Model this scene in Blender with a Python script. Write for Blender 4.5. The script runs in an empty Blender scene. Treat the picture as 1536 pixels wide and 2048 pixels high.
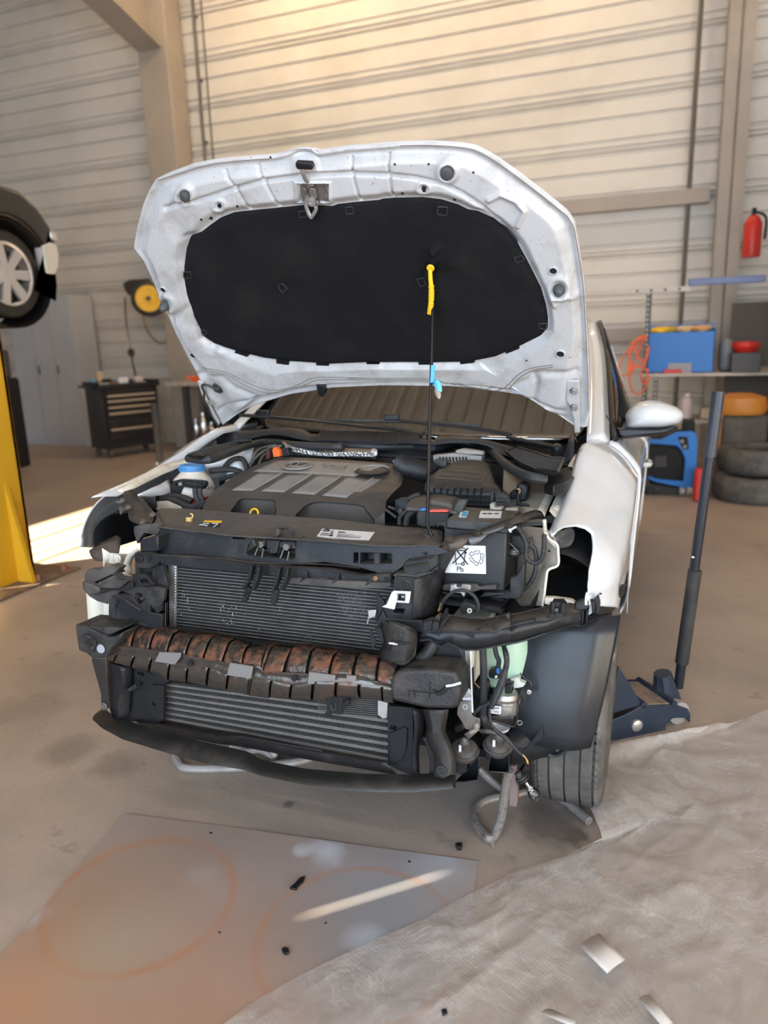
import bpy, bmesh, math, random
import numpy as np
from mathutils import Vector, Matrix, noise
from math import pi, sin, cos, radians
random.seed(7)
SC = bpy.context.scene
COL = SC.collection

# ------------------------------------------------------------------ camera frame (image taken as 1536 x 2048)
FPX = 1468.547
CW = np.array((0.927545, -2.054879, 1.309212))
RW = np.array(((0.936454, 0.349314, -0.032137), (0.050017, -0.223639, -0.973388), (-0.347206, 0.909926, -0.226899)))
# the car stands a little tilted on its stands: car frame (x to its left, y to its rear, z up) -> world
UPC = np.array((-0.02531, -0.055289, 0.99815)); UPC /= np.linalg.norm(UPC)
def _min_rot(u):
    z = np.array((0, 0, 1.)); v = np.cross(u, z); c = u @ z
    K = np.array(((0, -v[2], v[1]), (v[2], 0, -v[0]), (-v[1], v[0], 0)))
    return np.eye(3) + K + K @ K / (1 + c)
MC = _min_rot(UPC); TC = np.array((0, 0, 0.03079))
CARM = Matrix([list(MC[i]) + [TC[i]] for i in range(3)] + [[0, 0, 0, 1]])
CC = MC.T @ (CW - TC); RC = RW @ MC

cam_d = bpy.data.cameras.new('camera'); cam = bpy.data.objects.new('camera', cam_d); COL.objects.link(cam)
cam_d.sensor_fit = 'VERTICAL'; cam_d.sensor_height = 24; cam_d.lens = 24 * FPX / 2048
cam_d.clip_start = 0.05; cam_d.clip_end = 100
R = RW.T @ np.diag((1, -1, -1))
cam.matrix_world = Matrix([list(R[i]) + [CW[i]] for i in range(3)] + [[0, 0, 0, 1]])
cam_d.dof.use_dof = True; cam_d.dof.focus_distance = 2.05; cam_d.dof.aperture_fstop = 1.4
SC.camera = cam

# ------------------------------------------------------------------ view, world, lights
vs = SC.view_settings
vs.view_transform = 'Standard'; vs.look = 'None'; vs.gamma = 1; vs.use_curve_mapping = False; vs.exposure = 0.08
wd = bpy.data.worlds.new('world'); SC.world = wd; wd.use_nodes = True
bg = wd.node_tree.nodes['Background']; bg.inputs[0].default_value = (0.62, 0.78, 1.0, 1); bg.inputs[1].default_value = 1.3
def light(name, kind, loc, energy, color, target=None, **kw):
    d = bpy.data.lights.new(name, kind); d.energy = energy; d.color = color
    for k, v in kw.items(): setattr(d, k, v)
    o = bpy.data.objects.new(name, d); COL.objects.link(o); o.location = loc
    if target is not None: o.rotation_euler = (Vector(target) - Vector(loc)).to_track_quat('-Z', 'Y').to_euler()
    return o
SUN_DIR = Vector((0.75, 0.66, -0.404)).normalized()      # direction the sunlight travels
s = light('sun', 'SUN', (-10, -3, 8), 75.0, (1.0, 0.86, 0.62), angle=0.003)
s.rotation_euler = SUN_DIR.to_track_quat('-Z', 'Y').to_euler()
light('door_daylight', 'AREA', (0.6, -6.4, 2.4), 520, (0.66, 0.82, 1.0), target=(0.3, 0, 0.8), shape='RECTANGLE', size=6.0, size_y=4.2)
light('side_daylight', 'AREA', (5.4, -3.4, 2.2), 135, (0.52, 0.74, 1.0), target=(0.8, 0.3, 0.8), shape='RECTANGLE', size=3.4, size_y=2.6)
for lx, le in ((-5.2, 14), (-3.1, 58), (-.6, 42), (2.2, 16)):
    light('hall_lamp', 'AREA', (lx, 5.1, 6.0), le, (1.0, 0.70, 0.37), target=(lx, 6.5, 2.2), shape='RECTANGLE', size=1.2, size_y=.22)
for lx in (-3.2, 1.4):
    light('hall_lamp', 'AREA', (lx, -3.6, 6.05), 36, (1.0, 0.80, 0.56), target=(lx, .6, 0), shape='RECTANGLE', size=1.2, size_y=.22)

# ------------------------------------------------------------------ pixel rays onto real planes
ZM = {'A': (380, 880, 440/1536), 'B': (760, 860, 420/1536), 'C': (140, 960, 280/1536), 'D': (720, 1050, 300/1536),
      'E': (860, 1270, 240/1446), 'F': (980, 1140, 300/1536), 'G': (420, 740, 380/1536), 'H': (260, 1000, 400/1536),
      'I': (1200, 540, 336/1536), 'J': (1260, 820, 276/1536), 'K': (1180, 1300, 260/1536), 'L': (140, 700, 320/1536),
      'M': (0, 1000, 200/1365), 'N': (580, 290, 140/1536), '1': (240, 260, 520/1536), '2': (700, 260, 520/1536),
      '3': (160, 800, 520/1536), '4': (640, 780, 560/1536), '5': (120, 1080, 440/1536), '6': (480, 1080, 480/1536),
      '7': (840, 1040, 440/1536), '8': (1080, 560, 456/1373), 'Y': (0, 340, 460/1519), 'p': (0, 0, 1.0),
      'V': (840, 1400, 480/1536), 'X': (0, 1560, 800/1536), 'W': (740, 1500, 796/1536)}
def Q(k, s):
    x0, y0, sc = ZM[k]; o = []
    for t in s.split():
        a, b = t.split(','); o.append((x0 + float(a) * sc, y0 + float(b) * sc))
    return o
def _hit(C, Rm, u, v, n, p):
    d = Rm.T @ np.array(((u - 768) / FPX, (v - 1024) / FPX, 1))
    n = np.asarray(n, float); t = (n @ (np.asarray(p, float) - C)) / (n @ d)
    return Vector(C + t * d)
AX = {'x': (1, 0, 0), 'y': (0, 1, 0), 'z': (0, 0, 1)}
def _pl(kw):
    (k, v), = kw.items()
    if k in AX: return AX[k], np.array(AX[k]) * v
    return v                                            # plane=(normal, point)
def c(pt, **kw):                                        # car frame
    n, p = _pl(kw); return _hit(CC, RC, pt[0], pt[1], n, p)
def w(pt, **kw):                                        # world frame
    n, p = _pl(kw); return _hit(CW, RW, pt[0], pt[1], n, p)
def cs(pts, **kw): return [c(p, **kw) for p in pts]
def ws(pts, **kw): return [w(p, **kw) for p in pts]
def cy(pts, ys):                                        # each point on its own y plane
    if not hasattr(ys, '__len__'): ys = [ys] * len(pts)
    if len(ys) != len(pts):
        ys = [float(np.interp(i / (len(pts) - 1), np.linspace(0, 1, len(ys)), ys)) for i in range(len(pts))]
    return [c(p, y=q) for p, q in zip(pts, ys)]

# ------------------------------------------------------------------ materials
MATS = {}
def mat(name, col, rough=0.5, metal=0.0, col2=None, scale=6.0, lo=0.45, hi=0.7, bump=0.0, bscale=60.0, detail=5.0, coat=0.0, trans=0.0, emit=None, alpha=1.0, rough2=None, ior=1.45, spec=0.5):
    if name in MATS: return MATS[name]
    m = bpy.data.materials.new(name); m.use_nodes = True; nt = m.node_tree; N = nt.nodes; L = nt.links
    b = N['Principled BSDF']
    b.inputs['Base Color'].default_value = (*col, 1); b.inputs['Roughness'].default_value = rough; b.inputs['Metallic'].default_value = metal
    b.inputs['Coat Weight'].default_value = coat; b.inputs['Coat Roughness'].default_value = 0.06
    b.inputs['Transmission Weight'].default_value = trans; b.inputs['IOR'].default_value = ior; b.inputs['Alpha'].default_value = alpha
    b.inputs['Specular IOR Level'].default_value = spec
    if emit: b.inputs['Emission Color'].default_value = (*emit[0], 1); b.inputs['Emission Strength'].default_value = emit[1]
    tc = N.new('ShaderNodeTexCoord')
    if col2 is not None:
        t = N.new('ShaderNodeTexNoise'); t.inputs['Scale'].default_value = scale; t.inputs['Detail'].default_value = detail; t.inputs['Roughness'].default_value = 0.62
        L.new(tc.outputs['Object'], t.inputs['Vector'])
        r = N.new('ShaderNodeMapRange'); r.inputs[1].default_value = lo; r.inputs[2].default_value = hi; L.new(t.outputs['Fac'], r.inputs[0])
        mx = N.new('ShaderNodeMix'); mx.data_type = 'RGBA'; mx.inputs[6].default_value = (*col, 1); mx.inputs[7].default_value = (*col2, 1)
        L.new(r.outputs[0], mx.inputs[0]); L.new(mx.outputs[2], b.inputs['Base Color'])
        if rough2 is not None:
            rr = N.new('ShaderNodeMapRange'); rr.inputs[3].default_value = rough; rr.inputs[4].default_value = rough2; L.new(r.outputs[0], rr.inputs[0]); L.new(rr.outputs[0], b.inputs['Roughness'])
    if bump:
        t = N.new('ShaderNodeTexNoise'); t.inputs['Scale'].default_value = bscale; t.inputs['Detail'].default_value = 4; L.new(tc.outputs['Object'], t.inputs['Vector'])
        bp = N.new('ShaderNodeBump'); bp.inputs['Strength'].default_value = bump; bp.inputs['Distance'].default_value = 0.01
        L.new(t.outputs['Fac'], bp.inputs['Height']); L.new(bp.outputs[0], b.inputs['Normal'])
    MATS[name] = m; return m
PLASTIC = mat('black_plastic', (.014, .015, .018), .40, col2=(.072, .066, .060), scale=9, lo=.50, hi=.85, bump=.05, bscale=110, rough2=.7, spec=.34)
PLASTIC_C = mat('black_plastic_clean', (.013, .014, .016), .34, col2=(.030, .029, .028), scale=5, lo=.5, hi=.8, spec=.36)
PLASTIC_D = mat('dusty_plastic', (.026, .025, .025), .46, col2=(.118, .104, .092), scale=8, lo=.43, hi=.86, bump=.06, bscale=140, rough2=.85)
BLACK = mat('deep_black', (.006, .006, .007), .7)
RUBBER = mat('rubber', (.022, .022, .023), .62, col2=(.06, .055, .05), scale=14, lo=.5, hi=.8)
TYREM = mat('tyre_rubber', (.060, .056, .052), .75, col2=(.15, .132, .115), scale=10, lo=.4, hi=.75, bump=.2, bscale=150)
WHITE = mat('white_paint', (.61, .635, .67), .25, coat=.9, col2=(.57, .59, .625), scale=3, lo=.5, hi=.9)
WHITE_IN = mat('white_paint_dirty', (.45, .45, .46), .30, col2=(.19, .157, .13), scale=13, lo=.48, hi=.98, bump=.05, bscale=40, rough2=.6, coat=.15)
CREAM = mat('cream_body_paint', (.70, .65, .56), .45, col2=(.40, .32, .24), scale=9, lo=.48, hi=.8, rough2=.7)
PADM = mat('felt_pad', (.0065, .0065, .0078), .95, col2=(.017, .0145, .0135), scale=4.5, lo=.5, hi=.85, bump=.35, bscale=220, spec=.25)
STEEL = mat('dusty_steel', (.20, .18, .165), .45, metal=.6, col2=(.17, .13, .10), scale=12, lo=.42, hi=.75, bump=.1, rough2=.75)
STEEL_B = mat('black_steel', (.038, .035, .034), .30, metal=.35, col2=(.10, .08, .064), scale=11, lo=.45, hi=.75, bump=.1, bscale=60, rough2=.65)
ZINC = mat('zinc', (.48, .48, .48), .4, metal=.75, col2=(.35, .32, .28), scale=20, lo=.4, hi=.7)
ALU = mat('aluminium', (.58, .57, .55), .38, metal=.85, col2=(.40, .38, .36), scale=30, lo=.4, hi=.7)
CHROME = mat('chrome', (.75, .75, .76), .15, metal=1.0)
YELLOW = mat('yellow_plastic', (.85, .50, .02), .4)
ORANGE = mat('orange_plastic', (.85, .13, .02), .4)
BLUE = mat('blue_plastic', (.02, .16, .50), .4)
REDP = mat('red_plastic', (.55, .03, .02), .4)
LABEL = mat('label_white', (.75, .76, .78), .5, col2=(.6, .58, .55), scale=14, lo=.5, hi=.9)
INK = mat('ink', (.012, .012, .02), .6)
COVER = mat('engine_cover_black', (.050, .044, .040), .5, col2=(.075, .065, .055), scale=7, lo=.4, hi=.75, bump=.04, bscale=300)
COVERP = mat('engine_cover_grey', (.215, .200, .187), .5, col2=(.165, .15, .135), scale=7, lo=.4, hi=.75)
TAPE = mat('black_tape', (.022, .022, .024), .5, bump=.4, bscale=120)

def settle_dust(m, col, amt=.8, lo=.55, hi=.95):         # dirt that has settled on faces that point up
    nt = m.node_tree; N = nt.nodes; L = nt.links; b = N['Principled BSDF']
    g = N.new('ShaderNodeNewGeometry'); sx = N.new('ShaderNodeSeparateXYZ'); L.new(g.outputs['True Normal'], sx.inputs[0])
    tc = [n for n in N if n.type == 'TEX_COORD'][0]; t = N.new('ShaderNodeTexNoise'); t.inputs['Scale'].default_value = 26; t.inputs['Detail'].default_value = 8; t.inputs['Roughness'].default_value = .7; L.new(tc.outputs['Object'], t.inputs['Vector'])
    mr = N.new('ShaderNodeMapRange'); mr.inputs[1].default_value = lo; mr.inputs[2].default_value = hi; mr.inputs[4].default_value = amt; L.new(sx.outputs[2], mr.inputs[0])
    m2 = N.new('ShaderNodeMapRange'); m2.inputs[1].default_value = .28; m2.inputs[2].default_value = .72; m2.inputs[3].default_value = .15; L.new(t.outputs['Fac'], m2.inputs[0])
    ml = N.new('ShaderNodeMath'); ml.operation = 'MULTIPLY'; L.new(mr.outputs[0], ml.inputs[0]); L.new(m2.outputs[0], ml.inputs[1])
    mx = N.new('ShaderNodeMix'); mx.data_type = 'RGBA'; mx.inputs[7].default_value = (*col, 1); src = b.inputs['Base Color'].links[0].from_socket; L.new(src, mx.inputs[6]); L.new(ml.outputs[0], mx.inputs[0]); L.new(mx.outputs[2], b.inputs['Base Color'])
settle_dust(PLASTIC, (.098, .087, .078)); settle_dust(PLASTIC_D, (.135, .118, .104)); settle_dust(PLASTIC_C, (.05, .046, .043), .5); settle_dust(STEEL_B, (.10, .085, .072)); settle_dust(RUBBER, (.05, .046, .043), .6)

def specks(m, col, scale, lo, hi, amt):                  # small dirt specks
    nt = m.node_tree; N = nt.nodes; L = nt.links; b = N['Principled BSDF']; tc = [n for n in N if n.type == 'TEX_COORD'][0]
    t = N.new('ShaderNodeTexNoise'); t.inputs['Scale'].default_value = scale; t.inputs['Detail'].default_value = 3; L.new(tc.outputs['Object'], t.inputs['Vector'])
    r = N.new('ShaderNodeMapRange'); r.inputs[1].default_value = lo; r.inputs[2].default_value = hi; r.inputs[4].default_value = amt; L.new(t.outputs['Fac'], r.inputs[0])
    mx = N.new('ShaderNodeMix'); mx.data_type = 'RGBA'; mx.inputs[7].default_value = (*col, 1); src = b.inputs['Base Color'].links[0].from_socket; L.new(src, mx.inputs[6]); L.new(r.outputs[0], mx.inputs[0]); L.new(mx.outputs[2], b.inputs['Base Color'])
specks(WHITE_IN, (.13, .10, .08), 120, .66, .74, .8); specks(PLASTIC, (.10, .095, .09), 160, .66, .74, .5); specks(PLASTIC_D, (.20, .18, .16), 160, .66, .74, .5)

# ------------------------------------------------------------------ mesh helpers
def resample(pts, n, closed=False):
    P = np.array([tuple(p) for p in pts], float)
    if closed: P = np.vstack([P, P[:1]])
    d = np.r_[0, np.cumsum(np.linalg.norm(np.diff(P, axis=0), axis=1))]
    t = np.linspace(0, d[-1], n + 1)[:-1] if closed else np.linspace(0, d[-1], n)
    return [Vector([np.interp(q, d, P[:, k]) for k in range(P.shape[1])]) for q in t]
def smooth_path(pts, sub=6, closed=False):
    pts = [Vector(p) for p in pts]; n = len(pts); o = []
    if n < 3: return pts
    rng = range(n) if closed else range(n - 1)
    for i in rng:
        if closed: p0, p1, p2, p3 = pts[i-1], pts[i], pts[(i+1) % n], pts[(i+2) % n]
        else: p0, p1, p2, p3 = pts[max(i-1, 0)], pts[i], pts[i+1], pts[min(i+2, n-1)]
        for k in range(sub):
            t = k / sub
            o.append(0.5 * ((2*p1) + (p2-p0)*t + (2*p0-5*p1+4*p2-p3)*t*t + (3*p1-p0-3*p2+p3)*t*t*t))
    if not closed: o.append(pts[-1])
    return o
class MB:
    def __init__(s): s.bm = bmesh.new()
    def box(s, ce, sz, rot=None):
        g = bmesh.ops.create_cube(s.bm, size=1)
        M = Matrix.Translation(Vector(ce)) @ (rot.to_4x4() if rot else Matrix()) @ Matrix.Diagonal((*sz, 1))
        bmesh.ops.transform(s.bm, matrix=M, verts=g['verts']); return s
    def bx(s, a, b):
        return s.box([(p+q)/2 for p, q in zip(a, b)], [abs(q-p) for p, q in zip(a, b)])
    def prism(s, pts, vec, holes=()):
        vec = Vector(vec); bm = s.bm
        loops = [list(pts)] + [list(h) for h in holes]
        tops = [[bm.verts.new(p) for p in l] for l in loops]; bots = [[bm.verts.new(Vector(p) + vec) for p in l] for l in loops]
        for a, b in zip(tops, bots):
            for i in range(len(a)): bm.faces.new((a[i], a[(i+1) % len(a)], b[(i+1) % len(a)], b[i]))
        for side in (tops, bots):
            if not holes: bm.faces.new(side[0])
            else:
                es = []
                for l in side:
                    for i in range(len(l)):
                        e = bm.edges.get((l[i], l[(i+1) % len(l)])) or bm.edges.new((l[i], l[(i+1) % len(l)])); es.append(e)
                bmesh.ops.triangle_fill(bm, use_beauty=True, use_dissolve=False, edges=es)
        return s
    def grid(s, rows, closed=False):
        if len({len(r) for r in rows}) > 1:
            n = max(len(r) for r in rows) * 2; rows = [resample(r, n, closed) for r in rows]
        V = [[s.bm.verts.new(p) for p in r] for r in rows]
        for i in range(len(V) - 1):
            n = len(V[i])
            for j in range(n if closed else n - 1):
                k = (j + 1) % n
                try: s.bm.faces.new((V[i][j], V[i][k], V[i+1][k], V[i+1][j]))
                except ValueError: pass
        return V
    def loft(s, rings, cap=True):
        V = s.grid(rings, True)
        if cap:
            for r in (V[0], V[-1]):
                try: s.bm.faces.new(r)
                except ValueError: pass
        return s
    def tube(s, pts, r, n=8, closed=False, sub=0, flat=1.0, ref=None):
        pts = [Vector(p) for p in pts]
        if sub: pts = smooth_path(pts, sub, closed)
        m = len(pts); rr = r if hasattr(r, '__len__') else [r] * m
        if len(rr) != m: rr = [float(np.interp(i/(m-1), np.linspace(0, 1, len(rr)), rr)) for i in range(m)]
        rings = []; up = None
        for i in range(m):
            if closed: t = pts[(i+1) % m] - pts[i-1]
            else: t = pts[min(i+1, m-1)] - pts[max(i-1, 0)]
            if t.length < 1e-9: t = Vector((0, 0, 1))
            t.normalize()
            if up is None:
                up = Vector(ref) if ref else (Vector((0, 0, 1)) if abs(t.z) < .9 else Vector((0, 1, 0)))
            a = up - t * up.dot(t)
            if a.length < 1e-6: a = t.orthogonal()
            a.normalize(); up = a; b = t.cross(a)
            rings.append([pts[i] + (a * cos(2*pi*k/n) * flat + b * sin(2*pi*k/n)) * rr[i] for k in range(n)])
        if closed: rings.append(rings[0]); 
        if closed:
            V = [[s.bm.verts.new(p) for p in r] for r in rings[:-1]]; V.append(V[0])
            for i in range(len(V)-1):
                for j in range(n): s.bm.faces.new((V[i][j], V[i][(j+1) % n], V[i+1][(j+1) % n], V[i+1][j]))
        else: s.loft(rings)
        return s
    def lathe(s, o, ax, prof, n=24, a0=0, a1=2*pi, cap=False):
        o = Vector(o); ax = Vector(ax).normalized(); u = ax.orthogonal().normalized(); v = ax.cross(u); full = abs(a1 - a0 - 2*pi) < 1e-6
        rings = [[o + ax*h + (u*cos(a0+(a1-a0)*k/n) + v*sin(a0+(a1-a0)*k/n))*r for k in range(n if full else n+1)] for r, h in prof]
        V = s.grid(rings, full)
        if full:
            for r, (rad, h) in ((V[0], prof[0]), (V[-1], prof[-1])):
                if rad > 1e-5 and cap:
                    try: s.bm.faces.new(r)
                    except ValueError: pass
        bmesh.ops.remove_doubles(s.bm, verts=[x for r in V for x in r], dist=1e-6)
        return s
    def cyl(s, a, b, r, n=16, r2=None):
        a = Vector(a); b = Vector(b); return s.lathe(a, b-a, [(0, 0), (r, 0), (r2 if r2 is not None else r, (b-a).length), (0, (b-a).length)], n)
    def ball(s, ce, r, n=16, sc=(1, 1, 1), rot=None):
        g = bmesh.ops.create_uvsphere(s.bm, u_segments=n, v_segments=max(6, n*2//3), radius=r)
        bmesh.ops.transform(s.bm, matrix=Matrix.Translation(Vector(ce)) @ (rot.to_4x4() if rot else Matrix()) @ Matrix.Diagonal((*sc, 1)), verts=g['verts']); return s
    def build(s, name, m, parent=None, smooth=35, bevel=0, seg=2, solid=0, off=0, subd=0, weld=False):
        bm = s.bm
        if weld: bmesh.ops.remove_doubles(bm, verts=bm.verts, dist=1e-5)
        bmesh.ops.recalc_face_normals(bm, faces=bm.faces)
        me = bpy.data.meshes.new(name); bm.to_mesh(me); bm.free()
        ms = m if isinstance(m, (list, tuple)) else [m]
        for q in ms: me.materials.append(q)
        if smooth:
            me.shade_smooth(); me.set_sharp_from_angle(angle=radians(smooth))
        o = bpy.data.objects.new(name, me); COL.objects.link(o)
        if parent is not None: o.parent = parent
        if solid:
            d = o.modifiers.new('solid', 'SOLIDIFY'); d.thickness = solid; d.offset = off
        if subd:
            d = o.modifiers.new('sub', 'SUBSURF'); d.levels = subd; d.render_levels = subd
        if bevel:
            d = o.modifiers.new('bevel', 'BEVEL'); d.width = bevel; d.segments = seg; d.limit_method = 'ANGLE'; d.angle_limit = radians(38)
        return o
def sheet(name, m, rows, parent, n=None, solid=.003, off=0, subd=0, bevel=0, sm=0):
    n = n or max(len(r) for r in rows)
    rows = [resample(smooth_path(r, sm) if sm else r, n) for r in rows]
    b = MB(); b.grid(rows); return b.build(name, m, parent, solid=solid, off=off, subd=subd, bevel=bevel)
def plate(name, m, pts, vec, parent, holes=(), bevel=.0015):
    return MB().prism(pts, vec, holes).build(name, m, parent, bevel=bevel)
def pipe(name, m, pts, r, parent, sub=6, n=10, closed=False, flat=1.0):
    return MB().tube(pts, r, n, closed, sub, flat).build(name, m, parent)
def empty(name, loc=(0, 0, 0), rz=0):
    o = bpy.data.objects.new(name, None); COL.objects.link(o); o.location = loc; o.rotation_euler = (0, 0, rz); o.empty_display_size = .1; return o
def tag(o, label, cat, group=None):
    o['label'] = label; o['category'] = cat
    if group: o['group'] = group
    return o
def struct(o): o['kind'] = 'structure'; return o
def stuff(o): o['kind'] = 'stuff'; return o
def text_mesh(name, body, m, M, size, parent, depth=.0004, align='CENTER'):
    cu = bpy.data.curves.new(name, 'FONT'); cu.body = body; cu.size = size; cu.extrude = depth; cu.align_x = align; cu.align_y = 'CENTER'
    t = bpy.data.objects.new(name + '_t', cu); COL.objects.link(t)
    dg = bpy.context.evaluated_depsgraph_get(); me = bpy.data.meshes.new_from_object(t.evaluated_get(dg))
    bpy.data.objects.remove(t); me.name = name; me.transform(M); me.materials.clear(); me.materials.append(m)
    o = bpy.data.objects.new(name, me); COL.objects.link(o)
    if parent is not None: o.parent = parent
    return o
def basis(o, x, y):                                     # matrix with origin o, x and y directions
    x = Vector(x).normalized(); z = x.cross(Vector(y)).normalized(); y2 = z.cross(x)
    return Matrix(((x.x, y2.x, z.x, o[0]), (x.y, y2.y, z.y, o[1]), (x.z, y2.z, z.z, o[2]), (0, 0, 0, 1)))
def ring_pts(o, x, y, rx, ry=None, n=20, a0=0, a1=2*pi):
    ry = ry or rx; o = Vector(o); x = Vector(x).normalized(); y = Vector(y).normalized()
    full = abs(a1-a0-2*pi) < 1e-6
    return [o + x*rx*cos(a0+(a1-a0)*k/(n if full else n-1)) + y*ry*sin(a0+(a1-a0)*k/(n if full else n-1)) for k in range(n)]

# ================================================================== the hall
WY = 6.6                                                # inner face of the back wall
def wall_profile(z0, z1):
    zs = [(z0, 0)]; per = .52; z = math.floor(z0/per)*per
    while z < z1:
        for a, d in ((.0, 0), (.010, .030), (.030, .030), (.042, 0), (.058, .026), (.078, .026), (.09, 0), (.125, 0), (.133, .020), (.147, .020), (.157, 0), (.34, 0), (.348, .024), (.364, .024), (.374, 0)):
            if z0 < z + a < z1: zs.append((z + a, d))
        z += per
    zs.append((z1, 0)); return zs
WALLM = mat('painted_cladding', (.63, .595, .54), .5, col2=(.52, .48, .425), scale=1.2, lo=.45, hi=.8)
WALLG = mat('cladding_plain', (.50, .50, .50), .6, col2=(.42, .42, .42), scale=1.2, lo=.45, hi=.8)
CEILM = mat('ceiling_sheet', (.66, .58, .48), .5, col2=(.58, .50, .41), scale=2)
COLM = mat('column_paint', (.36, .31, .26), .5, col2=(.30, .26, .22), scale=3, lo=.4, hi=.8)
b = MB(); pr = wall_profile(-.02, 6.3)
b.grid([[(x, WY + d, z) for x in (-11.0, -5, 0, 6.0)] for z, d in pr]); struct(b.build('wall_back', WALLM, smooth=20))
FLOORM = mat('concrete_floor', (.36, .283, .23), .58, col2=(.245, .198, .165), scale=1.7, lo=.40, hi=.72, bump=.10, bscale=45, detail=9, rough2=.42)
nt = FLOORM.node_tree
# fine dirt and dark oil blots with shapes of their own
N = nt.nodes; L = nt.links; B = N['Principled BSDF']; mx0 = [n for n in N if n.type == 'MIX'][0]
tcn = [n for n in N if n.type == 'TEX_COORD'][0]
v2 = N.new('ShaderNodeTexNoise'); v2.inputs['Scale'].default_value = 9; v2.inputs['Detail'].default_value = 10; v2.inputs['Roughness'].default_value = .7; L.new(tcn.outputs['Object'], v2.inputs['Vector'])
r2 = N.new('ShaderNodeMapRange'); r2.inputs[1].default_value = .60; r2.inputs[2].default_value = .78; L.new(v2.outputs['Fac'], r2.inputs[0])
m2 = N.new('ShaderNodeMix'); m2.data_type = 'RGBA'; m2.inputs[7].default_value = (.085, .07, .06, 1); L.new(mx0.outputs[2], m2.inputs[6]); L.new(r2.outputs[0], m2.inputs[0])
prev = m2
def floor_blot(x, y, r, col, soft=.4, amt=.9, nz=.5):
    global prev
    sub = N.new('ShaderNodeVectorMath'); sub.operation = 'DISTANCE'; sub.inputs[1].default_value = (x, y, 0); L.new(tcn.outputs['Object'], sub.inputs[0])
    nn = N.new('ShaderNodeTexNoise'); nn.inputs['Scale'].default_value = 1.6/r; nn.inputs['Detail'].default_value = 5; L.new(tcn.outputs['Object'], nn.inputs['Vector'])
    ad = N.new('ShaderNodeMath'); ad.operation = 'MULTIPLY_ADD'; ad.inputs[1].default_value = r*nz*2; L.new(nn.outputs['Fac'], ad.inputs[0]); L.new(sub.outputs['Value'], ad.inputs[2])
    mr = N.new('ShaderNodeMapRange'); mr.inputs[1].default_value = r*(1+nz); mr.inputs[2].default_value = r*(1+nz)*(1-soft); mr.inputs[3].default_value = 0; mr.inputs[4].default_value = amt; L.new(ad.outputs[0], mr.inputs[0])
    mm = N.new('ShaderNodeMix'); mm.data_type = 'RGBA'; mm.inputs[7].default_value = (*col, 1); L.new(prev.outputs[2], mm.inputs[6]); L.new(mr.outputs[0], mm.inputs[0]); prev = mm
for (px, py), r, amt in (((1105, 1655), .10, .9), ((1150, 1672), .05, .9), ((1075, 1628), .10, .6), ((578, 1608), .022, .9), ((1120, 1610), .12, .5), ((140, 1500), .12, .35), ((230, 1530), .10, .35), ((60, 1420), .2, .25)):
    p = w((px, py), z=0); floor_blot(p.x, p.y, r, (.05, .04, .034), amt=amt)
for (px, py), r in (((700, 1620), .5), ((980, 1640), .35)):
    p = w((px, py), z=0); floor_blot(p.x, p.y, r, (.23, .195, .172), soft=.9, amt=.7)
L.new(prev.outputs[2], B.inputs['Base Color'])
b = MB(); b.bx((-11, -7.5, -.12), (6, WY+.1, 0)); struct(b.build('floor', FLOORM, smooth=0))
# ceiling sheet with ribs running from front to back
b = MB(); xs = []
x = -11.0
while x < 6:
    xs += [(x, 6.3), (x+.17, 6.3), (x+.20, 6.36), (x+.30, 6.36), (x+.33, 6.3)]; x += .34
b.grid([[(px, y, z) for px, z in xs] for y in (-7.5, WY+.1)]); struct(b.build('ceiling', CEILM, smooth=20))
# left wall with a barred opening that lets the sun in; right wall; front wall round the open roller door
def wall_with_hole(name, pl, a0, a1, h0, h1, z1=6.3, ax='x', th=.12):
    b = MB()
    def bb(u0, u1, z0, z2):
        if u1 - u0 < 1e-4 or z2 - z0 < 1e-4: return
        if ax == 'x': b.bx((pl-th, u0, z0), (pl, u1, z2))
        else: b.bx((u0, pl-th, z0), (u1, pl, z2))
    lo, hi = (-7.5, WY+.1) if ax == 'x' else (-11, 6)
    bb(lo, a0, 0, z1); bb(a1, hi, 0, z1); bb(a0, a1, 0, h0); bb(a0, a1, h1, z1)
    return struct(b.build(name, WALLG, smooth=0))
def back_to_left_wall(px, z=0):                          # where the sun ray that lands on a floor point crosses the left wall
    p = w(px, z=z); t = (-11.0 - p.x)/SUN_DIR.x; return p + SUN_DIR*t
def on_front_wall(px):
    p = w(px, z=0); t = (-7.5 - p.y)/SUN_DIR.y; return p + SUN_DIR*t
ha = back_to_left_wall((30, 1062)); hb = back_to_left_wall((100, 1190))
y0h = back_to_left_wall((98, 1178)).y; y1h = y0h + 4.6; z0h = min(ha.z, hb.z); z1h = max(ha.z, hb.z)
wall_with_hole('wall_left', -11.0, max(y0h, -7.3), y1h, z0h, z1h)
b = MB(); nb = 9
for i in range(nb):
    zz = z0h + (z1h-z0h)*(i+.5)/nb
    b.bx((-11.045, max(y0h, -7.3), zz-.003), (-11.033, y1h, zz+.003 + (.012 if i in (2, 5) else 0)))
struct(b.build('window_1', COLM, smooth=0))
b = MB(); b.bx((6, -7.5, 0), (6.12, WY+.1, 6.3)); struct(b.build('wall_right', WALLG, smooth=0))
# front wall behind the photographer: roller door opening and a slit added to throw a sun streak
s1 = on_front_wall((775, 1756))
b = MB(); xs = sorted([-11, s1.x-.0725, s1.x+.0725, -2.6, 3.8, 6.12])
for i in range(len(xs)-1):
    a, d = xs[i], xs[i+1]
    if i == 1: zr = [(0, s1.z-.105), (s1.z+.105, 6.3)]
    elif i == 3: zr = [(4.6, 6.3)]
    else: zr = [(0, 6.3)]
    for q0, q1 in zr: b.bx((a, -7.62, q0), (d, -7.5, q1))
struct(b.build('wall_front', WALLG, smooth=0))

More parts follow.
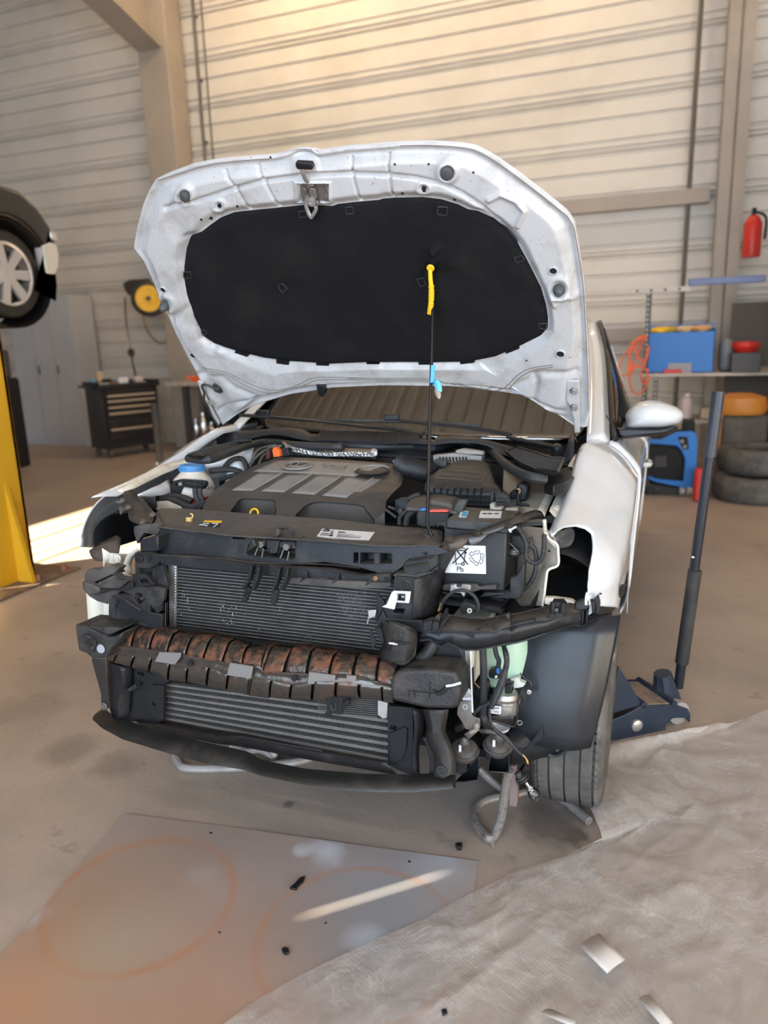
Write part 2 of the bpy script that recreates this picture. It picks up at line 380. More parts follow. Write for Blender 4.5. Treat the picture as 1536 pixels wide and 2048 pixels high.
# portal frame columns, knee, wall rails, conduits
def i_column(name, x0, x1, y0, y1, z0, z1, t=.02):
    b = MB(); b.bx((x0, y0, z0), (x1, y0+t, z1)); b.bx((x0, y1-t, z0), (x1, y1, z1)); b.bx(((x0+x1)/2-.012, y0, z0), ((x0+x1)/2+.012, y1, z1))
    return struct(b.build(name, COLM, smooth=0))
b = MB(); b.bx((-5.19, 6.18, 0), (-4.77, 6.50, 6.3)); struct(b.build('column', COLM, smooth=0, bevel=.012))
i_column('column', 1.33, 1.56, 6.2, 6.56, 0, 6.3)
kn = [(-5.02, 6.18, 4.80), (-5.02, 5.6, 4.95), (-5.02, 2.0, 5.85), (-5.02, -7.4, 5.98), (-5.02, -7.4, 6.28), (-5.02, 6.18, 6.28)]
b = MB(); b.prism(kn, (.02, 0, 0))
for i in range(3): 
    a, d = Vector(kn[i]), Vector(kn[i+1]); b.prism([a+Vector((-.16, 0, 0)), a+Vector((.18, 0, 0)), d+Vector((.18, 0, 0)), d+Vector((-.16, 0, 0))], (0, 0, -.02))
struct(b.build('beam', COLM, smooth=0))
b = MB(); b.bx((-1.6, 6.46, 2.56), (1.27, 6.58, 2.70)); struct(b.build('beam', COLM, smooth=0))
b = MB(); b.bx((-1.6, 6.46, 1.22), (1.27, 6.58, 1.36)); struct(b.build('beam', COLM, smooth=0))
b = MB(); b.tube([(-4.62, 6.55, 0), (-4.60, 6.55, 6.2)], .018); b.tube([(-4.50, 6.57, 2.0), (-4.50, 6.57, 6.2)], .009); b.tube([(1.06, 6.5, 0.4), (1.10, 6.5, 6.2)], .022)
for z in (2.6, 3.2, 3.8, 4.5, 5.2): b.box((-4.60, 6.57, z), (.06, .03, .03))
struct(b.build('trim_1', mat('conduit', (.12, .11, .10), .5)))

# ================================================================== the car
car = empty('car'); car.matrix_world = CARM
tag(car, 'white hatchback stripped of its front bumper, bonnet propped open', 'car')

# ---- bonnet (hood)
HP = ((0, -.758, -.652), (0, .305, .989)); HN = Vector(HP[0]).normalized()
OUT = Q('1', '600,1735 455,1440 330,1200 265,1050 200,900 140,770 84,700 82,680 100,580 140,430 175,350 212,290 300,252 430,205 560,180 700,165 900,150 960,138 1040,112 1130,110 1165,127 1340,100 1536,85') + \
      Q('2', '300,75 480,72 640,82 745,98 850,155 1000,260 1150,375 1280,480 1325,540 1345,640 1385,900 1400,1150 1415,1400 1420,1680 1400,1755 1320,1745 1230,1640 1100,1580 900,1545 700,1520 550,1510 300,1508') + \
      Q('1', '1536,1508 1250,1520 1000,1560 800,1620 680,1680 612,1742')
PADO = Q('1', '383,860 385,800 400,690 425,620 490,592 530,560 600,510 680,478 800,465 1000,445 1120,432 1260,442 1290,430 1400,417 1536,405') + \
       Q('2', '200,397 300,391 430,388 540,400 640,430 700,460 760,470 850,510 930,580 1000,670 1070,800 1130,920 1160,1020 1172,1100 1170,1160 1130,1205 1000,1270 860,1330 700,1360 500,1365 200,1365') + \
       Q('1', '1536,1362 1250,1372 1000,1358 850,1338 690,1298 560,1255 500,1215 440,1100 400,960')
HC = np.array((735., 565.)); NR = 900
def polar(poly, n=NR, extra=()):
    P = np.array(poly) - HC; th = np.linspace(-pi, pi, n, endpoint=False); r = np.zeros(n)
    for i in range(len(P)):
        a, d = P[i], P[(i+1) % len(P)]; e = d - a
        den = np.cos(th)*e[1] - np.sin(th)*e[0]
        with np.errstate(all='ignore'):
            t = (a[0]*e[1] - a[1]*e[0])/den; u = (a[0]*np.sin(th) - a[1]*np.cos(th))/den
        ok = (u >= -1e-9) & (u <= 1+1e-9) & (t > 0); r[ok] = np.maximum(r[ok], t[ok])
    return th, r
TH, RO = polar(OUT); _, RP = polar(PADO)
def seg_dist(P, line):
    d = np.full(P.shape[:-1], 1e9)
    for a, b_ in zip(line[:-1], line[1:]):
        a = np.array(a); e = np.array(b_) - a; t = np.clip(((P - a) @ e)/(e @ e), 0, 1); q = np.linalg.norm(P - a - t[..., None]*e, axis=-1); d = np.minimum(d, q)
    return d
MR = 64
F = np.r_[0, .004, .012, .03, .05, .08, np.linspace(.11, 1, MR-6)]
PX = HC + (RO + (RP - RO)*F[:, None])[..., None]*np.stack((np.cos(TH), np.sin(TH)), -1)[None]
wpx = (RO - RP)[None]*F[:, None]                          # pixels in from the rim
def sst(x, a, b_): t = np.clip((x-a)/(b_-a), 0, 1); return t*t*(3-2*t)
Hh = .006*sst(wpx, 0, 2)*(1 - sst(wpx, 7, 10)) + .022*sst(F, .12, .34)[:, None] - .016*sst(F, .80, 1.0)[:, None]
CR = Q('1', '285,440 340,418 480,392 690,322 860,277 1100,243 1390,230') + Q('2', '0,232 240,240 400,257 560,292 680,352 800,432 900,535 985,650')
gd = seg_dist(PX, CR); Hh -= .011*np.exp(-(gd/4)**2)
for g in (Q('1', '630,235 700,320 780,450'), Q('1', '820,210 870,280 955,440'), Q('1', '1375,160 1390,240 1430,400'), Q('2', '235,140 245,240 265,385')):
    Hh -= .008*np.exp(-(seg_dist(PX, g)/2.6)**2)
for (px, rr, am) in ((Q('2', '590,218')[0], 18, .016), (Q('1', '402,362')[0], 17, .014), (Q('2', '1240,905')[0], 20, .010), (Q('1', '285,1010')[0], 18, .010), (Q('1', '605,425')[0], 12, .008), (Q('2', '448,322')[0], 13, .008)):
    dd = np.linalg.norm(PX - np.array(px), axis=-1); Hh += am*np.exp(-((dd-rr*.95)/(rr*.34))**2)*.7 - am*.6*np.exp(-(dd/(rr*.6))**2)
for g, am, wd_ in ((Q('2', '830,385 900,350 990,390 1040,450 1000,535'), .010, 5), (Q('1', '330,1090 400,1050 420,1120 560,1270'), -.012, 9), (Q('2', '1215,1000 1200,960 1300,950 1335,965'), .012, 6), (Q('1', '320,520 420,640 360,760'), -.008, 16),
                   (Q('1', '450,1440 620,1440 690,1500 830,1560'), -.008, 5), (Q('2', '1090,1420 1130,1410 1330,1415'), -.010, 6), (Q('2', '1110,1450 1090,1590'), -.008, 5), (Q('2', '950,1545 1000,1480 1090,1440'), -.008, 7),
                   (Q('1', '590,1650 700,1590 900,1560 1100,1500 1536,1480') + Q('2', '300,1480 550,1490 800,1545 1080,1575 1260,1650'), -.008, 4)):
    Hh += am*np.exp(-(seg_dist(PX, g)/wd_)**2)
lp = np.array(Q('1', '1065,295 1215,288 1255,400 1090,415')); lc = lp.mean(0)
q = np.maximum(np.abs(PX[..., 0]-lc[0])/31, np.abs(PX[..., 1]-lc[1])/20); Hh -= .016*(1 - sst(q, .82, 1.05)) - .005*np.exp(-((q-1.08)/.09)**2)
q = np.exp(-((PX[..., 0]-605)/22)**2 - ((PX[..., 1]-304)/9)**2); Hh -= .012*q
rng = np.random.RandomState(3)
RC_T = RC.T; HNn = np.array(HN); HPp = np.array(HP[1])
def px_grid(PXg, Hg):
    d = np.stack(((PXg[..., 0]-768)/FPX, (PXg[..., 1]-1024)/FPX, np.ones(PXg.shape[:-1])), -1) @ RC
    t = ((HPp - CC) @ HNn)/(d @ HNn); return CC + t[..., None]*d + Hg[..., None]*HNn
G3 = px_grid(PX, Hh)
def grid_np(b, G, closed=True):
    m, n = G.shape[:2]; V = [[b.bm.verts.new(G[i, j]) for j in range(n)] for i in range(m)]
    for i in range(m-1):
        for j in range(n if closed else n-1): b.bm.faces.new((V[i][j], V[i][(j+1) % n], V[i+1][(j+1) % n], V[i+1][j]))
    return V
b = MB(); grid_np(b, G3); hood = b.build('bonnet', WHITE_IN, car, smooth=60)
# outer skin: folds round the rim and domes away behind
Fs = np.r_[0, 0, .1, .25, .5, .75, 1]; Hs = np.r_[.0, -.010, -.022, -.036, -.055, -.066, -.07]
Ps = HC + (RO*(1-Fs[:, None]))[..., None]*np.stack((np.cos(TH), np.sin(TH)), -1)[None]
Ps = Ps[:, ::5]; b = MB(); grid_np(b, px_grid(Ps, np.broadcast_to(Hs[:, None], Ps.shape[:2]))); b.build('outer_skin', WHITE, hood, weld=True)
# felt pad
Fp = np.r_[0, .01, .03, np.linspace(.07, 1, 40)]
Pp = HC + (RP*(1-Fp[:, None]))[..., None]*np.stack((np.cos(TH), np.sin(TH)), -1)[None]
Hp = .004 + .010*sst(Fp, 0, .035)[:, None] + 0*Pp[..., 0]
for px, s, am in ((Q('2', '505,690')[0], 8, .02), (Q('2', '500,745')[0], 8, .012), (Q('2', '480,830')[0], 16, -.012), (Q('1', '970,920')[0], 26, -.008), (Q('2', '615,770')[0], 14, .006), (Q('1', '800,760')[0], 40, .006), (Q('2', '430,890')[0], 14, -.008), (Q('1', '640,560')[0], 20, .006)):
    Hp = Hp + 1.7*am*np.exp(-((Pp - np.array(px))**2).sum(-1)/s**2)
Hp += .003*np.sin(Pp[..., 0]/47.)*np.cos(Pp[..., 1]/39.)
b = MB(); grid_np(b, px_grid(Pp, Hp)); 
for t in ('1|690,1290 770,1318 757,1330 683,1305', '1|930,1345 1005,1355 1003,1378 930,1368', '1|1165,1362 1240,1362 1240,1383 1165,1383', '1|1462,1355 1536,1355 1536,1372 1462,1372', '2|105,1350 180,1350 180,1370 105,1370', '2|410,1355 485,1355 485,1378 410,1378', '2|655,1350 740,1345 740,1362 655,1372', '2|920,1290 1000,1262 1005,1278 925,1310'):
    k, v = t.split('|'); b.prism([c(p, plane=HP) + HN*.010 for p in Q(k, v)], -HN*.008)
pad = b.build('insulation_pad', PADM, hood, smooth=50)
def clip(k, pts, r=.0016):
    pp = [c(p, plane=HP) + HN*.0150 for p in Q(k, pts)]
    return MB().tube(resample(pp, 20, True), r, 5, True).build('clip_outline', RUBBER, pad)
for k, v in (('1', '600,540 640,528 662,565 622,587'), ('1', '1065,465 1110,462 1117,497 1073,500'), ('1', '1340,440 1385,437 1392,475 1348,480'), ('2', '527,435 585,437 580,487 524,480'), ('2', '975,735 1020,722 1037,752 990,765'), ('1', '388,822 432,822 432,860 388,858'),
             ('1', '942,905 970,888 998,918 968,945'), ('1', '490,1170 512,1165 525,1185 500,1200'), ('2', '1120,1125 1165,1122 1165,1158 1125,1152'), ('2', '405,865 440,855 455,895 420,908')): clip(k, v)
# buffers, holes, plugs
BUF = mat('buffer_rubber', (.06, .062, .066), .5)
def cone_on_hood(name, px, r, h, m, r2=.6):
    o = c(px, plane=HP) + HN*.010; return MB().lathe(o, HN, [(r*1.1, 0), (r, h*.5), (r*r2, h*.92), (r*r2*.7, h), (0, h)], 20).build(name, m, hood)
cone_on_hood('rubber_buffer', Q('2', '588,222')[0], .018, .026, BUF, .85); cone_on_hood('rubber_buffer', Q('1', '408,365')[0], .016, .026, BUF, .8)
cone_on_hood('rubber_buffer', Q('2', '1242,915')[0], .016, .034, BUF); cone_on_hood('rubber_buffer', Q('1', '280,1018')[0], .015, .034, BUF)
for k, v, r in (('1', '605,420', .0095), ('2', '450,320', .0105), ('1', '275,918', .0085), ('2', '1207,801', .0090), ('2', '1250,1287', .0105), ('1', '440,1325', .010), ('1', '712,425', .004), ('1', '550,503', .006), ('1', '503,503', .004), ('2', '320,350', .004), ('2', '625,390', .004), ('1', '895,158', .003), ('2', '1050,1332', .003), ('2', '280,178', .003), ('2', '478,175', .003), ('2', '740,220', .003)):
    px = Q(k, v)[0]; i = np.unravel_index(np.argmin(((PX - np.array(px))**2).sum(-1)), PX.shape[:2]); o = Vector(G3[i]) + HN*.002
    b = MB(); b.lathe(o, HN, [(0, 0), (r, 0)], 18)
    hole = b.build('hole_shade_disc', BLACK, hood)  # black disc stands in for the dark inside of the hole
    if r > .008: MB().lathe(o, HN, [(r, -.002), (r*1.08, .003), (r*1.35, .002), (r*1.45, -.004)], 20).build('hole_rim', WHITE_IN, hood)
# seam sealer beads
def hood_pts(k, v, h): return [c(p, plane=HP) + HN*h for p in Q(k, v)]
SEAL = mat('seam_sealer', (.16, .14, .12), .7)
def on_hood(pts, lift=.001):
    o = []
    for px in smooth_path([Vector((x, y, 0)) for x, y in pts], 5):
        i = np.unravel_index(np.argmin(((PX - np.array(px[:2]))**2).sum(-1)), PX.shape[:2]); o.append(c(px, plane=HP) + HN*(float(Hh[i]) + lift))
    return o
for s in ('1|500,1380 640,1405 740,1455 860,1503 960,1508 1060,1480 1150,1440 1250,1434 1536,1440', '1|510,1392 640,1420 730,1470 850,1520 960,1526 1070,1497 1160,1455 1250,1448 1536,1449', '2|0,1440 400,1440 520,1448 620,1488 740,1518 860,1518 930,1487 1000,1417 1080,1376 1205,1358', '2|0,1449 400,1450 510,1460 610,1504 740,1534 870,1532 945,1500 1015,1430 1090,1390 1205,1370'):
    k, v = s.split('|'); pipe('seam_bead', SEAL, on_hood(Q(k, v)), .0011, hood, sub=0, n=6)
for s in ('1|455,1440 330,1200 265,1050 200,900 140,770 95,700', '2|1280,490 1320,560 1340,650 1378,900 1393,1150 1405,1400 1410,1660', '1|225,290 310,265 560,192 900,160', '2|300,84 480,82 640,92 745,112 850,168 1000,275 1150,390 1275,492'):
    k, v = s.split('|'); pipe('rim_bead', SEAL, [c(p, plane=HP) + HN*.007 for p in Q(k, v)], .0009, hood, sub=3, n=6)
# latch: pocket plate, pull handle, hook
e = lambda s, h: [c(p, plane=HP) + HN*h for p in Q('N', s)]
plate('latch_plate', STEEL, e('250,780 330,750 740,735 800,770 920,1130 870,1210 560,1265 350,1200 290,1080 230,860', .010), -HN*.004, hood)
MB().tube(resample(e('225,790 330,748 740,730 815,775 935,1150 880,1225 560,1275 340,1215 275,1080 215,860', .012), 60, True), .0022, 6, True).build('latch_rim', ZINC, hood)
for p in ('350,930', '820,1100'): 
    o = e(p, .010)[0]; MB().lathe(o, HN, [(.009, 0), (.008, .005), (.004, .006), (.0035, .003), (0, .003)], 16).build('bolt', STEEL, hood)
latch = pipe('release_lever', ZINC, [a for a in (e('480,780', .018)[0], e('430,640', .03)[0], e('380,460', .035)[0], e('355,340', .034)[0])], [.006, .0055, .0055, .006], hood, flat=.6)
b = MB(); b.prism(e('235,215 580,235 625,345 590,375 270,365 235,290', .04), -HN*.016); hd = b.build('pull_grip', PLASTIC_C, hood, bevel=.002)
b = MB()
for i in range(17):
    t = i/16; a_ = e('%g,%g' % (275+300*t, 275+18*t), .0405)[0]; d_ = e('%g,%g' % (290+300*t, 355+14*t), .0405)[0]; b.tube([a_, d_], .0008, 4)
b.build('grip_rib', BLACK, hd)
MB().tube(e('470,1000 430,1120 450,1260 530,1440 560,1445 650,1290 640,1210', .03), .0052, 8, sub=5).build('hook', ZINC, hood)
b = MB(); b.prism(e('500,840 600,860 660,1060 590,1160 520,1040 480,900', .024), -HN*.012); b.prism(e('560,1230 640,1120 710,1190 660,1270', .024), -HN*.012); b.prism(e('420,790 560,770 590,820 450,840', .022), -HN*.010); b.build('latch_body', STEEL, hood, bevel=.0015)
o = e('540,1130', .03)[0]; MB().lathe(o, HN, [(.012, -.01), (.012, 0), (.005, .001), (.004, -.002), (0, -.002)], 16).build('pivot', ZINC, hood)
# underside clip, washer jet grommet and hose, hinges
b = MB(); b.prism([c(p, plane=HP) + HN*.03 for p in Q('G', '880,78 930,82 955,150 945,172 900,165')], -HN*.03); b.build('edge_clip', PLASTIC_C, hood, bevel=.002)
o = c(Q('1', '588,1512')[0], plane=HP) + HN*.012; MB().lathe(o, HN, [(.0, .014), (.006, .014), (.010, .008), (.019, .006), (.022, 0), (.022, -.004)], 20).build('grommet', RUBBER, hood)
pipe('washer_hose', RUBBER, [c(p, plane=HP) + HN*.02 for p in Q('1', '575,1508 540,1490 510,1482 498,1495 512,1530 508,1570 530,1610 550,1660 575,1700 600,1735')], .0042, hood)
for k, pl, bo in (('2', '1285,1460 1360,1460 1358,1640 1362,1765 1330,1765 1325,1680 1300,1600 1282,1580', ('1328,1515', '1328,1612')), ('1', '470,1465 500,1470 520,1560 600,1715 590,1740 560,1690 505,1580', ('548,1590',))):
    b = MB(); b.prism([c(p, plane=HP) + HN*.018 for p in Q(k, pl)], -HN*.008); hg = b.build('hinge', WHITE_IN, hood, bevel=.002)
    for q_ in bo:
        o = c(Q(k, q_)[0], plane=HP) + HN*.018; MB().lathe(o, HN, [(.014, 0), (.014, .002), (.009, .003), (.009, .009), (.004, .010), (0, .008)], 6).build('hinge_bolt', ZINC, hg, smooth=20)
# ---- front wings (fenders)
def itp(x, xs, ys): return float(np.interp(x, xs, ys))
def fender_sec(y):
    xi = itp(y, (-.42, .3, .5), (.676, .678, .70)); zi = itp(y, (-.42, -.25, -.1, .08, .2, .3, .5), (.810, .835, .862, .912, .952, .978, .980))
    xo = itp(y, (-.42, -.34, -.28, -.22, -.1, .1, .5), (.742, .778, .812, .832, .842, .846, .846))
    if y > .375: zb = .40
    else:
        zb = .25 + math.sqrt(max(0, .385**2 - y*y)) if y > -.385 else 0
        zb = max(zb, itp(y, (-.42, -.34, -.2, -.1), (.66, .638, .598, .3)))
        if y > .33: zb = itp(y, (.33, .375), (.25 + math.sqrt(.385**2-.33**2), .40))
    pts = [(xi-.018, zi-.022), (xi, zi), (xi+.030, zi-.010), (xi*.42+xo*.58, zi-.045), (xo-.012, zi-.105), (xo, zi-.15), (xo-.004, max(zb+.03, (zi-.15+zb)/2)), (xo-.002, zb)]
    return resample(smooth_path([Vector((a, 0, q)) for a, q in pts], 6), 34)
FY = [.46, .40, .376, .375, .33, .27, .2, .12, .04, -.04, -.11, -.16, -.2, -.24, -.28, -.32, -.36, -.403]
def yf(s): return itp(s, (0, .06, .121, .182, .242, .303, .364, .455, .545, .636, .758, .939, 1), (-.31, -.355, -.397, -.315, -.26, -.24, -.24, -.28, -.31, -.335, -.355, -.365, -.367))
def fender(sg, name='fender'):
    rows = []; ss = np.linspace(0, 1, 34); SEC = {}
    ny = 40
    for si, s in enumerate(ss):
        row = []
        for k in range(ny):
            y = .455 + (yf(s) - .455)*k/(ny-1)
            if y not in SEC: SEC[y] = fender_sec(y)
            p = SEC[y][si]; row.append(Vector((sg*p.x, y, p.z)))
        rows.append(row)
    b = MB(); b.grid(rows); o = b.build(name, [WHITE, PLASTIC_C], car, smooth=50, solid=.0035, off=-1 if sg > 0 else -1)
    return o
fender(1); fender(-1)

# ---- shell behind: doors, pillars, roof, glass
def side(sg):
    rows = []
    for y in (.462, .6, .9, 1.3, 1.55):
        rows.append([Vector((sg*x, y, z)) for x, z in ((.742, .962+.02*(y-.46)), (.775, .945), (.832, .885), (.848, .83), (.842, .60), (.838, .46), (.822, .39), (.80, .35))])
    sheet('door', WHITE, rows, car, sm=4, n=30, solid=.01)
    rows = []
    for y in (1.556, 1.8, 2.1, 2.4, 2.7, 2.95, 3.12):
        dx = 0 if y < 2.6 else -.12*((y-2.6)/.52)**2
        zb = .24
        if abs(y-2.47) < .37: zb = .29 + math.sqrt(.37**2-(y-2.47)**2)
        rows.append([Vector((sg*(x+dx), y, max(z, zb))) for x, z in ((.742, .985+.02*(y-1.5)), (.775, .955), (.832, .885), (.85, .83), (.846, .60), (.838, .46), (.822, .39), (.80, .35))])
    sheet('quarter_panel', WHITE, rows, car, sm=4, n=30, solid=.01)
    ain = [(.672, .43, .965), (.645, .70, 1.115), (.60, 1.0, 1.275), (.555, 1.24, 1.405), (.53, 1.5, 1.445)]
    aout = [(.742, .49, .955), (.705, .78, 1.115), (.665, 1.05, 1.275), (.615, 1.30, 1.395), (.595, 1.6, 1.43)]
    sheet('pillar', WHITE, [[Vector((sg*x, y, z)) for x, y, z in ain], [Vector((sg*(a[0]*.5+b_[0]*.5+.012), (a[1]+b_[1])/2, (a[2]+b_[2])/2+.012)) for a, b_ in zip(ain, aout)], [Vector((sg*x, y, z)) for x, y, z in aout]], car, sm=4, n=24, solid=.008)
    gb = [(.748, .58, .968), (.750, .9, .972), (.752, 1.2, .982), (.748, 1.5, .995)]; gt = [(.735, .60, 1.0), (.690, .90, 1.175), (.645, 1.17, 1.33), (.607, 1.5, 1.41)]
    g = sheet('door_window', GLASS_S, [[Vector((sg*x, y, z)) for x, y, z in gb], [Vector((sg*((a[0]+b_[0])/2+.010), (a[1]+b_[1])/2, (a[2]+b_[2])/2)) for a, b_ in zip(gb, gt)], [Vector((sg*x, y, z)) for x, y, z in gt]], car, sm=4, n=16, solid=.004)
    pipe('window_trim', PLASTIC_C, [Vector((sg*(x+.006), y, z)) for x, y, z in gb + gt[::-1]], .010, g, sub=4, n=6, closed=True)
    g2b = [(.75, 1.58, 1.0), (.745, 2.1, 1.02), (.71, 2.55, 1.06)]; g2t = [(.607, 1.58, 1.41), (.60, 2.0, 1.40), (.60, 2.45, 1.33)]
    sheet('rear_door_window', GLASS_S, [[Vector((sg*x, y, z)) for x, y, z in g2b], [Vector((sg*x, y, z)) for x, y, z in g2t]], car, sm=4, n=12, solid=.004)
    b = MB(); b.box((sg*.682, 1.53, 1.20), (.03, .07, .43), Matrix.Rotation(sg*-.34, 3, 'Y')); b.build('door_pillar', BLACK, car, bevel=.004)
    sheet('rear_pillar', WHITE, [[Vector((sg*x, y, z)) for x, y, z in ((.71, 2.55, 1.04), (.68, 2.85, 1.0), (.62, 3.1, .98))], [Vector((sg*x, y, z)) for x, y, z in ((.60, 2.45, 1.36), (.57, 2.75, 1.32), (.54, 2.92, 1.25))]], car, sm=4, n=10, solid=.01)
    b = MB()
    o = (sg*.845, 1.42, .80); b.tube([(sg*.835, 1.32, .80), (sg*.868, 1.35, .80), (sg*.868, 1.47, .80), (sg*.835, 1.50, .80)], .012, 8, sub=5); b.build('door_handle', WHITE, car)
GLASS = mat('windscreen_glass', (.9, 1.0, .97), .02, trans=1.0, ior=1.5)
def thin_glass(name, tint, refl):
    m = bpy.data.materials.new(name); m.use_nodes = True; nt = m.node_tree; N = nt.nodes; L = nt.links; N.clear()
    o = N.new('ShaderNodeOutputMaterial'); mx = N.new('ShaderNodeMixShader'); t = N.new('ShaderNodeBsdfTransparent'); g = N.new('ShaderNodeBsdfGlossy'); f = N.new('ShaderNodeFresnel')
    t.inputs[0].default_value = (*tint, 1); g.inputs['Roughness'].default_value = .015; f.inputs[0].default_value = refl
    L.new(f.outputs[0], mx.inputs[0]); L.new(t.outputs[0], mx.inputs[1]); L.new(g.outputs[0], mx.inputs[2]); L.new(mx.outputs[0], o.inputs[0]); return m
GLASS_W = thin_glass('windscreen_pane', (.66, .78, .73), 2.9)
GLASS_S = thin_glass('side_pane', (.72, .82, .80), 2.2)
side(1); side(-1)
wsb = [Vector((x, .50-.12*(1-(x/.70)**2), .945 - .012*(1-(x/.7)**2))) for x in np.linspace(-.69, .69, 15)]
wst = [Vector((x, 1.28-.10*(1-(x/.55)**2), 1.40+.035*(1-(x/.55)**2))) for x in np.linspace(-.55, .55, 15)]
wsm = [(a+b_)/2 + Vector((0, -.035, .03)) for a, b_ in zip(wsb, wst)]
sheet('windscreen', GLASS_W, [wsb, wsm, wst], car, n=15, solid=.005, subd=1)
roof = [[Vector((x, y, z + .03*(1-(x/.6)**2))) for x in np.linspace(-w_, w_, 11)] for y, z, w_ in ((1.27, 1.405, .56), (1.5, 1.435, .60), (2.0, 1.43, .61), (2.5, 1.38, .60), (2.85, 1.29, .56))]
sheet('roof', WHITE, roof, car, solid=.012, subd=1)
sheet('rear_screen', GLASS_S, [[Vector((x, y-.06*(x/.56)**2, z)) for x in np.linspace(-w_, w_, 9)] for y, z, w_ in ((2.90, 1.27, .55), (3.10, .98, .62))], car, solid=.005)
sheet('tailgate', WHITE, [[Vector((x, y-.10*(x/.7)**2, z)) for x in np.linspace(-w_, w_, 9)] for y, z, w_ in ((3.12, .97, .63), (3.17, .8, .72), (3.20, .55, .74), (3.15, .28, .72))], car, solid=.012, sm=0)
# cabin
CAB = mat('cabin_trim', (.05, .05, .052), .7); SEATM = mat('seat_cloth', (.15, .15, .16), .9); COWLM = mat('cowl_plastic', (.020, .022, .026), .42, col2=(.034, .034, .035), scale=6)
b = MB(); b.bx((-.66, .45, .30), (.66, .52, .90)); b.bx((-.70, .5, .22), (.70, 3.0, .28)); b.build('cabin_floor', CAB, car)
sheet('dashboard', CAB, [[Vector((x, y - .0*(x/.6)**2, z)) for x in np.linspace(-.66, .66, 9)] for y, z in ((.46, .90), (.60, .93), (.85, .935), (.95, .88), (.97, .70))], car, sm=3, solid=.01)
def seat(x, y):
    b = MB(); b.box((x, y, .50), (.50, .52, .16)); s_ = b.build('seat', SEATM, car, bevel=.04, seg=4)
    b = MB(); b.box((x, y+.34, .84), (.48, .14, .62), Matrix.Rotation(-.22, 3, 'X')); b.build('seat_back', SEATM, s_, bevel=.05, seg=4)
    b = MB(); b.box((x, y+.46, 1.25), (.26, .09, .17), Matrix.Rotation(-.2, 3, 'X')); b.build('headrest', SEATM, s_, bevel=.04, seg=4)
seat(.36, 1.3); seat(-.36, 1.3)
b = MB(); b.box((0, 2.15, .55), (1.2, .5, .2)); b.box((0, 2.5, .85), (1.2, .15, .6), Matrix.Rotation(-.3, 3, 'X')); b.build('rear_seat', SEATM, car, bevel=.04, seg=3)
b = MB(); cst = Vector((.36, 1.0, .96)); axs = Vector((0, -.9, .42)).normalized(); u_ = Vector((1, 0, 0)); v_ = axs.cross(u_); b.tube(ring_pts(cst, u_, v_, .18, n=36), .015, 8, True); b.cyl(cst, cst + axs*.02, .06); b.tube([cst - u_*.17, cst + u_*.17], .015); b.tube([cst, cst - v_*.17], .015); b.build('steering_wheel', CAB, car)
b = MB(); b.box((0, .98, 1.325), (.22, .03, .065)); b.tube([(0, .99, 1.33), (0, 1.06, 1.40)], .01); b.build('rear_view_mirror', CAB, car, bevel=.01)

# ---- door mirror
MOUT = smooth_path([Vector((x, y, 0)) for x, y in Q('8', '515,810 560,752 650,725 740,733 830,768 862,800 866,830 832,868 745,893 630,897 525,895 516,855')], 5, True)
mo = np.array([(p.x, p.y) for p in MOUT]); mc = np.array(Q('8', '670,825')[0]); rows = []
for f, y in ((1.0, .80), (1.0, .76), (.97, .725), (.86, .69), (.66, .662), (.4, .648), (.12, .644), (.01, .644)): rows.append([c(mc + (q-mc)*f, y=y) for q in mo])
b = MB(); b.loft(rows); b.build('mirror_cap', WHITE, car, smooth=60)
mr = [c(q, y=.805) for q in mo]; b = MB(); b.prism(mr, (0, .01, 0)); b.build('mirror_glass', CHROME, car)
b = MB(); b.loft([[c(p, y=y) for p in Q('8', s)] for s, y in (('455,888 520,893 660,898 745,895 800,876 836,880 832,905 770,930 650,943 470,962', .80), ('455,888 520,891 660,896 745,893 800,876 830,880 826,903 766,928 650,941 470,960', .70), ('470,900 660,903 740,902 790,890 810,895 760,918 650,930 480,945', .675))]); b.build('mirror_arm', PLASTIC_C, car, bevel=.003)
b = MB(); b.loft([[c(p, y=y) for p in Q('8', s)] for s, y in (('398,800 420,845 455,885 470,925 455,992 432,972 408,920 398,860', .66), ('400,810 420,850 450,890 460,925 450,980 432,962 412,915 402,865', .62))]); b.build('mirror_foot', PLASTIC_C, car, bevel=.003)

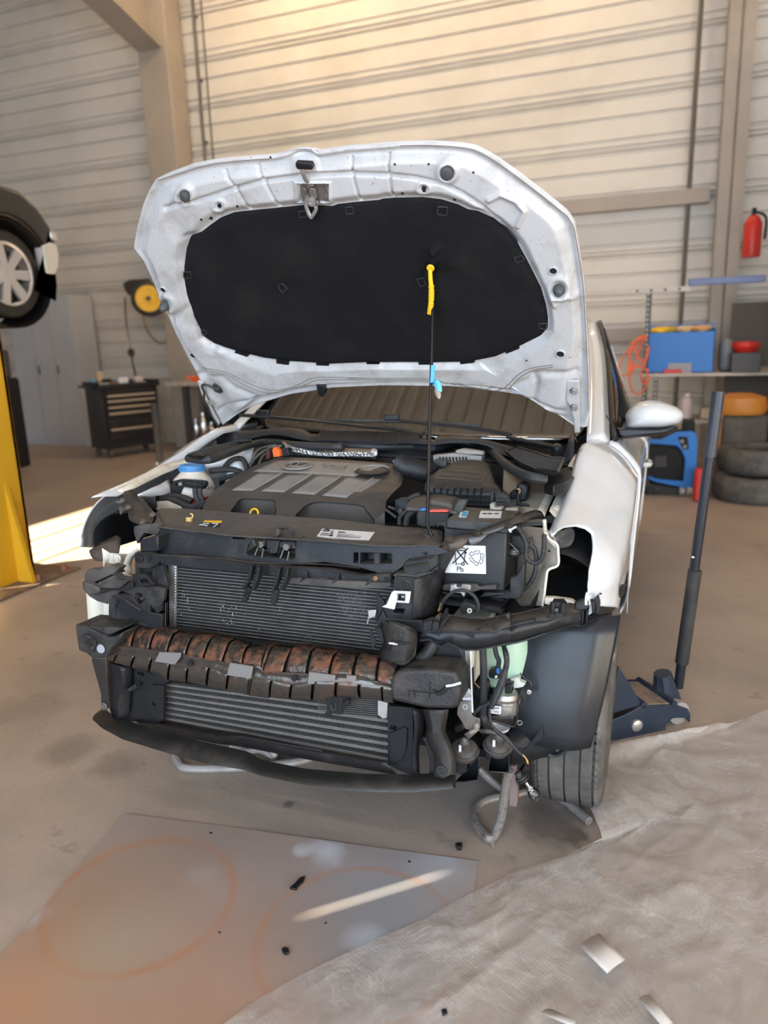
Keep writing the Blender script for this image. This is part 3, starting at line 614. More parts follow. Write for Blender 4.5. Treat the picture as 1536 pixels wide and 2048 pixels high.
# ---- front wheels and liners
def wheel(sg, ce):
    b = MB(); R_ = .300; prof = []
    ws_ = .0925
    pr = [(-ws_*.72, .200), (-ws_*.95, .225), (-ws_, .258), (-ws_*.96, .278), (-ws_*.84, .292)]
    tread = []
    for g0, g1 in ((-.066, -.022), (-.015, .020), (.027, .055), (.062, .078)): tread.append((g0, g1))
    rib = [(-.078, .2955)]
    for x0, x1 in ((-.066, -.044), (-.036, -.005), (.003, .034), (.042, .066)):
        rib += [(x0-.0035, .2885), (x0-.0030, .2995), (x1, .2998), (x1+.0005, .2885)]
    rib += [(.072, .2885), (.0725, .2965), (.080, .294)]
    po = [(ws_*.96, .278), (ws_, .258), (ws_*.95, .225), (ws_*.72, .200)]
    P = pr + rib + po; n = 216; rings = []
    for (h, r) in P:
        ring = []
        for k in range(n):
            a = 2*pi*k/n; rr = r
            if abs(h) > .062 and r > .275 and k % 3 == 0: rr -= .004
            elif abs(h) < .06 and r > .297 and k % 6 == (1 if h > 0 else 4): rr -= .0016
            ring.append(Vector((sg*h, rr*cos(a), rr*sin(a))))
        rings.append(ring)
    b.loft(rings, cap=False)
    wh = empty('front_wheel', ce); wh.parent = car
    b.build('tyre', TYREM, wh, smooth=30)
    b = MB(); b.lathe((0, 0, 0), (sg, 0, 0), [(.205, -.07), (.19, -.06), (.17, -.02), (.16, .03), (.19, .06), (.205, .07)], 48); b.lathe((0, 0, 0), (sg, 0, 0), [(0, .035), (.05, .04), (.06, .02)], 32)
    for k in range(5):
        a = 2*pi*k/5; d = Vector((0, cos(a), sin(a))); t = Vector((0, -sin(a), cos(a)))
        b.loft([[Vector((sg*.035, 0, 0)) + d*.04 + t*.025, Vector((sg*.035, 0, 0)) + d*.04 - t*.025, Vector((sg*.01, 0, 0)) + d*.04 - t*.025, Vector((sg*.01, 0, 0)) + d*.04 + t*.025], [Vector((sg*.055, 0, 0)) + d*.195 + t*.035, Vector((sg*.055, 0, 0)) + d*.195 - t*.035, Vector((sg*.02, 0, 0)) + d*.195 - t*.035, Vector((sg*.02, 0, 0)) + d*.195 + t*.035]])
    b.build('rim', ALU, wh, smooth=40)
    return wh
wheel(1, (.737, -.060, .284))
for sg in (1, -1):
    wh = wheel(sg, (sg*.73, 2.47, .21)); wh.name = 'rear_wheel'
LINER = mat('liner_plastic', (.016, .018, .022), .33, col2=(.030, .030, .031), scale=5, lo=.45, hi=.75, bump=.05, bscale=30, rough2=.5, spec=.4)
def liner(sg):
    # front skirt seen in front of the tyre, and the arch over it
    rows = []
    for a in np.linspace(1.02*pi+.0, 1.32*pi, 12)[::-1]: pass
    for i, (z, y0) in enumerate(((.605, -.325), (.56, -.345), (.50, -.365), (.43, -.385), (.37, -.398), (.315, -.402), (.278, -.400))):
        xi = .60; xo = itp(z, (.27, .30, .36, .44, .52, .60), (.795, .800, .812, .824, .834, .842))
        row = []
        for t in np.linspace(0, 1, 12):
            x = xi + (xo - xi)*t; y = y0 + .020*((t-.5)*2)**2 + .02*max(0, t-.8)/.2
            row.append(Vector((sg*x, y, z)))
        rows.append(row)
    o = sheet('wheel_arch_liner', LINER, rows, car, sm=3, n=30, solid=.003) if sg > 0 else None
    rows = []
    for a in np.linspace(.22*pi, 1.0*pi, 16): rows.append([Vector((sg*x, -.0 + .345*cos(a), .28 + .36*sin(a))) for x in ((.46, .55, .68, .80, .815) if sg > 0 else (.46, .5, .56, .6, .64))])
    sheet('wheel_arch_tunnel', BLACK, rows, car, solid=.003)
    return o
lr = liner(1); liner(-1)
# black liner that also stands in for the shade inside the wings
for sg in (1, -1):
    rows = []
    for y in (.25, .05, -.1, -.2, -.27):
        rows.append([Vector((sg*x, y, z)) for x, z in ((.655, .80 + y*.2), (.72, .79 + y*.2), (.775, .74 + y*.15), (.795, .66), (.795, .60))])
    sheet('fender_lining_shade', BLACK, rows, car, sm=3, n=14, solid=.002)
o = c(Q('F', '1215,885')[0], y=-.27)
for q_, y in (('F|1215,880', -.27), ('7|1240,1345', -.28)):
    k, v = q_.split('|'); o = c(Q(k, v)[0], y=y); MB().lathe(o, (0.1, -1, .1), [(.016, -.01), (.016, .002), (.009, .004), (.008, .012), (0, .013)], 12).build('liner_bolt', mat('rusty_bolt', (.20, .14, .10), .8, col2=(.35, .27, .2), scale=40), lr)
b = MB(); b.loft([[c(p, y=-.30) for p in Q('F', '1110,770 1130,660 1150,650 1190,720 1225,815 1190,960 1120,920')], [c(p, y=-.292) for p in Q('F', '1095,770 1120,640 1150,632 1205,715 1245,815 1195,985 1105,935')]]); b.build('liner_pocket', LINER, lr, bevel=.004)

# ---- cowl at the foot of the windscreen
topL = Q('G', '52,560 70,480 120,432 172,452 195,490 330,490 500,476 640,470 730,480 785,522 878,522 902,490 1200,498 1536,507') + Q('B', '140,18 278,26 300,62 400,76 425,44 500,36 700,52 900,108 1050,152 1230,196 1330,206 1368,140 1388,45 1420,22')
botL = Q('G', '60,600 90,592 140,590 200,585 240,575 330,552 420,530 520,518 640,535 700,552 780,568 820,575 900,582 1200,590 1536,598') + Q('B', '140,92 278,98 330,102 400,106 480,95 560,86 700,92 800,118 880,170 960,200 1100,235 1250,262 1330,250 1370,230 1420,190')
yt = [itp(p[0], (430, 520, 640, 790, 950, 1100, 1150), (.44, .42, .37, .35, .37, .42, .44)) for p in topL]
yb = [itp(p[0], (430, 520, 640, 790, 950, 1050, 1150), (.36, .31, .27, .26, .28, .30, .32)) for p in botL]
T_ = cy(topL, yt); B_ = cy(botL, yb)
back = [p + Vector((0, .06, -.012)) for p in T_]
b = MB(); b.grid([resample(back, 90), resample(T_, 90), resample(B_, 90)]); cowl = b.build('scuttle_panel', COWLM, car, solid=.004)
under = [[Vector((x, .30 + .0*x, .90)) for x in np.linspace(-.66, .66, 12)], [Vector((x, .52-.10*(1-(x/.70)**2), .925)) for x in np.linspace(-.68, .68, 12)]]
sheet('scuttle_tray', COWLM, under, car, solid=.004)
def bars_in(name, poly_top, poly_bot, n, m, parent, th=.0035):
    a = resample(poly_top, n); d = resample(poly_bot, n); b = MB()
    for p, q in zip(a, d): b.tube([p, q], th, 5)
    return b.build(name, m, parent)
gt = cy(Q('G', '905,497 1200,503 1536,512') + Q('B', '140,24 278,32'), .350); gb = cy(Q('G', '885,575 1200,585 1536,592') + Q('B', '140,88 278,92'), .262)
b = MB(); b.grid([[p + Vector((0, -.004, .002)) for p in resample(gt, 20)], [p + Vector((0, -.004, .002)) for p in resample(gb, 20)]]); b.build('grille_opening', BLACK, cowl)
bars_in('grille_bars', [p + Vector((0, -.006, .003)) for p in gt], [p + Vector((0, -.006, .003)) for p in gb], 48, COWLM, cowl, .0034)
# right mesh grille, left slatted grille
mg = Q('B', '925,165 1000,135 1150,178 1250,214 1342,216 1330,245 1290,322 1150,300 1020,245')
mgp = [c(p, z=.935) for p in mg]; b = MB(); b.prism(mgp, (0, 0, -.004)); b.build('mesh_grille_tray', BLACK, cowl)
b = MB(); b.tube([p + Vector((0, 0, .004)) for p in mgp], .005, 6, True); mgr = b.build('mesh_grille_frame', PLASTIC_C, cowl)
def in_poly(x, y, P):
    k = False; j = len(P)-1
    for i in range(len(P)):
        if (P[i][1] > y) != (P[j][1] > y) and x < (P[j][0]-P[i][0])*(y-P[i][1])/(P[j][1]-P[i][1]+1e-12)+P[i][0]: k = not k
        j = i
    return k
b = MB(); P2 = [(p.x, p.y) for p in mgp]; st = .0125
x0, x1 = min(p[0] for p in P2), max(p[0] for p in P2); y0, y1 = min(p[1] for p in P2), max(p[1] for p in P2)
def clip_line(p, d, P):
    ts = []
    for i in range(len(P)):
        a, q = np.array(P[i]), np.array(P[(i+1) % len(P)]); e = q-a; den = d[0]*e[1]-d[1]*e[0]
        if abs(den) < 1e-9: continue
        t = ((a[0]-p[0])*e[1]-(a[1]-p[1])*e[0])/den; u = ((a[0]-p[0])*d[1]-(a[1]-p[1])*d[0])/den
        if 0 <= u <= 1: ts.append(t)
    ts.sort(); return list(zip(ts[::2], ts[1::2]))
for ang in (radians(35), radians(-35)):
    d = np.array((cos(ang), sin(ang))); nrm = np.array((-sin(ang), cos(ang)))
    for k in range(-60, 60):
        p = np.array(((x0+x1)/2, (y0+y1)/2)) + nrm*k*st
        for t0, t1 in clip_line(p, d, P2): b.tube([(p[0]+d[0]*t0, p[1]+d[1]*t0, .9365), (p[0]+d[0]*t1, p[1]+d[1]*t1, .9365)], .0022, 4)
b.build('mesh_grille', mat('mesh_plastic', (.035, .036, .038), .5), mgr)
lg_t = [c(p, z=.945) for p in Q('3', '640,326 760,290 920,250 1010,240')]; lg_b = [c(p, z=.925) for p in Q('3', '700,345 780,335 900,300 1000,262')]
b = MB(); b.grid([resample([p - Vector((0, 0, .004)) for p in lg_t], 12), resample([p - Vector((0, 0, .004)) for p in lg_b], 12)]); b.build('slat_grille_tray', BLACK, cowl)
bars_in('slat_grille', [p + Vector((0, -.002, .004)) for p in lg_t], [p + Vector((0, -.002, .004)) for p in lg_b], 30, PLASTIC_D, cowl, .003)
pipe('slat_grille_edge', COWLM, lg_t + lg_b[::-1], .003, cowl, sub=0, closed=True)
seal = [c(p, z=z) for p, z in zip(Q('3', '640,345 760,352 880,312 1000,268 1120,247 1250,265 1400,273 1536,278') + Q('4', '120,302 300,310 500,308 620,318 740,298 860,302 945,342 1010,402 1080,448 1160,478 1240,488'),
        np.interp(np.linspace(0, 1, 19), (0, .2, .4, .6, .8, 1), (.915, .93, .935, .935, .93, .915)))]
pipe('bonnet_seal', mat('seal_rubber', (.026, .027, .029), .55), seal, .0135, cowl, sub=5, n=10)
b = MB(); b.prism([c(p, z=.90) for p in Q('B', '1205,325 1375,265 1450,272 1440,335 1350,390 1270,405 1205,385')], (0, 0, -.03)); b.build('scuttle_corner', PLASTIC_C, cowl, bevel=.004)
b = MB(); b.prism([c(p, z=.90) for p in Q('3', '800,200 840,150 900,140 900,175 890,200 820,250')], (0, 0, -.02)); b.build('scuttle_corner', PLASTIC_C, cowl, bevel=.004)
for q_ in ('B|318,40', 'B|1295,125'):
    k, v = q_.split('|'); o = c(Q(k, v)[0], y=.36); b = MB(); b.lathe(o, (0, -.5, 1), [(.021, -.03), (.020, -.004), (.014, .006), (0, .010)], 18); b.build('wiper_pivot', PLASTIC_C, cowl)
def wiper(arm, blade, clipq, ya, yb_):
    a = cy(Q(arm[0], arm[1]) + (Q(arm[2], arm[3]) if len(arm) > 2 else []), ya); wp = pipe('wiper_arm', PLASTIC_C, a, [.013, .012, .009, .008, .007], car, sub=4, n=8, flat=.6)
    d = cy(Q(blade[0], blade[1]) + (Q(blade[2], blade[3]) if len(blade) > 2 else []), yb_); pipe('wiper_blade', RUBBER, d, .007, wp, sub=4, n=6)
    o = cy(Q(clipq[0], clipq[1]), yb_[0])[0]; b = MB(); b.box(o + Vector((0, -.012, .006)), (.055, .022, .022)); b.build('wiper_clip', PLASTIC_C, wp, bevel=.004)
wiper(('B', '318,40', 'G', '1490,480 1200,452 900,418 560,385 480,378'), ('G', '235,365 480,378 760,402 900,412'), ('G', '445,358'), [.355, .36, .36, .38, .40, .41], [.43, .41, .40, .39])
wiper(('B', '1295,125 960,58 930,30', '4', '800,205 560,182 420,165'), ('G', '910,408 1440,412', '4', '600,178 875,196'), ('4', '400,158'), [.365, .375, .385, .39, .39, .40], [.41, .40, .40, .41])
# ================================================================== front end
def pp(s, **kw):                                         # 'Z|x,y x,y;Z|...' -> points on a plane
    return [c(p, **kw) for p in px_(s)]
def px_(s):
    o = []
    for t in s.split(';'):
        k, v = t.split('|'); o += Q(k, v)
    return o
def py_(s, ys): return cy(px_(s), ys)
def plt(name, m, s, parent, d=.004, holes=(), bevel=.0012, dirv=(0, 1, 0), **kw):
    return plate(name, m, pp(s, **kw), Vector(dirv)*d, parent, [pp(h, **kw) for h in holes], bevel)
def bolt(k, v, y, r, m, parent, n=(0, -1, 0), name='bolt', h=.006):
    o = c(Q(k, v)[0], y=y); return MB().lathe(o, n, [(r*1.5, -.002), (r*1.5, h*.3), (r, h*.4), (r*.95, h), (r*.45, h), (r*.4, h*.5), (0, h*.5)], 16).build(name, m, parent)

# ---- radiator and condenser
FIN = mat('fins_dark', (.018, .018, .019), .6)
def fins_mat():
    m = FIN; nt = m.node_tree; N = nt.nodes; L = nt.links; b = N['Principled BSDF']; tc = [n for n in N if n.type == 'TEX_COORD'][0]
    mp = N.new('ShaderNodeMapping'); mp.inputs['Scale'].default_value = (620, 4, 90); L.new(tc.outputs['Object'], mp.inputs[0])
    t = N.new('ShaderNodeTexNoise'); t.inputs['Scale'].default_value = 1; t.inputs['Detail'].default_value = 2; L.new(mp.outputs[0], t.inputs['Vector'])
    t2 = N.new('ShaderNodeTexNoise'); t2.inputs['Scale'].default_value = 9; L.new(tc.outputs['Object'], t2.inputs['Vector'])
    ml = N.new('ShaderNodeMath'); ml.operation = 'MULTIPLY'; L.new(t.outputs['Fac'], ml.inputs[0]); L.new(t2.outputs['Fac'], ml.inputs[1])
    r = N.new('ShaderNodeMapRange'); r.inputs[1].default_value = .33; r.inputs[2].default_value = .46; L.new(ml.outputs[0], r.inputs[0])
    mx = N.new('ShaderNodeMix'); mx.data_type = 'RGBA'; mx.inputs[6].default_value = (.006, .006, .007, 1); mx.inputs[7].default_value = (.15, .14, .135, 1); L.new(r.outputs[0], mx.inputs[0]); L.new(mx.outputs[2], b.inputs['Base Color'])
fins_mat()
rc = px_('p|352,1120 790,1158 762,1330 350,1275')
b = MB(); b.prism(cs(rc, y=-.492), (0, .05, 0)); rad = b.build('radiator', FIN, car, smooth=0)
tl, tr, br, bl = [np.array(q) for q in rc]
SLAT = mat('condenser_tube', (.22, .21, .20), .5, metal=.4, col2=(.14, .13, .12), scale=25, lo=.4, hi=.7)
nr = 25
for i in range(nr):
    t = (i+.5)/nr; a = tl + (bl-tl)*t; d = tr + (br-tr)*t
    A_, D_ = c(a, y=-.494), c(d, y=-.494); b = MB(); h = .00085
    b.prism([A_ + Vector((0, 0, h)), D_ + Vector((0, 0, h)), D_ - Vector((0, 0, h)), A_ - Vector((0, 0, h))], (0, -.005, 0)); b.build('condenser_tube', SLAT, rad, smooth=0)
b = MB(); q = pp('p|336,1128 352,1130 350,1266 338,1264', y=-.500); b.prism(q, (0, .05, 0)); b.build('header_tank', ALU, rad, bevel=.003)
b = MB(); e0 = pp('p|352,1132 350,1264', y=-.503)
for p in resample(e0, 26): b.box(p, (.008, .004, .0035))
b.build('header_teeth', ALU, rad, smooth=0)
b = MB(); a, d = pp('p|333,1205 333,1262', y=-.497); b.tube([a, d], .0035); b.build('dryer_tube', CHROME, rad)
b = MB()
for p in resample(pp('p|344,1200 344,1268', y=-.506), 8): b.ball(p, .004, 8)
# damage and stuck insects on the core
SPECK = mat('insect_remains', (.28, .27, .26), .8); b = MB(); rs = random.Random(4)
for (x, y, n, sx, sy) in ((455, 1240, 40, 9, 16), (372, 1205, 26, 9, 18), (445, 1212, 14, 5, 6), (470, 1170, 10, 60, 25), (600, 1220, 12, 70, 40)):
    for _ in range(n):
        o = c((x + rs.gauss(0, sx), y + rs.gauss(0, sy)), y=-.5005); s = rs.uniform(.0004, .0015); b.ball(o, s, 5, (1, .4, rs.uniform(.6, 2.2)))
stuff(b.build('insect_remains', SPECK, rad))
# ---- intercooler
ic = px_('p|326,1366 782,1424 782,1532 322,1444'); tl, tr, br, bl = [np.array(q) for q in ic]
b = MB(); b.prism(cs(ic, y=-.508), (0, .05, 0)); ict = b.build('intercooler', FIN, car, smooth=0)
ICB = mat('intercooler_bar', (.12, .112, .105), .7, col2=(.09, .083, .078), scale=30, lo=.4, hi=.7); ICF = mat('intercooler_fin', (.085, .08, .078), .6, metal=.3)
n = 7
for i in range(n):
    t0 = (i+.06)/n; t1 = t0 + .46/n; P = [tl+(bl-tl)*t0, tr+(br-tr)*t0, tr+(br-tr)*t1, tl+(bl-tl)*t1]
    b = MB(); b.prism(cs(P, y=-.516), (0, .02, 0)); b.build('cooler_bar', ICB, ict, bevel=.002)
    t2 = (i+1.06)/n
    if i < n-1:
        rows = []; m = 300
        for tt in (t1+.004, t2-.004):
            A_, D_ = c(tl+(bl-tl)*tt, y=-.511), c(tr+(br-tr)*tt, y=-.511); rows.append([A_.lerp(D_, k/m) + Vector((0, -.003 if k % 2 else .004, 0)) + Vector((.0012 if tt == t1+.004 else -.0012, 0, 0))*(1 if k % 4 < 2 else -1) for k in range(m+1)])
        b = MB(); b.grid(rows); b.build('cooler_fin', ICF, ict, smooth=0)
# ---- lock carrier
backE = px_('H|190,160 205,90 240,62 420,66 560,75 900,103 1150,120 1536,145;D|300,8 500,22 690,33 790,42 845,62 850,130 825,190')
creE = px_('H|175,195 215,207 300,215 480,238 780,272 900,280 1150,296 1340,306 1536,318;D|140,207 400,212 520,214 640,205 760,210 800,212 815,205 822,200')
yb_ = [-.40, -.33, -.30, -.30, -.30, -.30, -.30, -.295, -.29, -.29, -.29, -.29, -.30, -.34, -.40]
ycr = np.interp(np.linspace(0, 1, len(creE)), (0, .06, .5, 1), (-.48, -.505, -.505, -.47))
B0 = cy(backE, yb_); B1 = cy(creE, list(ycr))
PFm = ((0, -.955, .295), (0, -.505, .722))
nn = 80; r0 = resample(B0, nn); r1 = resample(B1, nn); rows = []
for t in (0, .12, .35, .6, .8, .93, 1.0):
    rows.append([a.lerp(d, t) + Vector((0, 0, (-.010*sst(t, 0, .4)*(1-sst(t, .8, 1))) if 6 < i < nn-8 else 0)) for i, (a, d) in enumerate(zip(r0, r1))])
b = MB(); b.grid([[p + Vector((0, .01, -.05)) for p in r0]] + rows); lock = b.build('lock_carrier', PLASTIC_D, car, solid=.003, off=-1)
fr = 'H|212,208 480,240 780,274 1150,298 1340,308 1536,322;D|140,212 520,220 640,215 800,225 905,275 700,325 470,395 330,500 200,492 0,432;H|1500,475 1400,482 1140,490 830,463 600,440 200,415'
holes = ['H|935,292 1278,312 1272,448 1250,456 905,428 890,405 900,350', 'D|-70,275 -15,280 -15,395 -70,392', 'D|0,278 145,282 145,402 0,400', 'D|205,285 318,288 332,310 332,398 205,400', 'H|790,275 888,283 885,303 785,300']
face = plate('carrier_face', PLASTIC, pp(fr, plane=PFm), (0, .004, 0), lock, [pp(h, plane=PFm) for h in holes], bevel=0)
b = MB(); q = pp('H|890,285 1300,310 1290,460 870,435', plane=PFm); b.prism([p + Vector((0, .045, 0)) for p in q], (0, .003, 0)); q = pp('H|1380,315 1536,325;D|420,280 420,420 0,420;H|1380,470', plane=PFm); b.prism([p + Vector((0, .05, 0)) for p in q], (0, .003, 0)); b.build('recess_back', PLASTIC_C, lock, smooth=0)
for h in holes[:4]:
    q = pp(h, plane=PFm); b = MB(); b.grid([q + [q[0]], [p + Vector((0, .048, .002)) for p in q + [q[0]]]]); b.build('recess_wall', PLASTIC, lock, solid=.002, smooth=0)
b = MB(); q = pp('D|146,280 205,284 205,402 146,402', plane=PFm); b.prism([p - Vector((0, .004, 0)) for p in q], (0, .03, 0)); q = pp('H|1390,395 1425,350 1520,360;D|0,290 0,270;H|1500,345 1420,332 1385,375', plane=PFm); b.build('recess_rib', PLASTIC, lock, bevel=.002)
# bonnet catch
b = MB(); q = pp('H|945,292 1060,300 1070,390 1130,412 1160,310 1272,315 1275,375 1150,365 960,350', plane=PFm); b.prism([p - Vector((0, .006, 0)) for p in q], (0, .01, 0)); b.prism(pp('H|890,405 925,305 945,295 965,360', y=-.535), (0, .02, 0)); cat = b.build('catch_bracket', PLASTIC_C, lock, bevel=.003)
b = MB(); b.prism([p - Vector((0, .012, 0)) for p in pp('H|1065,300 1165,306 1140,405 1085,405 1068,385', plane=PFm)], (0, .008, 0)); b.lathe(c(Q('H', '1098,382')[0], plane=PFm) - Vector((0, .013, 0)), (0, -1, 0), [(0, .001), (.004, .001), (.0065, .0), (.0065, -.004)], 16); b.build('catch_tongue', PLASTIC_C, cat, bevel=.002)
for v in ('1030,330', '1225,350'):
    o = c(Q('H', v)[0], plane=PFm); b = MB(); b.cyl(o + Vector((0, -.02, 0)), o + Vector((0, .03, .004)), .0055); b.cyl(o + Vector((0, -.02, 0)), o + Vector((0, -.014, 0)), .009, 6); b.tube([o + Vector((-.008, -.018, -.008)), o + Vector((-.016, -.02, -.03))], .0018, 5); b.tube([o + Vector((.008, -.018, -.010)), o + Vector((.004, -.02, -.034))], .0018, 5); b.build('catch_bolt', STEEL, cat)
for q in ('H|960,275 1000,240 1090,250 1075,285', 'H|1170,290 1220,255 1320,262 1285,305'):
    b = MB(); b.prism([p + Vector((0, 0, .004)) for p in pp(q, z=.728)], (0, 0, -.004)); b.build('catch_plate', STEEL_B, cat)
b = MB(); b.tube(pp('H|1085,300 1120,275 1140,240 1110,222', y=-.47), [.006, .008, .008, .004], 8, sub=3); b.tube(pp('H|1130,245 1180,215 1225,225 1255,262', y=-.44), .004, 8, sub=3); b.prism(pp('H|1100,225 1135,218 1170,255 1140,270', y=-.465), (0, .012, 0)); b.build('catch_lever', RUBBER, cat, bevel=.001)
b = MB(); b.tube([p + Vector((0, 0, .003)) for p in pp('H|985,190 1010,180 1320,210 1360,235 1300,320;H|960,290 940,270', z=.735)], .0022, 6, True, 3); b.build('recess_lip', PLASTIC_D, lock)
# stickers, clip, prints on top of the carrier
PT = ((0, -.18, 1), tuple((c(Q('H', '620,180')[0], y=-.43))))
from mathutils.bvhtree import BVHTree
def bvh_of(o): return BVHTree.FromPolygons([v.co.copy() for v in o.data.vertices], [tuple(p.vertices) for p in o.data.polygons])
def drop(px, tree):                                     # where the sight line meets a built surface
    d = Vector(RC.T @ np.array(((px[0]-768)/FPX, (px[1]-1024)/FPX, 1))).normalized(); h = tree.ray_cast(Vector(CC), d)
    return h[0] if h[0] is not None else None
LTREE = bvh_of(lock)
def on_carrier(px): 
    p = drop(px, LTREE); return p if p is not None else c(px, plane=PT)
def sticker(name, m, k, v, lift=.0012): return MB().prism([on_carrier(p) + Vector((0, -.0003, lift)) for p in Q(k, v)], (0, 0, -.0006)).build(name, m, lock, smooth=0)
sticker('warning_sticker', YELLOW, 'H', '575,159 708,162 700,178 560,172'); sticker('warning_sticker', INK, 'H', '558,173 702,179 680,212 530,203', .0010)
for v in ('560,182 610,183 608,186 558,185', '632,180 680,182 676,186 630,184', '540,190 580,192 570,198 530,196', '672,186 680,187 645,210 638,210', '585,196 600,197 590,204 575,203'): sticker('sticker_print', LABEL, 'H', v, .0016)
st1 = sticker('type_sticker', LABEL, 'H', '1478,222 1600,232 1880,250 1835,312 1560,298 1434,282')
for v in ('1460,268 1540,273 1540,277 1458,272', '1470,256 1530,260 1528,264 1468,260', '1600,246 1800,258 1797,266 1598,254', '1595,262 1790,274 1788,277 1594,265', '1592,272 1780,284 1778,287 1590,275', '1588,282 1770,294 1768,297 1586,285', '1545,240 1565,241 1562,248 1542,247', '1540,254 1562,255 1558,264 1536,263', '1535,270 1560,271 1556,282 1530,281'): sticker('sticker_print', INK, 'H', v, .0018)
o = on_carrier(Q('H', '1507,240')[0]) + Vector((0, 0, .002)); b = MB(); b.tube(ring_pts(o, (1, 0, 0), (0, 1, .2), .0085, n=24), .0016, 5, True); b.tube([o+Vector((-.005, .004, .001)), o+Vector((0, -.004, 0)), o+Vector((.005, .004, .001))], .0009, 5); b.build('sticker_emblem', INK, st1)
o = on_carrier(Q('H', '455,165')[0]); b = MB(); b.box(o + Vector((0, 0, .006)), (.016, .010, .012)); b.tube(ring_pts(o + Vector((.006, 0, .016)), (1, 0, .2), (0, .1, 1), .0065, n=14, a0=-1.8, a1=2.0), .0025, 6); b.build('wire_clip', mat('tan_clip', (.62, .42, .18), .5), lock, bevel=.001)
o = on_carrier(Q('D', '735,105')[0]); MB().lathe(o, (0, -.2, 1), [(.026, -.004), (.022, .003), (.016, .006), (.010, .004), (.006, .002)], 24).build('rod_socket', PLASTIC_D, lock)
for v in ('150,210', '140,272'): 
    pass
# prop rod
rod_pts = py_('D|738,112 700,30;B|345,660 352,500;p|857,960 861,800 864,700 866,606', [-.385, -.385, -.38, -.35, -.30, -.20, -.12, -.04])
E0 = c((866, 606), plane=HP) + HN*.05; E1 = c((863, 545), plane=HP) + HN*.03
n_ = len(rod_pts); A0 = rod_pts[0]; px_rod = px_('D|738,112 700,30;B|345,660 352,500;p|857,960 861,800 864,700 866,606')
rp = []
for p in px_rod:                                        # the straight shank runs from the socket to the bonnet
    t = (1065 - p[1])/(1065-606.); rp.append(c(p, y=A0.y + (E0.y-A0.y)*max(0, t)))
rod = pipe('prop_rod', mat('rod_black', (.012, .012, .013), .25), rp, .0047, car, sub=4, n=12)
gy = Q('2', '497,1020 500,960 498,900 490,850 482,800'); yy = [E0.y, E0.y+.012, E0.y+.02, E0.y+.03, E0.y+.04]
gp = [c(p, plane=HP) + HN*h for p, h in zip(gy, (.05, .042, .034, .028, .018))]
grip = pipe('rod_grip', YELLOW, gp, [.0068, .0072, .0068, .0062, .0060], rod, sub=5, n=14)
b = MB()
for i in range(18):
    t = i/17*.62; P_ = smooth_path(gp, 8); k = int(t*(len(P_)-2)); a = P_[k]; d = (P_[k+1]-a).normalized(); u = d.orthogonal().normalized(); b.tube(ring_pts(a, u, d.cross(u), .0076, n=14), .0010, 5, True)
b.build('grip_rib', YELLOW, grip)
o = gp[-1]; MB().lathe(o - HN*.008, HN, [(.0105, 0), (.011, .004), (.008, .007), (.006, .005), (0, .002)], 20).build('grip_cap', YELLOW, grip)
CY = mat('tag_blue', (.10, .42, .72), .4); rr = []
for p in ('2|490,1395', '2|488,1440', '2|485,1498'):
    k, v = p.split('|'); q_ = Q(k, v)[0]; t = (1065-q_[1])/(1065-606.); rr.append(c(q_, y=A0.y+(E0.y-A0.y)*t))
tg = pipe('paper_tag', CY, rr, .0068, rod, sub=3)
yt_ = rr[-1].y - .012
sheet('tag_flap', CY, [[c(p, y=yt_ + d) for p, d in zip(Q('2', s), (0, -.006, .004))] for s in ('495,1475 515,1472 530,1478', '492,1510 520,1505 548,1515', '505,1535 525,1545 546,1560')], tg, solid=.0006, subd=1)
sheet('tag_flap', mat('tag_inside', (.32, .27, .24), .6), [[c(p, y=yt_ + d) for p, d in zip(Q('2', s), (.003, -.008, .004))] for s in ('495,1520 515,1528 540,1545', '498,1560 520,1570 540,1575', '515,1585 525,1592 535,1588')], tg, solid=.0006, subd=1)

# ---- left end of the carrier
b = MB(); b.prism(pp('C|760,670 812,640 962,612 968,775 905,792 770,792', y=-.545), (0, .09, 0)); b.build('carrier_end_block', PLASTIC, lock, bevel=.004)
plt('carrier_end_plate', PLASTIC_D, 'C|700,510 760,495 930,480 990,500 960,610 815,580 752,665 735,700 700,580', lock, d=.02, y=-.50)
plt('carrier_end_bracket', PLASTIC, 'C|710,800 880,795 940,830 985,890 960,930 880,970 760,965 755,1020 715,1030', lock, d=.02, holes=(), y=-.548)
bolt('C', '760,870', -.550, .009, PLASTIC_C, lock); 
b = MB(); b.tube(pp('C|740,800 830,805 885,845 860,890 800,915 740,915', y=-.552), .0015, 5, True); b.build('bracket_lip', PLASTIC, lock)
plt('side_support', PLASTIC, 'C|900,965 1010,935 1075,1165 1045,1200 950,1170 905,1100', lock, d=.015, y=-.535)
plt('side_support', PLASTIC_C, 'C|680,1035 820,1030 900,1120 930,1150 720,1180 690,1130', lock, d=.012, holes=('C|755,1095 830,1080 870,1125 775,1135',), y=-.56)
b = MB(); b.prism(pp('C|735,930 900,960 900,1000 745,1025', y=-.53), (0, .004, 0)); b.build('side_support', BLACK, lock)
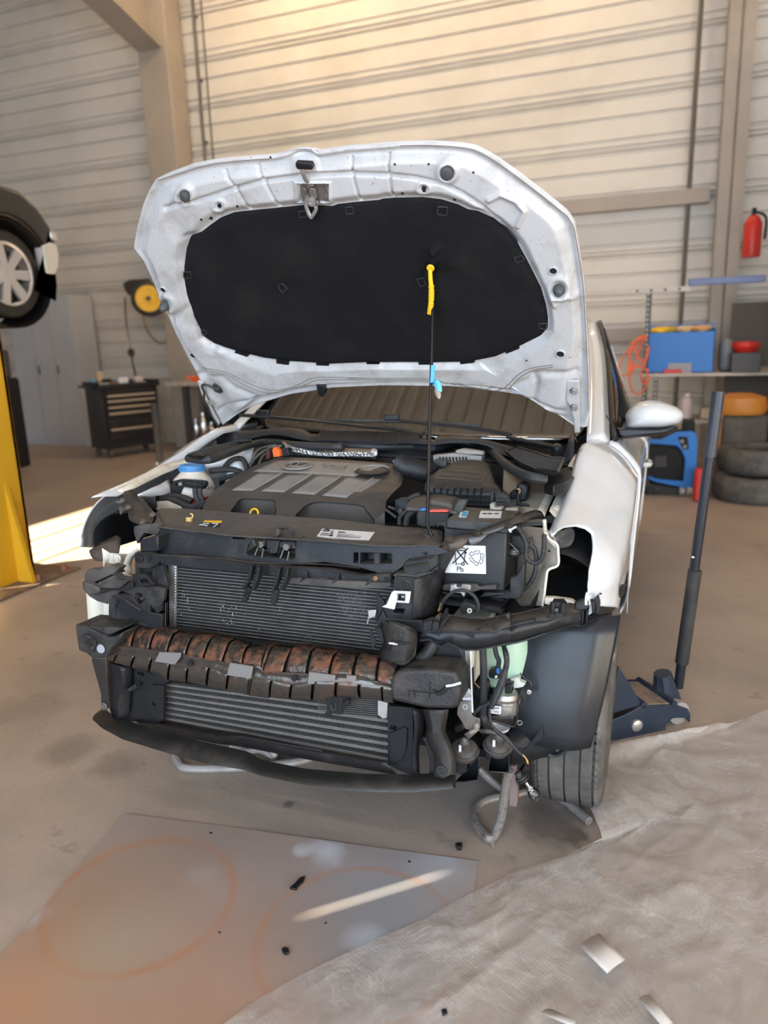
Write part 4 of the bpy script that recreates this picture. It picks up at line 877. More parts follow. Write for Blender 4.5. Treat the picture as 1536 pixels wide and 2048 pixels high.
# broken headlamp bracket of that side
hb = plt('headlamp_bracket', PLASTIC_D, 'C|135,1125 165,1105 160,1040 190,985 285,982 300,995 380,955 450,935 545,962 500,1012 470,1035 520,1075 640,1095 690,1090 700,1170 840,1175 830,1290 790,1330 640,1245 560,1210 470,1320 410,1362 300,1330 210,1275 150,1205', car, d=.03,
         holes=('C|225,1140 465,1030 480,1045 240,1165', 'C|315,1192 530,1195 420,1225 330,1250', 'C|700,1255 750,1235 800,1255 790,1290 740,1300'), y=-.555)
plt('bracket_web', PLASTIC_D, 'C|320,1182 470,1092 640,1102 545,1192', hb, d=.004, y=-.575); plt('bracket_web', PLASTIC_C, 'C|215,1120 455,1022 480,1045 235,1155', hb, d=.05, y=-.54)
plt('bracket_web', BLACK, 'C|315,1190 560,1195 640,1130 690,1120 690,1180 600,1220 430,1215 330,1250', hb, d=.004, y=-.57)
b = MB(); b.prism(pp('C|135,1125 215,1150 320,1190 310,1250 240,1270 205,1275 150,1205', y=-.575), (0, .03, 0)); b.build('bracket_nose', PLASTIC_D, hb, bevel=.006)
dl = plt('air_guide', PLASTIC, 'C|425,1335 455,1268 555,1255 690,1290 755,1372 820,1312 842,1180 905,1168 1042,1192 1030,1310 1000,1350 1000,1440 950,1460 880,1370 870,1460 1010,1480 1012,1640 850,1618 640,1595 422,1568', car, d=.012, y=-.565)
b = MB(); b.tube(pp('C|470,1275 560,1290 690,1380 790,1440', y=-.567), .004, 6, sub=3); b.tube(pp('C|500,1500 500,1370 540,1320', y=-.567), .0025, 5); b.tube(pp('C|440,1530 640,1560 850,1590', y=-.567), .002, 5); b.build('guide_rib', PLASTIC, dl)
plt('guide_slot', BLACK, 'C|790,1580 815,1545 830,1560 825,1610 795,1605', dl, d=.001, y=-.5665); plt('guide_slot', BLACK, 'C|925,1385 990,1380 980,1460 960,1450', dl, d=.001, y=-.5665)
# ---- grille rail below the carrier
gr = plt('grille_rail', PLASTIC, 'H|205,432 330,430 600,452 900,492 1160,512 1536,535;D|0,520 300,500 310,600 240,650 0,640;H|1500,600 1180,590 900,562 600,532 340,505 245,498', car, d=.02, y=-.548)
plt('grille_shelf', PLASTIC_D, 'H|1170,640 1210,595 1536,618;D|0,580 305,598 312,625 245,655 0,645;H|1536,668', gr, d=.012, y=-.562)
for v in ('D|45,632 112,512 128,580', 'H|1295,640 1350,545 1362,600', '6|583,285 627,210 630,255', '6|380,270 420,200 430,245'): 
    plt('rail_gusset', PLASTIC, v, gr, d=.004, y=-.563)
for v in ('H|918,510 935,512 925,590 880,690 865,688 900,600', 'H|975,515 992,518 985,600 945,700 925,697 962,600', 'H|1132,525 1150,528 1135,620 1105,700 1085,697 1112,610', 'H|1200,530 1216,532 1205,610 1165,700 1140,697 1180,610'):
    plt('grille_louvre', PLASTIC_C, v, gr, d=.022, y=-.585)
pipe('grille_link', PLASTIC_C, pp('H|885,645 950,610', y=-.58), .0025, gr, sub=0); pipe('grille_link', PLASTIC_C, pp('6|10,290 60,330 30,350', y=-.575), .004, gr, sub=0)
plt('louvre_stub', PLASTIC_C, '6|200,345 225,300 245,330 230,400 215,420 195,420', gr, d=.01, y=-.575)
plt('louvre_stub', PLASTIC_C, '6|5,395 40,290 70,320 35,400', gr, d=.01, y=-.575)
bolt('D', '155,548', -.55, .004, mat('rusty_screw', (.25, .14, .07), .7), gr)
b = MB()
for i in range(4): b.prism(pp('D|245,%d 300,%d 300,%d 245,%d' % (535+16*i, 538+16*i, 547+16*i, 543+16*i), y=-.551), (0, .002, 0))
b.build('rail_slot', BLACK, gr)
# torn film edge between carrier and rail
sheet('torn_edge', PLASTIC, [py_('H|200,412 600,437 720,440 860,462 1020,480 1160,486 1290,490 1400,476;D|0,435', -.556), py_('H|205,428 600,446 730,452 850,470 1000,492 1150,492 1300,498 1410,482;D|0,445', -.566)], lock, solid=.0012)
# ---- right tower of the carrier
tw = plt('carrier_tower', PLASTIC, 'D|352,532 555,550 535,972 258,948 222,840 330,680', car, d=.02, holes=('D|345,855 455,860 445,918 340,905',), y=-.545)
sheet('tower_side', PLASTIC, [py_('D|555,550 550,700 545,850 535,972', -.547), py_('D|735,490 740,620 720,780 690,935', -.455), py_('D|835,570 825,680 800,800 760,900', -.40)], tw, solid=.003, sm=2, n=14)
b = MB(); b.prism(pp('D|352,500 735,480 735,492 555,550 352,532 330,515', y=-.53), (0, .06, 0)); b.build('tower_top', PLASTIC_D, tw, bevel=.003)
b = MB(); b.loft([pp('D|445,395 480,330 715,322 718,345 520,420', y=-.49), pp('D|440,420 500,425 712,400 712,480 540,515 445,490', y=-.545)], cap=True)
b.prism(pp('D|450,385 500,375 700,338 715,350 715,478 540,518 460,495 445,440', y=-.530), (0, .07, 0)); b.build('tower_block', PLASTIC, tw, bevel=.006)
b = MB(); b.prism([p + Vector((0, -.002, .002)) for p in pp('D|545,340 605,335 605,345 545,352', y=-.530)], (0, .004, 0)); b.build('tower_slot', BLACK, tw)
sheet('tower_wing', PLASTIC, [py_('D|640,290 720,330 735,490 735,620', [-.50, -.48, -.46, -.455]), py_('D|800,240 800,330 790,480 780,620', [-.47, -.45, -.435, -.43]), py_('D|985,255 905,395 855,500 832,620', [-.41, -.40, -.395, -.395])], tw, solid=.004, sm=2, n=16)
plt('wing_slot', ALU, 'D|755,410 785,402 790,455 765,450', tw, d=.001, y=-.458); plt('wing_slot', BLACK, 'D|785,402 825,405 822,455 790,455', tw, d=.001, y=-.458)
bolt('D', '480,612', -.548, .008, PLASTIC_C, tw)
wb = plt('white_bracket', WHITE, 'D|322,690 345,675 518,684 500,802 368,793 352,866 222,838 270,815', tw, d=.006, holes=('D|385,700 462,704 462,782 382,776',), y=-.562)
b = MB(); b.tube(pp('D|382,697 465,701 465,785 380,779', y=-.564), .0016, 5, True); b.build('bracket_frame', WHITE, wb)
plt('bracket_window', BLACK, 'D|398,712 458,715 458,772 400,768', wb, d=.004, y=-.552); plt('bracket_clip', ZINC, 'D|418,722 455,726 452,750 425,745', wb, d=.003, y=-.557)
sc = sheet('air_scoop', PLASTIC_D, [py_('D|185,1372 200,1300 245,1200 215,1090 220,1000', -.565), py_('D|330,1405 330,1310 350,1200 360,1090 330,1000', -.60), py_('D|450,1425 470,1330 480,1200 480,1120 450,1040', -.605), py_('D|540,1350 560,1250 565,1160 568,1120 555,1082', -.58)], car, solid=.003, sm=3, n=16)
plt('scoop_slot', BLACK, 'D|290,1182 435,1200 540,1205 535,1222 430,1228 290,1215', sc, d=.001, y=-.612); plt('scoop_clip', LABEL, 'D|288,1205 340,1208 385,1222 380,1230 300,1220', sc, d=.002, y=-.614)
pipe('scoop_rim', PLASTIC, py_('D|300,990 450,1035 555,1082 575,1130 568,1250 545,1350 450,1425 380,1412', [-.585, -.605, -.585, -.575, -.575, -.58, -.605, -.605]), .003, sc, sub=3)
plt('louvre_stub', PLASTIC_C, 'D|100,1060 165,1195 150,1250 122,1285 100,1160', sc, d=.006, y=-.585); plt('louvre_stub', PLASTIC_C, 'D|150,1065 205,1050 250,1190 215,1215', sc, d=.01, y=-.575)
plt('louvre_stub', PLASTIC_C, 'D|175,700 250,790 250,820 165,990 150,900', sc, d=.008, y=-.55); plt('louvre_stub', ZINC, 'D|75,870 165,870 155,940 92,960 80,1020 62,1015 85,930', sc, d=.004, y=-.56)
plt('tower_foot', PLASTIC, 'D|160,1000 235,880 262,955 535,985 640,985 645,1095 580,1100 565,1085 480,1040 300,985 215,1000 200,1060', tw, d=.012, y=-.555)
# ---- long headlamp bracket running round to the wing
topb = px_('D|640,990 740,955 830,1000 905,922 1100,962 1270,968 1400,945 1536,905;F|180,466 300,446 420,420 600,372 640,345 780,350 860,345 890,330 985,310')
topf = px_('D|640,1072 700,1085 800,1082 985,1085 1165,1092 1400,1102 1440,1050 1536,1035;F|110,592 300,560 440,535 590,525 735,462 800,462 870,440 935,440 1005,402')
bot = px_('D|615,1180 720,1170 830,1250 900,1205 1060,1280 1200,1275 1420,1232 1536,1212;F|120,770 250,745 380,712 530,660 640,625 740,592 850,560 930,575 1010,530')
yk = lambda a, z: list(np.interp(np.linspace(0, 1, 17), (0, .25, .5, .75, 1), a))
t1 = cy(topb, yk((-.50, -.45, -.42, -.36, -.30), 0)); t2 = cy(topf, yk((-.565, -.555, -.52, -.44, -.34), 0)); t3 = cy(bot, yk((-.56, -.55, -.515, -.435, -.335), 0))
b = MB(); b.grid([t1, [a.lerp(d, .5) - Vector((0, 0, .004)) for a, d in zip(t1, t2)], t2]); hr = b.build('headlamp_bracket', PLASTIC_D, car, solid=.003, smooth=15); pipe('bracket_lip', PLASTIC, t2, .0026, hr, sub=0, n=6); pipe('bracket_lip', PLASTIC, t1, .003, hr, sub=0, n=6); pipe('bracket_lip', PLASTIC, t3, .003, hr, sub=0, n=6)
b = MB(); b.grid([t2, [a.lerp(d, .5) + Vector((0, -.003, 0)) for a, d in zip(t2, t3)], t3]); b.build('bracket_skirt', PLASTIC, hr, solid=.003, smooth=20)
for a in ('D|640,1000 650,985 740,985 800,1000 795,1100 640,1085',): pass
b = MB(); b.prism(py_('D|640,1000 735,985 735,1080 640,1080', -.575), (0, .012, 0)); b.prism(py_('D|740,1000 800,1000 800,1085 735,1085', -.578), (0, .008, 0)); b.build('bracket_web', PLASTIC, hr, bevel=.002)
for s, y in (('D|1165,1165 1160,1090 1300,985 1320,985 1210,1085 1195,1100', -.545), ('D|800,1150 790,1060 905,920 920,925 830,1060', -.565), ('D|1345,1035 1400,945 1415,950 1360,1040', -.52)):
    plt('bracket_web', PLASTIC, s, hr, d=.005, y=y)
plt('bracket_step', PLASTIC, 'F|105,655 105,585 440,505 455,530 330,560 200,595 125,640', hr, d=.02, y=-.51)
plt('bracket_slot', BLACK, 'D|1060,1120 1165,1115 1165,1170 1110,1140', hr, d=.002, y=-.565); plt('bracket_slot', BLACK, 'D|935,1040 1000,1040 1000,1055 940,1052', hr, d=.002, y=-.53)
mb_ = MB(); mb_.prism(py_('F|590,455 665,465 660,555 585,570', -.445), (0, .03, 0)); mb_.build('bracket_box', PLASTIC, hr, bevel=.002); plt('bracket_box', PLASTIC, 'F|675,465 735,462 730,540 665,540', hr, d=.03, y=-.437)
cl = plt('lamp_clip', PLASTIC_C, 'F|620,455 635,325 745,330 775,370 735,460', hr, d=.03, holes=('F|660,385 705,375 710,430 655,430',), y=-.42)
b = MB(); b.tube(py_('F|640,330 632,440', -.425), .006, 6); b.tube(py_('F|745,335 728,450', -.425), .006, 6); b.build('clip_post', PLASTIC_C, cl)
plt('lamp_clip_foot', STEEL, 'F|655,395 700,395 700,440 650,435', cl, d=.004, y=-.415)
b = MB(); b.prism(py_('F|870,345 985,300 1010,320 1005,400 940,415 870,420', -.36), (0, .03, 0)); b.build('bracket_box', PLASTIC, hr, bevel=.003); plt('bracket_web', PLASTIC, 'F|800,470 870,455 870,500 810,530', hr, d=.004, y=-.385)
for x in (880, 945, 985): plt('bracket_rib', PLASTIC, 'F|%d,430 %d,425 %d,530 %d,545' % (x, x+14, x+10, x-4), hr, d=.02, y=-.37)
wt = MB(); 
sheet('bracket_tail', PLASTIC_C, [py_('F|1030,300 1080,280 1150,230 1250,190 1350,165 1385,160', [-.35, -.31, -.27, -.22, -.17, -.13]), py_('F|1060,380 1110,350 1180,300 1270,260 1340,240 1375,225', [-.345, -.305, -.265, -.215, -.165, -.13]), py_('F|1090,460 1150,450 1210,440 1255,420 1300,350 1340,290', [-.34, -.30, -.26, -.215, -.165, -.13])], hr, solid=.003, sm=2, n=24)
b = MB()
for i in range(6):
    t = i/5; px = np.array(Q('F', '1110,265')[0])*(1-t) + np.array(Q('F', '1370,180')[0])*t; o = c(px, y=-.305+.165*t); b.box(o, (.004, .014, .016)); b.box(o + Vector((0, -.006, .008)), (.016, .004, .004))
b.build('fixing_tab', PLASTIC_C, hr, bevel=.001)
b = MB(); b.prism(py_('F|935,575 1000,525 1100,480 1160,460 1240,440 1245,462 1180,480 1130,490 1010,545 935,592', [-.365, -.35, -.31, -.28, -.24, -.24, -.28, -.31, -.35, -.365]), (0, .01, .0)); b.build('bracket_lip', PLASTIC, hr)
for v, y in (('F|1060,300 1110,250 1130,330 1120,450 1080,445 1090,370', -.345), ('F|1040,330 1065,310 1075,440 1050,440', -.35)): plt('fixing_hook', PLASTIC_C, v, hr, d=.01, y=y)
plt('wing_flange', WHITE, 'F|1000,468 1020,360 1040,330 1045,440 1010,465', hr, d=.002, y=-.33)

# ---- bumper beam
RUST = mat('rusty_steel', (.060, .050, .043), .2, metal=.6, col2=(.205, .083, .046), scale=30, lo=.46, hi=.63, bump=.45, bscale=75, rough2=.85, detail=9)
STB = mat('oily_steel', (.095, .085, .076), .22, metal=.6, col2=(.16, .078, .045), scale=11, lo=.52, hi=.76, bump=.22, bscale=50, rough2=.8, detail=8)
ET = px_('5|412,622 540,622 670,640 800,656 930,672 1060,692 1190,716 1310,745 1450,752;6|200,690 330,702 460,712 605,737 750,748 893,768 1020,790')
EU = px_('5|375,735 500,742 625,765 750,782 880,800 1000,828 1135,852 1275,862 1410,882;6|140,850 280,848 425,858 570,862 722,868 872,906 985,935')
EL = px_('5|335,800 395,795 520,815 640,828 765,872 890,900 1040,890 1175,945 1330,960;6|70,890 200,900 330,930 470,905 615,912 760,925 910,940 985,950')
EB = px_('5|330,832 375,850 495,880 620,912 755,975 885,985 1025,1015 1165,1042 1315,1080;6|50,988 190,1005 322,1018 462,1030 615,1000 770,1008 920,1030 985,1040')
def ybeam(p, off): 
    x = c(p, y=-.62).x; return -.600 + off - .045*(1-(x/.42)**2)
T_ = [c(p, y=ybeam(p, .035)) for p in ET]; U_ = [c(p, y=ybeam(p, -.004)) for p in EU]; L_ = [c(p, y=ybeam(p, -.004)) for p in EL]; B_ = [c(p, y=ybeam(p, .026)) for p in EB]
b = MB(); b.grid([resample(U_, 60), [a + Vector((0, .008, 0)) for a in [p.lerp(q, .35) for p, q in zip(resample(U_, 60), resample(L_, 60))]], [a + Vector((0, .008, 0)) for a in [p.lerp(q, .65) for p, q in zip(resample(U_, 60), resample(L_, 60))]], resample(L_, 60)]); beam = b.build('bumper_beam', STB, car, solid=.003, smooth=60)
def flange(E0_, E1_, nm, sgn):
    for i in range(len(E0_)-1):
        a0, a1, d0, d1 = E0_[i], E0_[i+1], E1_[i], E1_[i+1]; g = .055
        rows = []
        wob = rs.uniform(-.003, .003)
        for t, bul in ((-.10, -.03), (0, 0), (.12, .55), (.3, 1), (.6, 1), (.85, .6), (1.02, -.1)):
            row = []
            for u in (g, .15, .5, .85, 1-g):
                tt = max(0, t); p = (a0.lerp(a1, u)).lerp(d0.lerp(d1, u), tt)
                if t < 0: p = p + Vector((0, .030, .000))
                q = min(u, 1-u); row.append(p + Vector((0, -.005*bul*min(1, .6+q*1.2) + wob*.4, .0035*bul*sgn + (wob*sgn if t < .5 else 0))))
            rows.append(row)
        b = MB(); b.grid(rows); o = b.build(nm, RUST if sgn > 0 else STB, beam, solid=.0025, smooth=60)
flange(T_, U_, 'beam_rib', 1); flange(B_, L_, 'beam_rib', -1)
b = MB(); b.grid([[p + Vector((0, .035, .004)) for p in resample(T_, 30)], [p + Vector((0, .022, 0)) for p in resample(U_, 30)], [p + Vector((0, .022, 0)) for p in resample(L_, 30)], [p + Vector((0, .03, 0)) for p in resample(B_, 30)]]); b.build('beam_gap_shade', BLACK, beam, solid=.004)  # black sheet put behind the ribs as the shade in their gaps
PATCH = mat('foam_patch', (.17, .16, .155), .85, bump=.2, bscale=200)
for s in ('5|692,783 842,790 838,820 800,872 660,850', '5|1185,858 1345,885 1330,970 1162,945', '6|440,845 608,868 605,905 480,908 470,925 430,923', '6|682,866 742,872 740,908 680,905'):
    q = px_(s); plate('foam_patch', PATCH, [c(p, y=ybeam(p, -.013)) for p in q], (0, .006, 0), beam)
for k, v in (('5', '908,857'), ('6', '350,882')):
    p = Q(k, v)[0]; o = c(p, y=ybeam(p, -.008)); MB().lathe(o, (0, -1, 0), [(0, .004), (.006, .004), (.008, .004), (.008, 0)], 14).build('beam_hole', BLACK, beam)
FOAM = mat('absorber_foam', (.022, .021, .022), .30, col2=(.075, .064, .056), scale=11, lo=.47, hi=.8, bump=.32, bscale=300, rough2=.75)
b = MB(); b.prism(pp('5|100,590 180,600 340,680 385,672 440,640 425,690 350,760 326,828 225,832 180,795 125,775', y=-.640), (0, .10, 0)); b.prism(pp('5|100,590 340,672 440,620 380,610', y=-.635), (0, .09, 0)); fl = b.build('foam_absorber', FOAM, car, bevel=.008, seg=3)
o = c(Q('5', '198,720')[0], y=-.642); MB().lathe(o, (-.15, -1, 0), [(0, .003), (.010, .004), (.011, .006), (.021, .008), (.026, .004), (.027, -.004)], 20).build('foam_eye', FOAM, fl); o = c(Q('5', '210,715')[0], y=-.652); MB().lathe(o, (0, -1, 0), [(0, .003), (.010, .003), (.012, 0)], 16).build('foam_hole', BLACK, fl)
MB().lathe(c(Q('5', '285,760')[0], y=-.643), (0, -1, 0), [(0, .003), (.011, .003), (.013, 0)], 16).build('foam_stud', mat('silver_wear', (.35, .36, .40), .4, bump=.5, bscale=300), fl)
b = MB(); b.prism(pp('6|968,880 1000,850 1060,830 1200,828 1380,845 1412,925 1402,1052 1375,1086 1200,1082 1060,1052 965,1030 958,960', y=-.632), (0, .095, 0)); fr_ = b.build('foam_absorber', FOAM, car, bevel=.010, seg=3)
b = MB(); b.tube(pp('6|1238,955 1255,980 1290,975 1320,950 1350,940 1410,925', y=-.635), [.002, .005, .006, .005, .003, .002], 6, sub=3); b.build('foam_crack', BLACK, fr_)
b = MB(); b.tube(pp('6|1320,935 1360,930 1412,915', y=-.636), .0028, 6, sub=3); b.build('foam_tear', LABEL, fr_)
b = MB(); b.tube(pp('6|1080,960 1085,1010', y=-.634), .0012, 4); b.tube(pp('6|1115,965 1118,1012', y=-.634), .0012, 4); b.tube(pp('6|1215,905 1212,1015', y=-.634), .0012, 4); b.tube(pp('6|1075,965 1290,985', y=-.634), .001, 4); b.build('foam_seam', BLACK, fr_)
# beam mounts and struts
plt('strut', STEEL_B, '5|218,828 322,836 330,1000 345,1165 300,1200 285,1190 286,1080 245,930', car, d=.012, y=-.585); bolt('5', '308,1160', -.590, .007, STEEL, car)
sr = sheet('strut', PLASTIC_D, [py_('6|1172,1085 1200,1200 1190,1262 1225,1340 1252,1410 1245,1510', -.575), py_('6|1215,1085 1235,1190 1240,1250 1275,1330 1305,1410 1300,1525', -.592), py_('6|1290,1088 1280,1170 1285,1230 1325,1320 1350,1400 1345,1500', -.592), py_('6|1332,1085 1318,1165 1312,1225 1345,1300 1372,1390 1375,1500', -.575)], car, solid=.004, sm=3, n=24)
bolt('6', '1292,1478', -.597, .009, RUBBER, sr)
sheet('inner_strut', PLASTIC, [py_('6|1106,1075 1118,1200 1108,1350 1108,1510', -.555), py_('6|1168,1088 1172,1200 1140,1340 1150,1510', -.53)], car, solid=.004, sm=2, n=12)
sheet('inner_strut', PLASTIC_C, [py_('6|1165,1260 1195,1330 1215,1420 1210,1500', -.55), py_('6|1200,1260 1240,1370 1250,1430 1250,1500', -.545)], car, solid=.004, sm=2, n=12)
plt('beam_mount', PLASTIC_C, 'D|570,1340 640,1260 720,1190 790,1190 830,1250 900,1205 990,1225 1045,1320 1050,1440 560,1400', car, d=.03, y=-.53)
pipe('hose', RUBBER, py_('D|600,1380 680,1330 740,1240 770,1200', [-.55, -.55, -.545, -.54]), .013, car)
# ---- side panels, bottom rail
pl_ = plt('side_panel', PLASTIC_C, '5|330,842 515,885 760,985 725,1010 722,1262 650,1290 480,1265 392,1252 345,1150', car, d=.01, holes=('5|540,918 588,928 585,955 536,942',), y=-.545)
plt('panel_boss', PLASTIC_C, '5|605,1060 640,1010 722,1022 722,1262 655,1240 608,1185', pl_, d=.008, holes=('5|643,1130 672,1135 670,1162 641,1158',), y=-.553)
sheet('panel_flap', PLASTIC, [py_('5|335,860 345,1000 345,1150 370,1230', -.56), py_('5|420,880 440,1000 400,1150 420,1245', -.575), py_('5|500,890 500,1000 490,1100 480,1240', -.555)], pl_, solid=.003, sm=2, n=14)
plt('panel_clip', PLASTIC, '5|460,1050 520,1005 535,1035 500,1055', pl_, d=.02, y=-.575)
pr_ = plt('side_panel', PLASTIC_C, '6|945,1060 1108,1078 1106,1512 1000,1470 945,1432', car, d=.01, holes=('6|962,1188 1000,1192 998,1218 960,1215',), y=-.535)
plt('panel_boss', PLASTIC_C, '6|955,1240 1050,1200 1068,1220 1065,1330 1040,1400 1000,1425 955,1420', pr_, d=.008, y=-.543); plt('panel_slot', BLACK, '6|1050,1120 1100,1130 1100,1158 1052,1148', pr_, d=.001, y=-.5365); plt('panel_slot', BLACK, '6|1085,1195 1104,1198 1104,1220 1087,1218', pr_, d=.001, y=-.5365)
plt('condenser_tail', FIN, '6|480,985 880,1020 880,1140 690,1100 600,1060 470,1030', car, d=.02, y=-.525)
b = MB()
for i in range(9): 
    q = pp('6|500,%g 880,%g' % (995+13*i, 1030+13*i), y=-.527); b.tube(q, .0012, 4)
b.build('condenser_tail_tubes', SLAT, car)
plt('drain_clip', ALU, '6|880,1025 942,1045 940,1140 915,1145 880,1120', car, d=.015, y=-.54)
hk = plt('hanging_clip', PLASTIC_C, '6|548,1000 652,1010 648,1100 660,1115 640,1120 590,1112 578,1135 545,1130 540,1110 555,1095', car, d=.006, y=-.60); plt('clip_arm', PLASTIC_C, '6|648,1045 690,1020 695,1045 655,1100', hk, d=.02, y=-.595)
pipe('clip_bar', PLASTIC, pp('6|582,1050 585,1078 600,1088 612,1078 612,1040', y=-.602), .002, hk)
rail = sheet('bottom_rail', PLASTIC, [py_('5|500,1245 720,1270 1100,1345;6|0,1238 400,1320 940,1418', -.535), py_('5|560,1290 720,1310 1100,1390;6|0,1262 400,1345 945,1435', -.565), py_('5|590,1300 730,1345 1100,1420;6|0,1318 450,1405 1000,1500', -.56)], car, solid=.004, n=30)
b = MB(); b.grid([py_('5|640,1290 1100,1375;6|0,1255 530,1345', -.567), py_('5|645,1298 1100,1383;6|0,1262 525,1355', -.568)]); b.build('rail_slit', BLACK, rail)
# ---- lower lip (pedestrian bar)
LT = px_('5|262,1200 290,1192 350,1232 500,1288 800,1378 1100,1450 1300,1492;6|120,1420 400,1478 800,1512 1100,1515 1372,1497')
LBt = px_('5|247,1258 300,1312 450,1396 700,1472 1000,1558 1300,1608;6|150,1510 400,1562 800,1610 1100,1616 1374,1590')
def ylip(p, o): 
    x = c(p, z=.24).x; return -.585 + o - .095*(1-(x/.52)**2)
LTp = resample([c(p, y=ylip(p, .035)) for p in LT], 60); LBp = resample([c(p, y=ylip(p, .0)) for p in LBt], 60)
rws = []
for t, o in ((-.3, .012), (0, 0), (.08, -.010), (.3, -.015), (.6, -.015), (.88, -.009), (1, 0), (1.05, .012)): rws.append([a.lerp(d, max(0, min(1, t))) + Vector((0, o, 0)) for a, d in zip(LTp, LBp)])
b = MB(); b.loft([list(x) for x in zip(*rws)], cap=True); b.build('lower_lip', mat('lip_plastic', (.013, .013, .013), .40, col2=(.048, .041, .035), scale=10, lo=.48, hi=.85, bump=.15, bscale=80, rough2=.7), car, smooth=60)
# ================================================================== engine bay
sheet('bulkhead', BLACK, [[Vector((x, .262, z)) for x in np.linspace(-.66, .66, 5)] for z in (.30, .6, .90)], car, solid=.004)
b = MB(); b.bx((-.60, -.40, .22), (.62, .25, .24)); b.build('undertray', BLACK, car)
for sg in (1, -1):
    b = MB(); b.bx((sg*.42, -.50, .44), (sg*.52, .28, .56)); b.build('chassis_rail', CREAM if sg > 0 else BLACK, car, bevel=.006)
b = MB(); b.bx((-.36, -.20, .34), (.26, .16, .70)); b.build('engine_block', mat('engine_metal', (.05, .048, .046), .6, metal=.4, col2=(.02, .02, .02), scale=9), car, bevel=.03)
# engine cover, gridded so that its two finger recesses are real hollows
er = [(px_('A|622,120 760,122 900,128 1080,138 1250,150 1390,162 1450,178 1482,200'), .130), (px_('A|470,170 700,170 900,178 1100,190 1300,205 1400,225 1470,240 1490,262'), .06), (px_('A|340,230 600,232 800,240 1000,252 1200,268 1340,285 1420,300 1475,315'), -.01),
      (px_('A|205,325 400,352 600,376 800,386 1000,400 1120,404 1280,372 1420,365'), -.12), (px_('A|120,410 380,405 600,422 800,428 1000,436 1190,452 1300,440 1372,420'), -.165),
      (px_('A|92,465 320,470 560,480 780,492 1000,505 1240,525 1290,520 1365,475'), -.205), (px_('A|88,500 300,515 560,530 760,545 1000,555 1278,562 1300,550 1360,500'), -.225)]
NX, NYs = 460, 30
P_ = []; Y_ = []
base = [np.array([tuple(p) for p in resample([Vector((x, y, 0)) for x, y in r[0]], NX)])[:, :2] for r in er]
for i in range(len(er)-1):
    for k in range(NYs):
        t = k/NYs; P_.append(base[i]*(1-t) + base[i+1]*t); Y_.append(er[i][1]*(1-t) + er[i+1][1]*t)
P_.append(base[-1]); Y_.append(er[-1][1])
REC = [px_('A|300,520 322,450 345,422 385,411 560,418 592,428 594,445 572,535'), px_('A|752,545 775,490 815,455 880,436 960,434 1190,456 1230,490 1276,548 1276,575 1000,575')]
REC = [[(p.x, p.y) for p in smooth_path([Vector((x, y, 0)) for x, y in r], 5, True)] for r in REC]
rw = []
for pr_row, y in zip(P_, Y_):
    row = []
    for p in pr_row:
        yy = y
        for r_, yr in zip(REC, (-.152, -.158)):
            q_ = np.array(p)
            if yr > y and min(a[0] for a in r_)-4 < p[0] < max(a[0] for a in r_)+4 and p[1] > min(a[1] for a in r_)-4:
                dd = float(seg_dist(q_[None], r_ + [r_[0]])[0]) * (1 if in_poly(p[0], p[1], r_) else -1)
                yy = max(yy, y + (yr-y)*float(sst(dd, -1.0, 1.6)))
        row.append(c(p, y=yy))
    rw.append(row)
skirt = [p + Vector((0, .004, -.10)) for p in rw[-1]]
b = MB(); b.grid(rw + [skirt]); ec = b.build('engine_cover', COVER, car, smooth=45)
ET_ = bvh_of(ec)
def decal(name, m, rows_px, parent, lift=.002, n=12, tree=ET_, k=6, solid=.0015):
    rr_ = [resample([Vector((x, y, 0)) for x, y in r], n) for r in rows_px]; full = []
    for i in range(len(rr_)-1):
        for j in range(k): full.append([a.lerp(d, j/k) for a, d in zip(rr_[i], rr_[i+1])])
    full.append(rr_[-1]); G = []
    for r in full:
        row = []
        for p in r:
            q = drop((p.x, p.y), tree); q = q if q is not None else c((p.x, p.y), y=-.1); row.append(q + (Vector(CC)-q).normalized()*lift)
        G.append(row)
    b = MB(); b.grid(G); return b.build(name, m, parent, solid=solid, off=-1)
decal('cover_header', COVERP, [px_('A|622,130 1000,142 1392,164'), px_('A|440,218 800,232 1148,252')], ec, n=24)
for a, d in (('A|492,222 655,228', 'A|290,350 438,352'), ('A|700,230 858,238', 'A|497,355 652,364'), ('A|905,238 1064,250', 'A|708,369 866,380'), ('A|1108,252 1280,268', 'A|922,386 1088,403')):
    pn = decal('cover_panel', COVERP, [px_(a), px_(d)], ec, lift=.003)
    r_ = px_(a)[1], px_(d)[1]; b = MB(); b.tube([drop(np.array(r_[0])*(1-t) + np.array(r_[1])*t, ET_) + Vector((0, 0, .002)) for t in np.linspace(0, .70, 6)], [.002, .0038, .0044, .004, .002], 8); b.build('panel_flute', COVERP, pn)
decal('cover_panel', COVERP, [px_('A|1280,264 1345,266'), px_('A|1200,330 1250,328'), px_('A|1130,358 1195,360')], ec, lift=.003)
ro = Q('A', '1272,222')[0]; q0 = drop(ro, ET_); qx = (drop((ro[0]+20, ro[1]), ET_) - drop((ro[0]-20, ro[1]), ET_)).normalized(); qy = Vector((0, 1, 0)); qn = Vector((0, -.13, 1)).normalized(); qy = (qy - qn*qy.dot(qn)).normalized()
b = MB(); b.lathe(q0 + qn*.004, qn, [(.056, .000), (.052, .003), (.049, .000), (.044, -.001), (.020, -.002), (0, -.002)], 40); b.build('cover_well', PLASTIC_C, ec)
b = MB(); b.tube(ring_pts(q0 + qn*.006, Vector((1, 0, 0)), qy, .055, n=24, a0=.25*pi, a1=1.05*pi), .005, 8); b.build('well_rim', COVERP, ec)
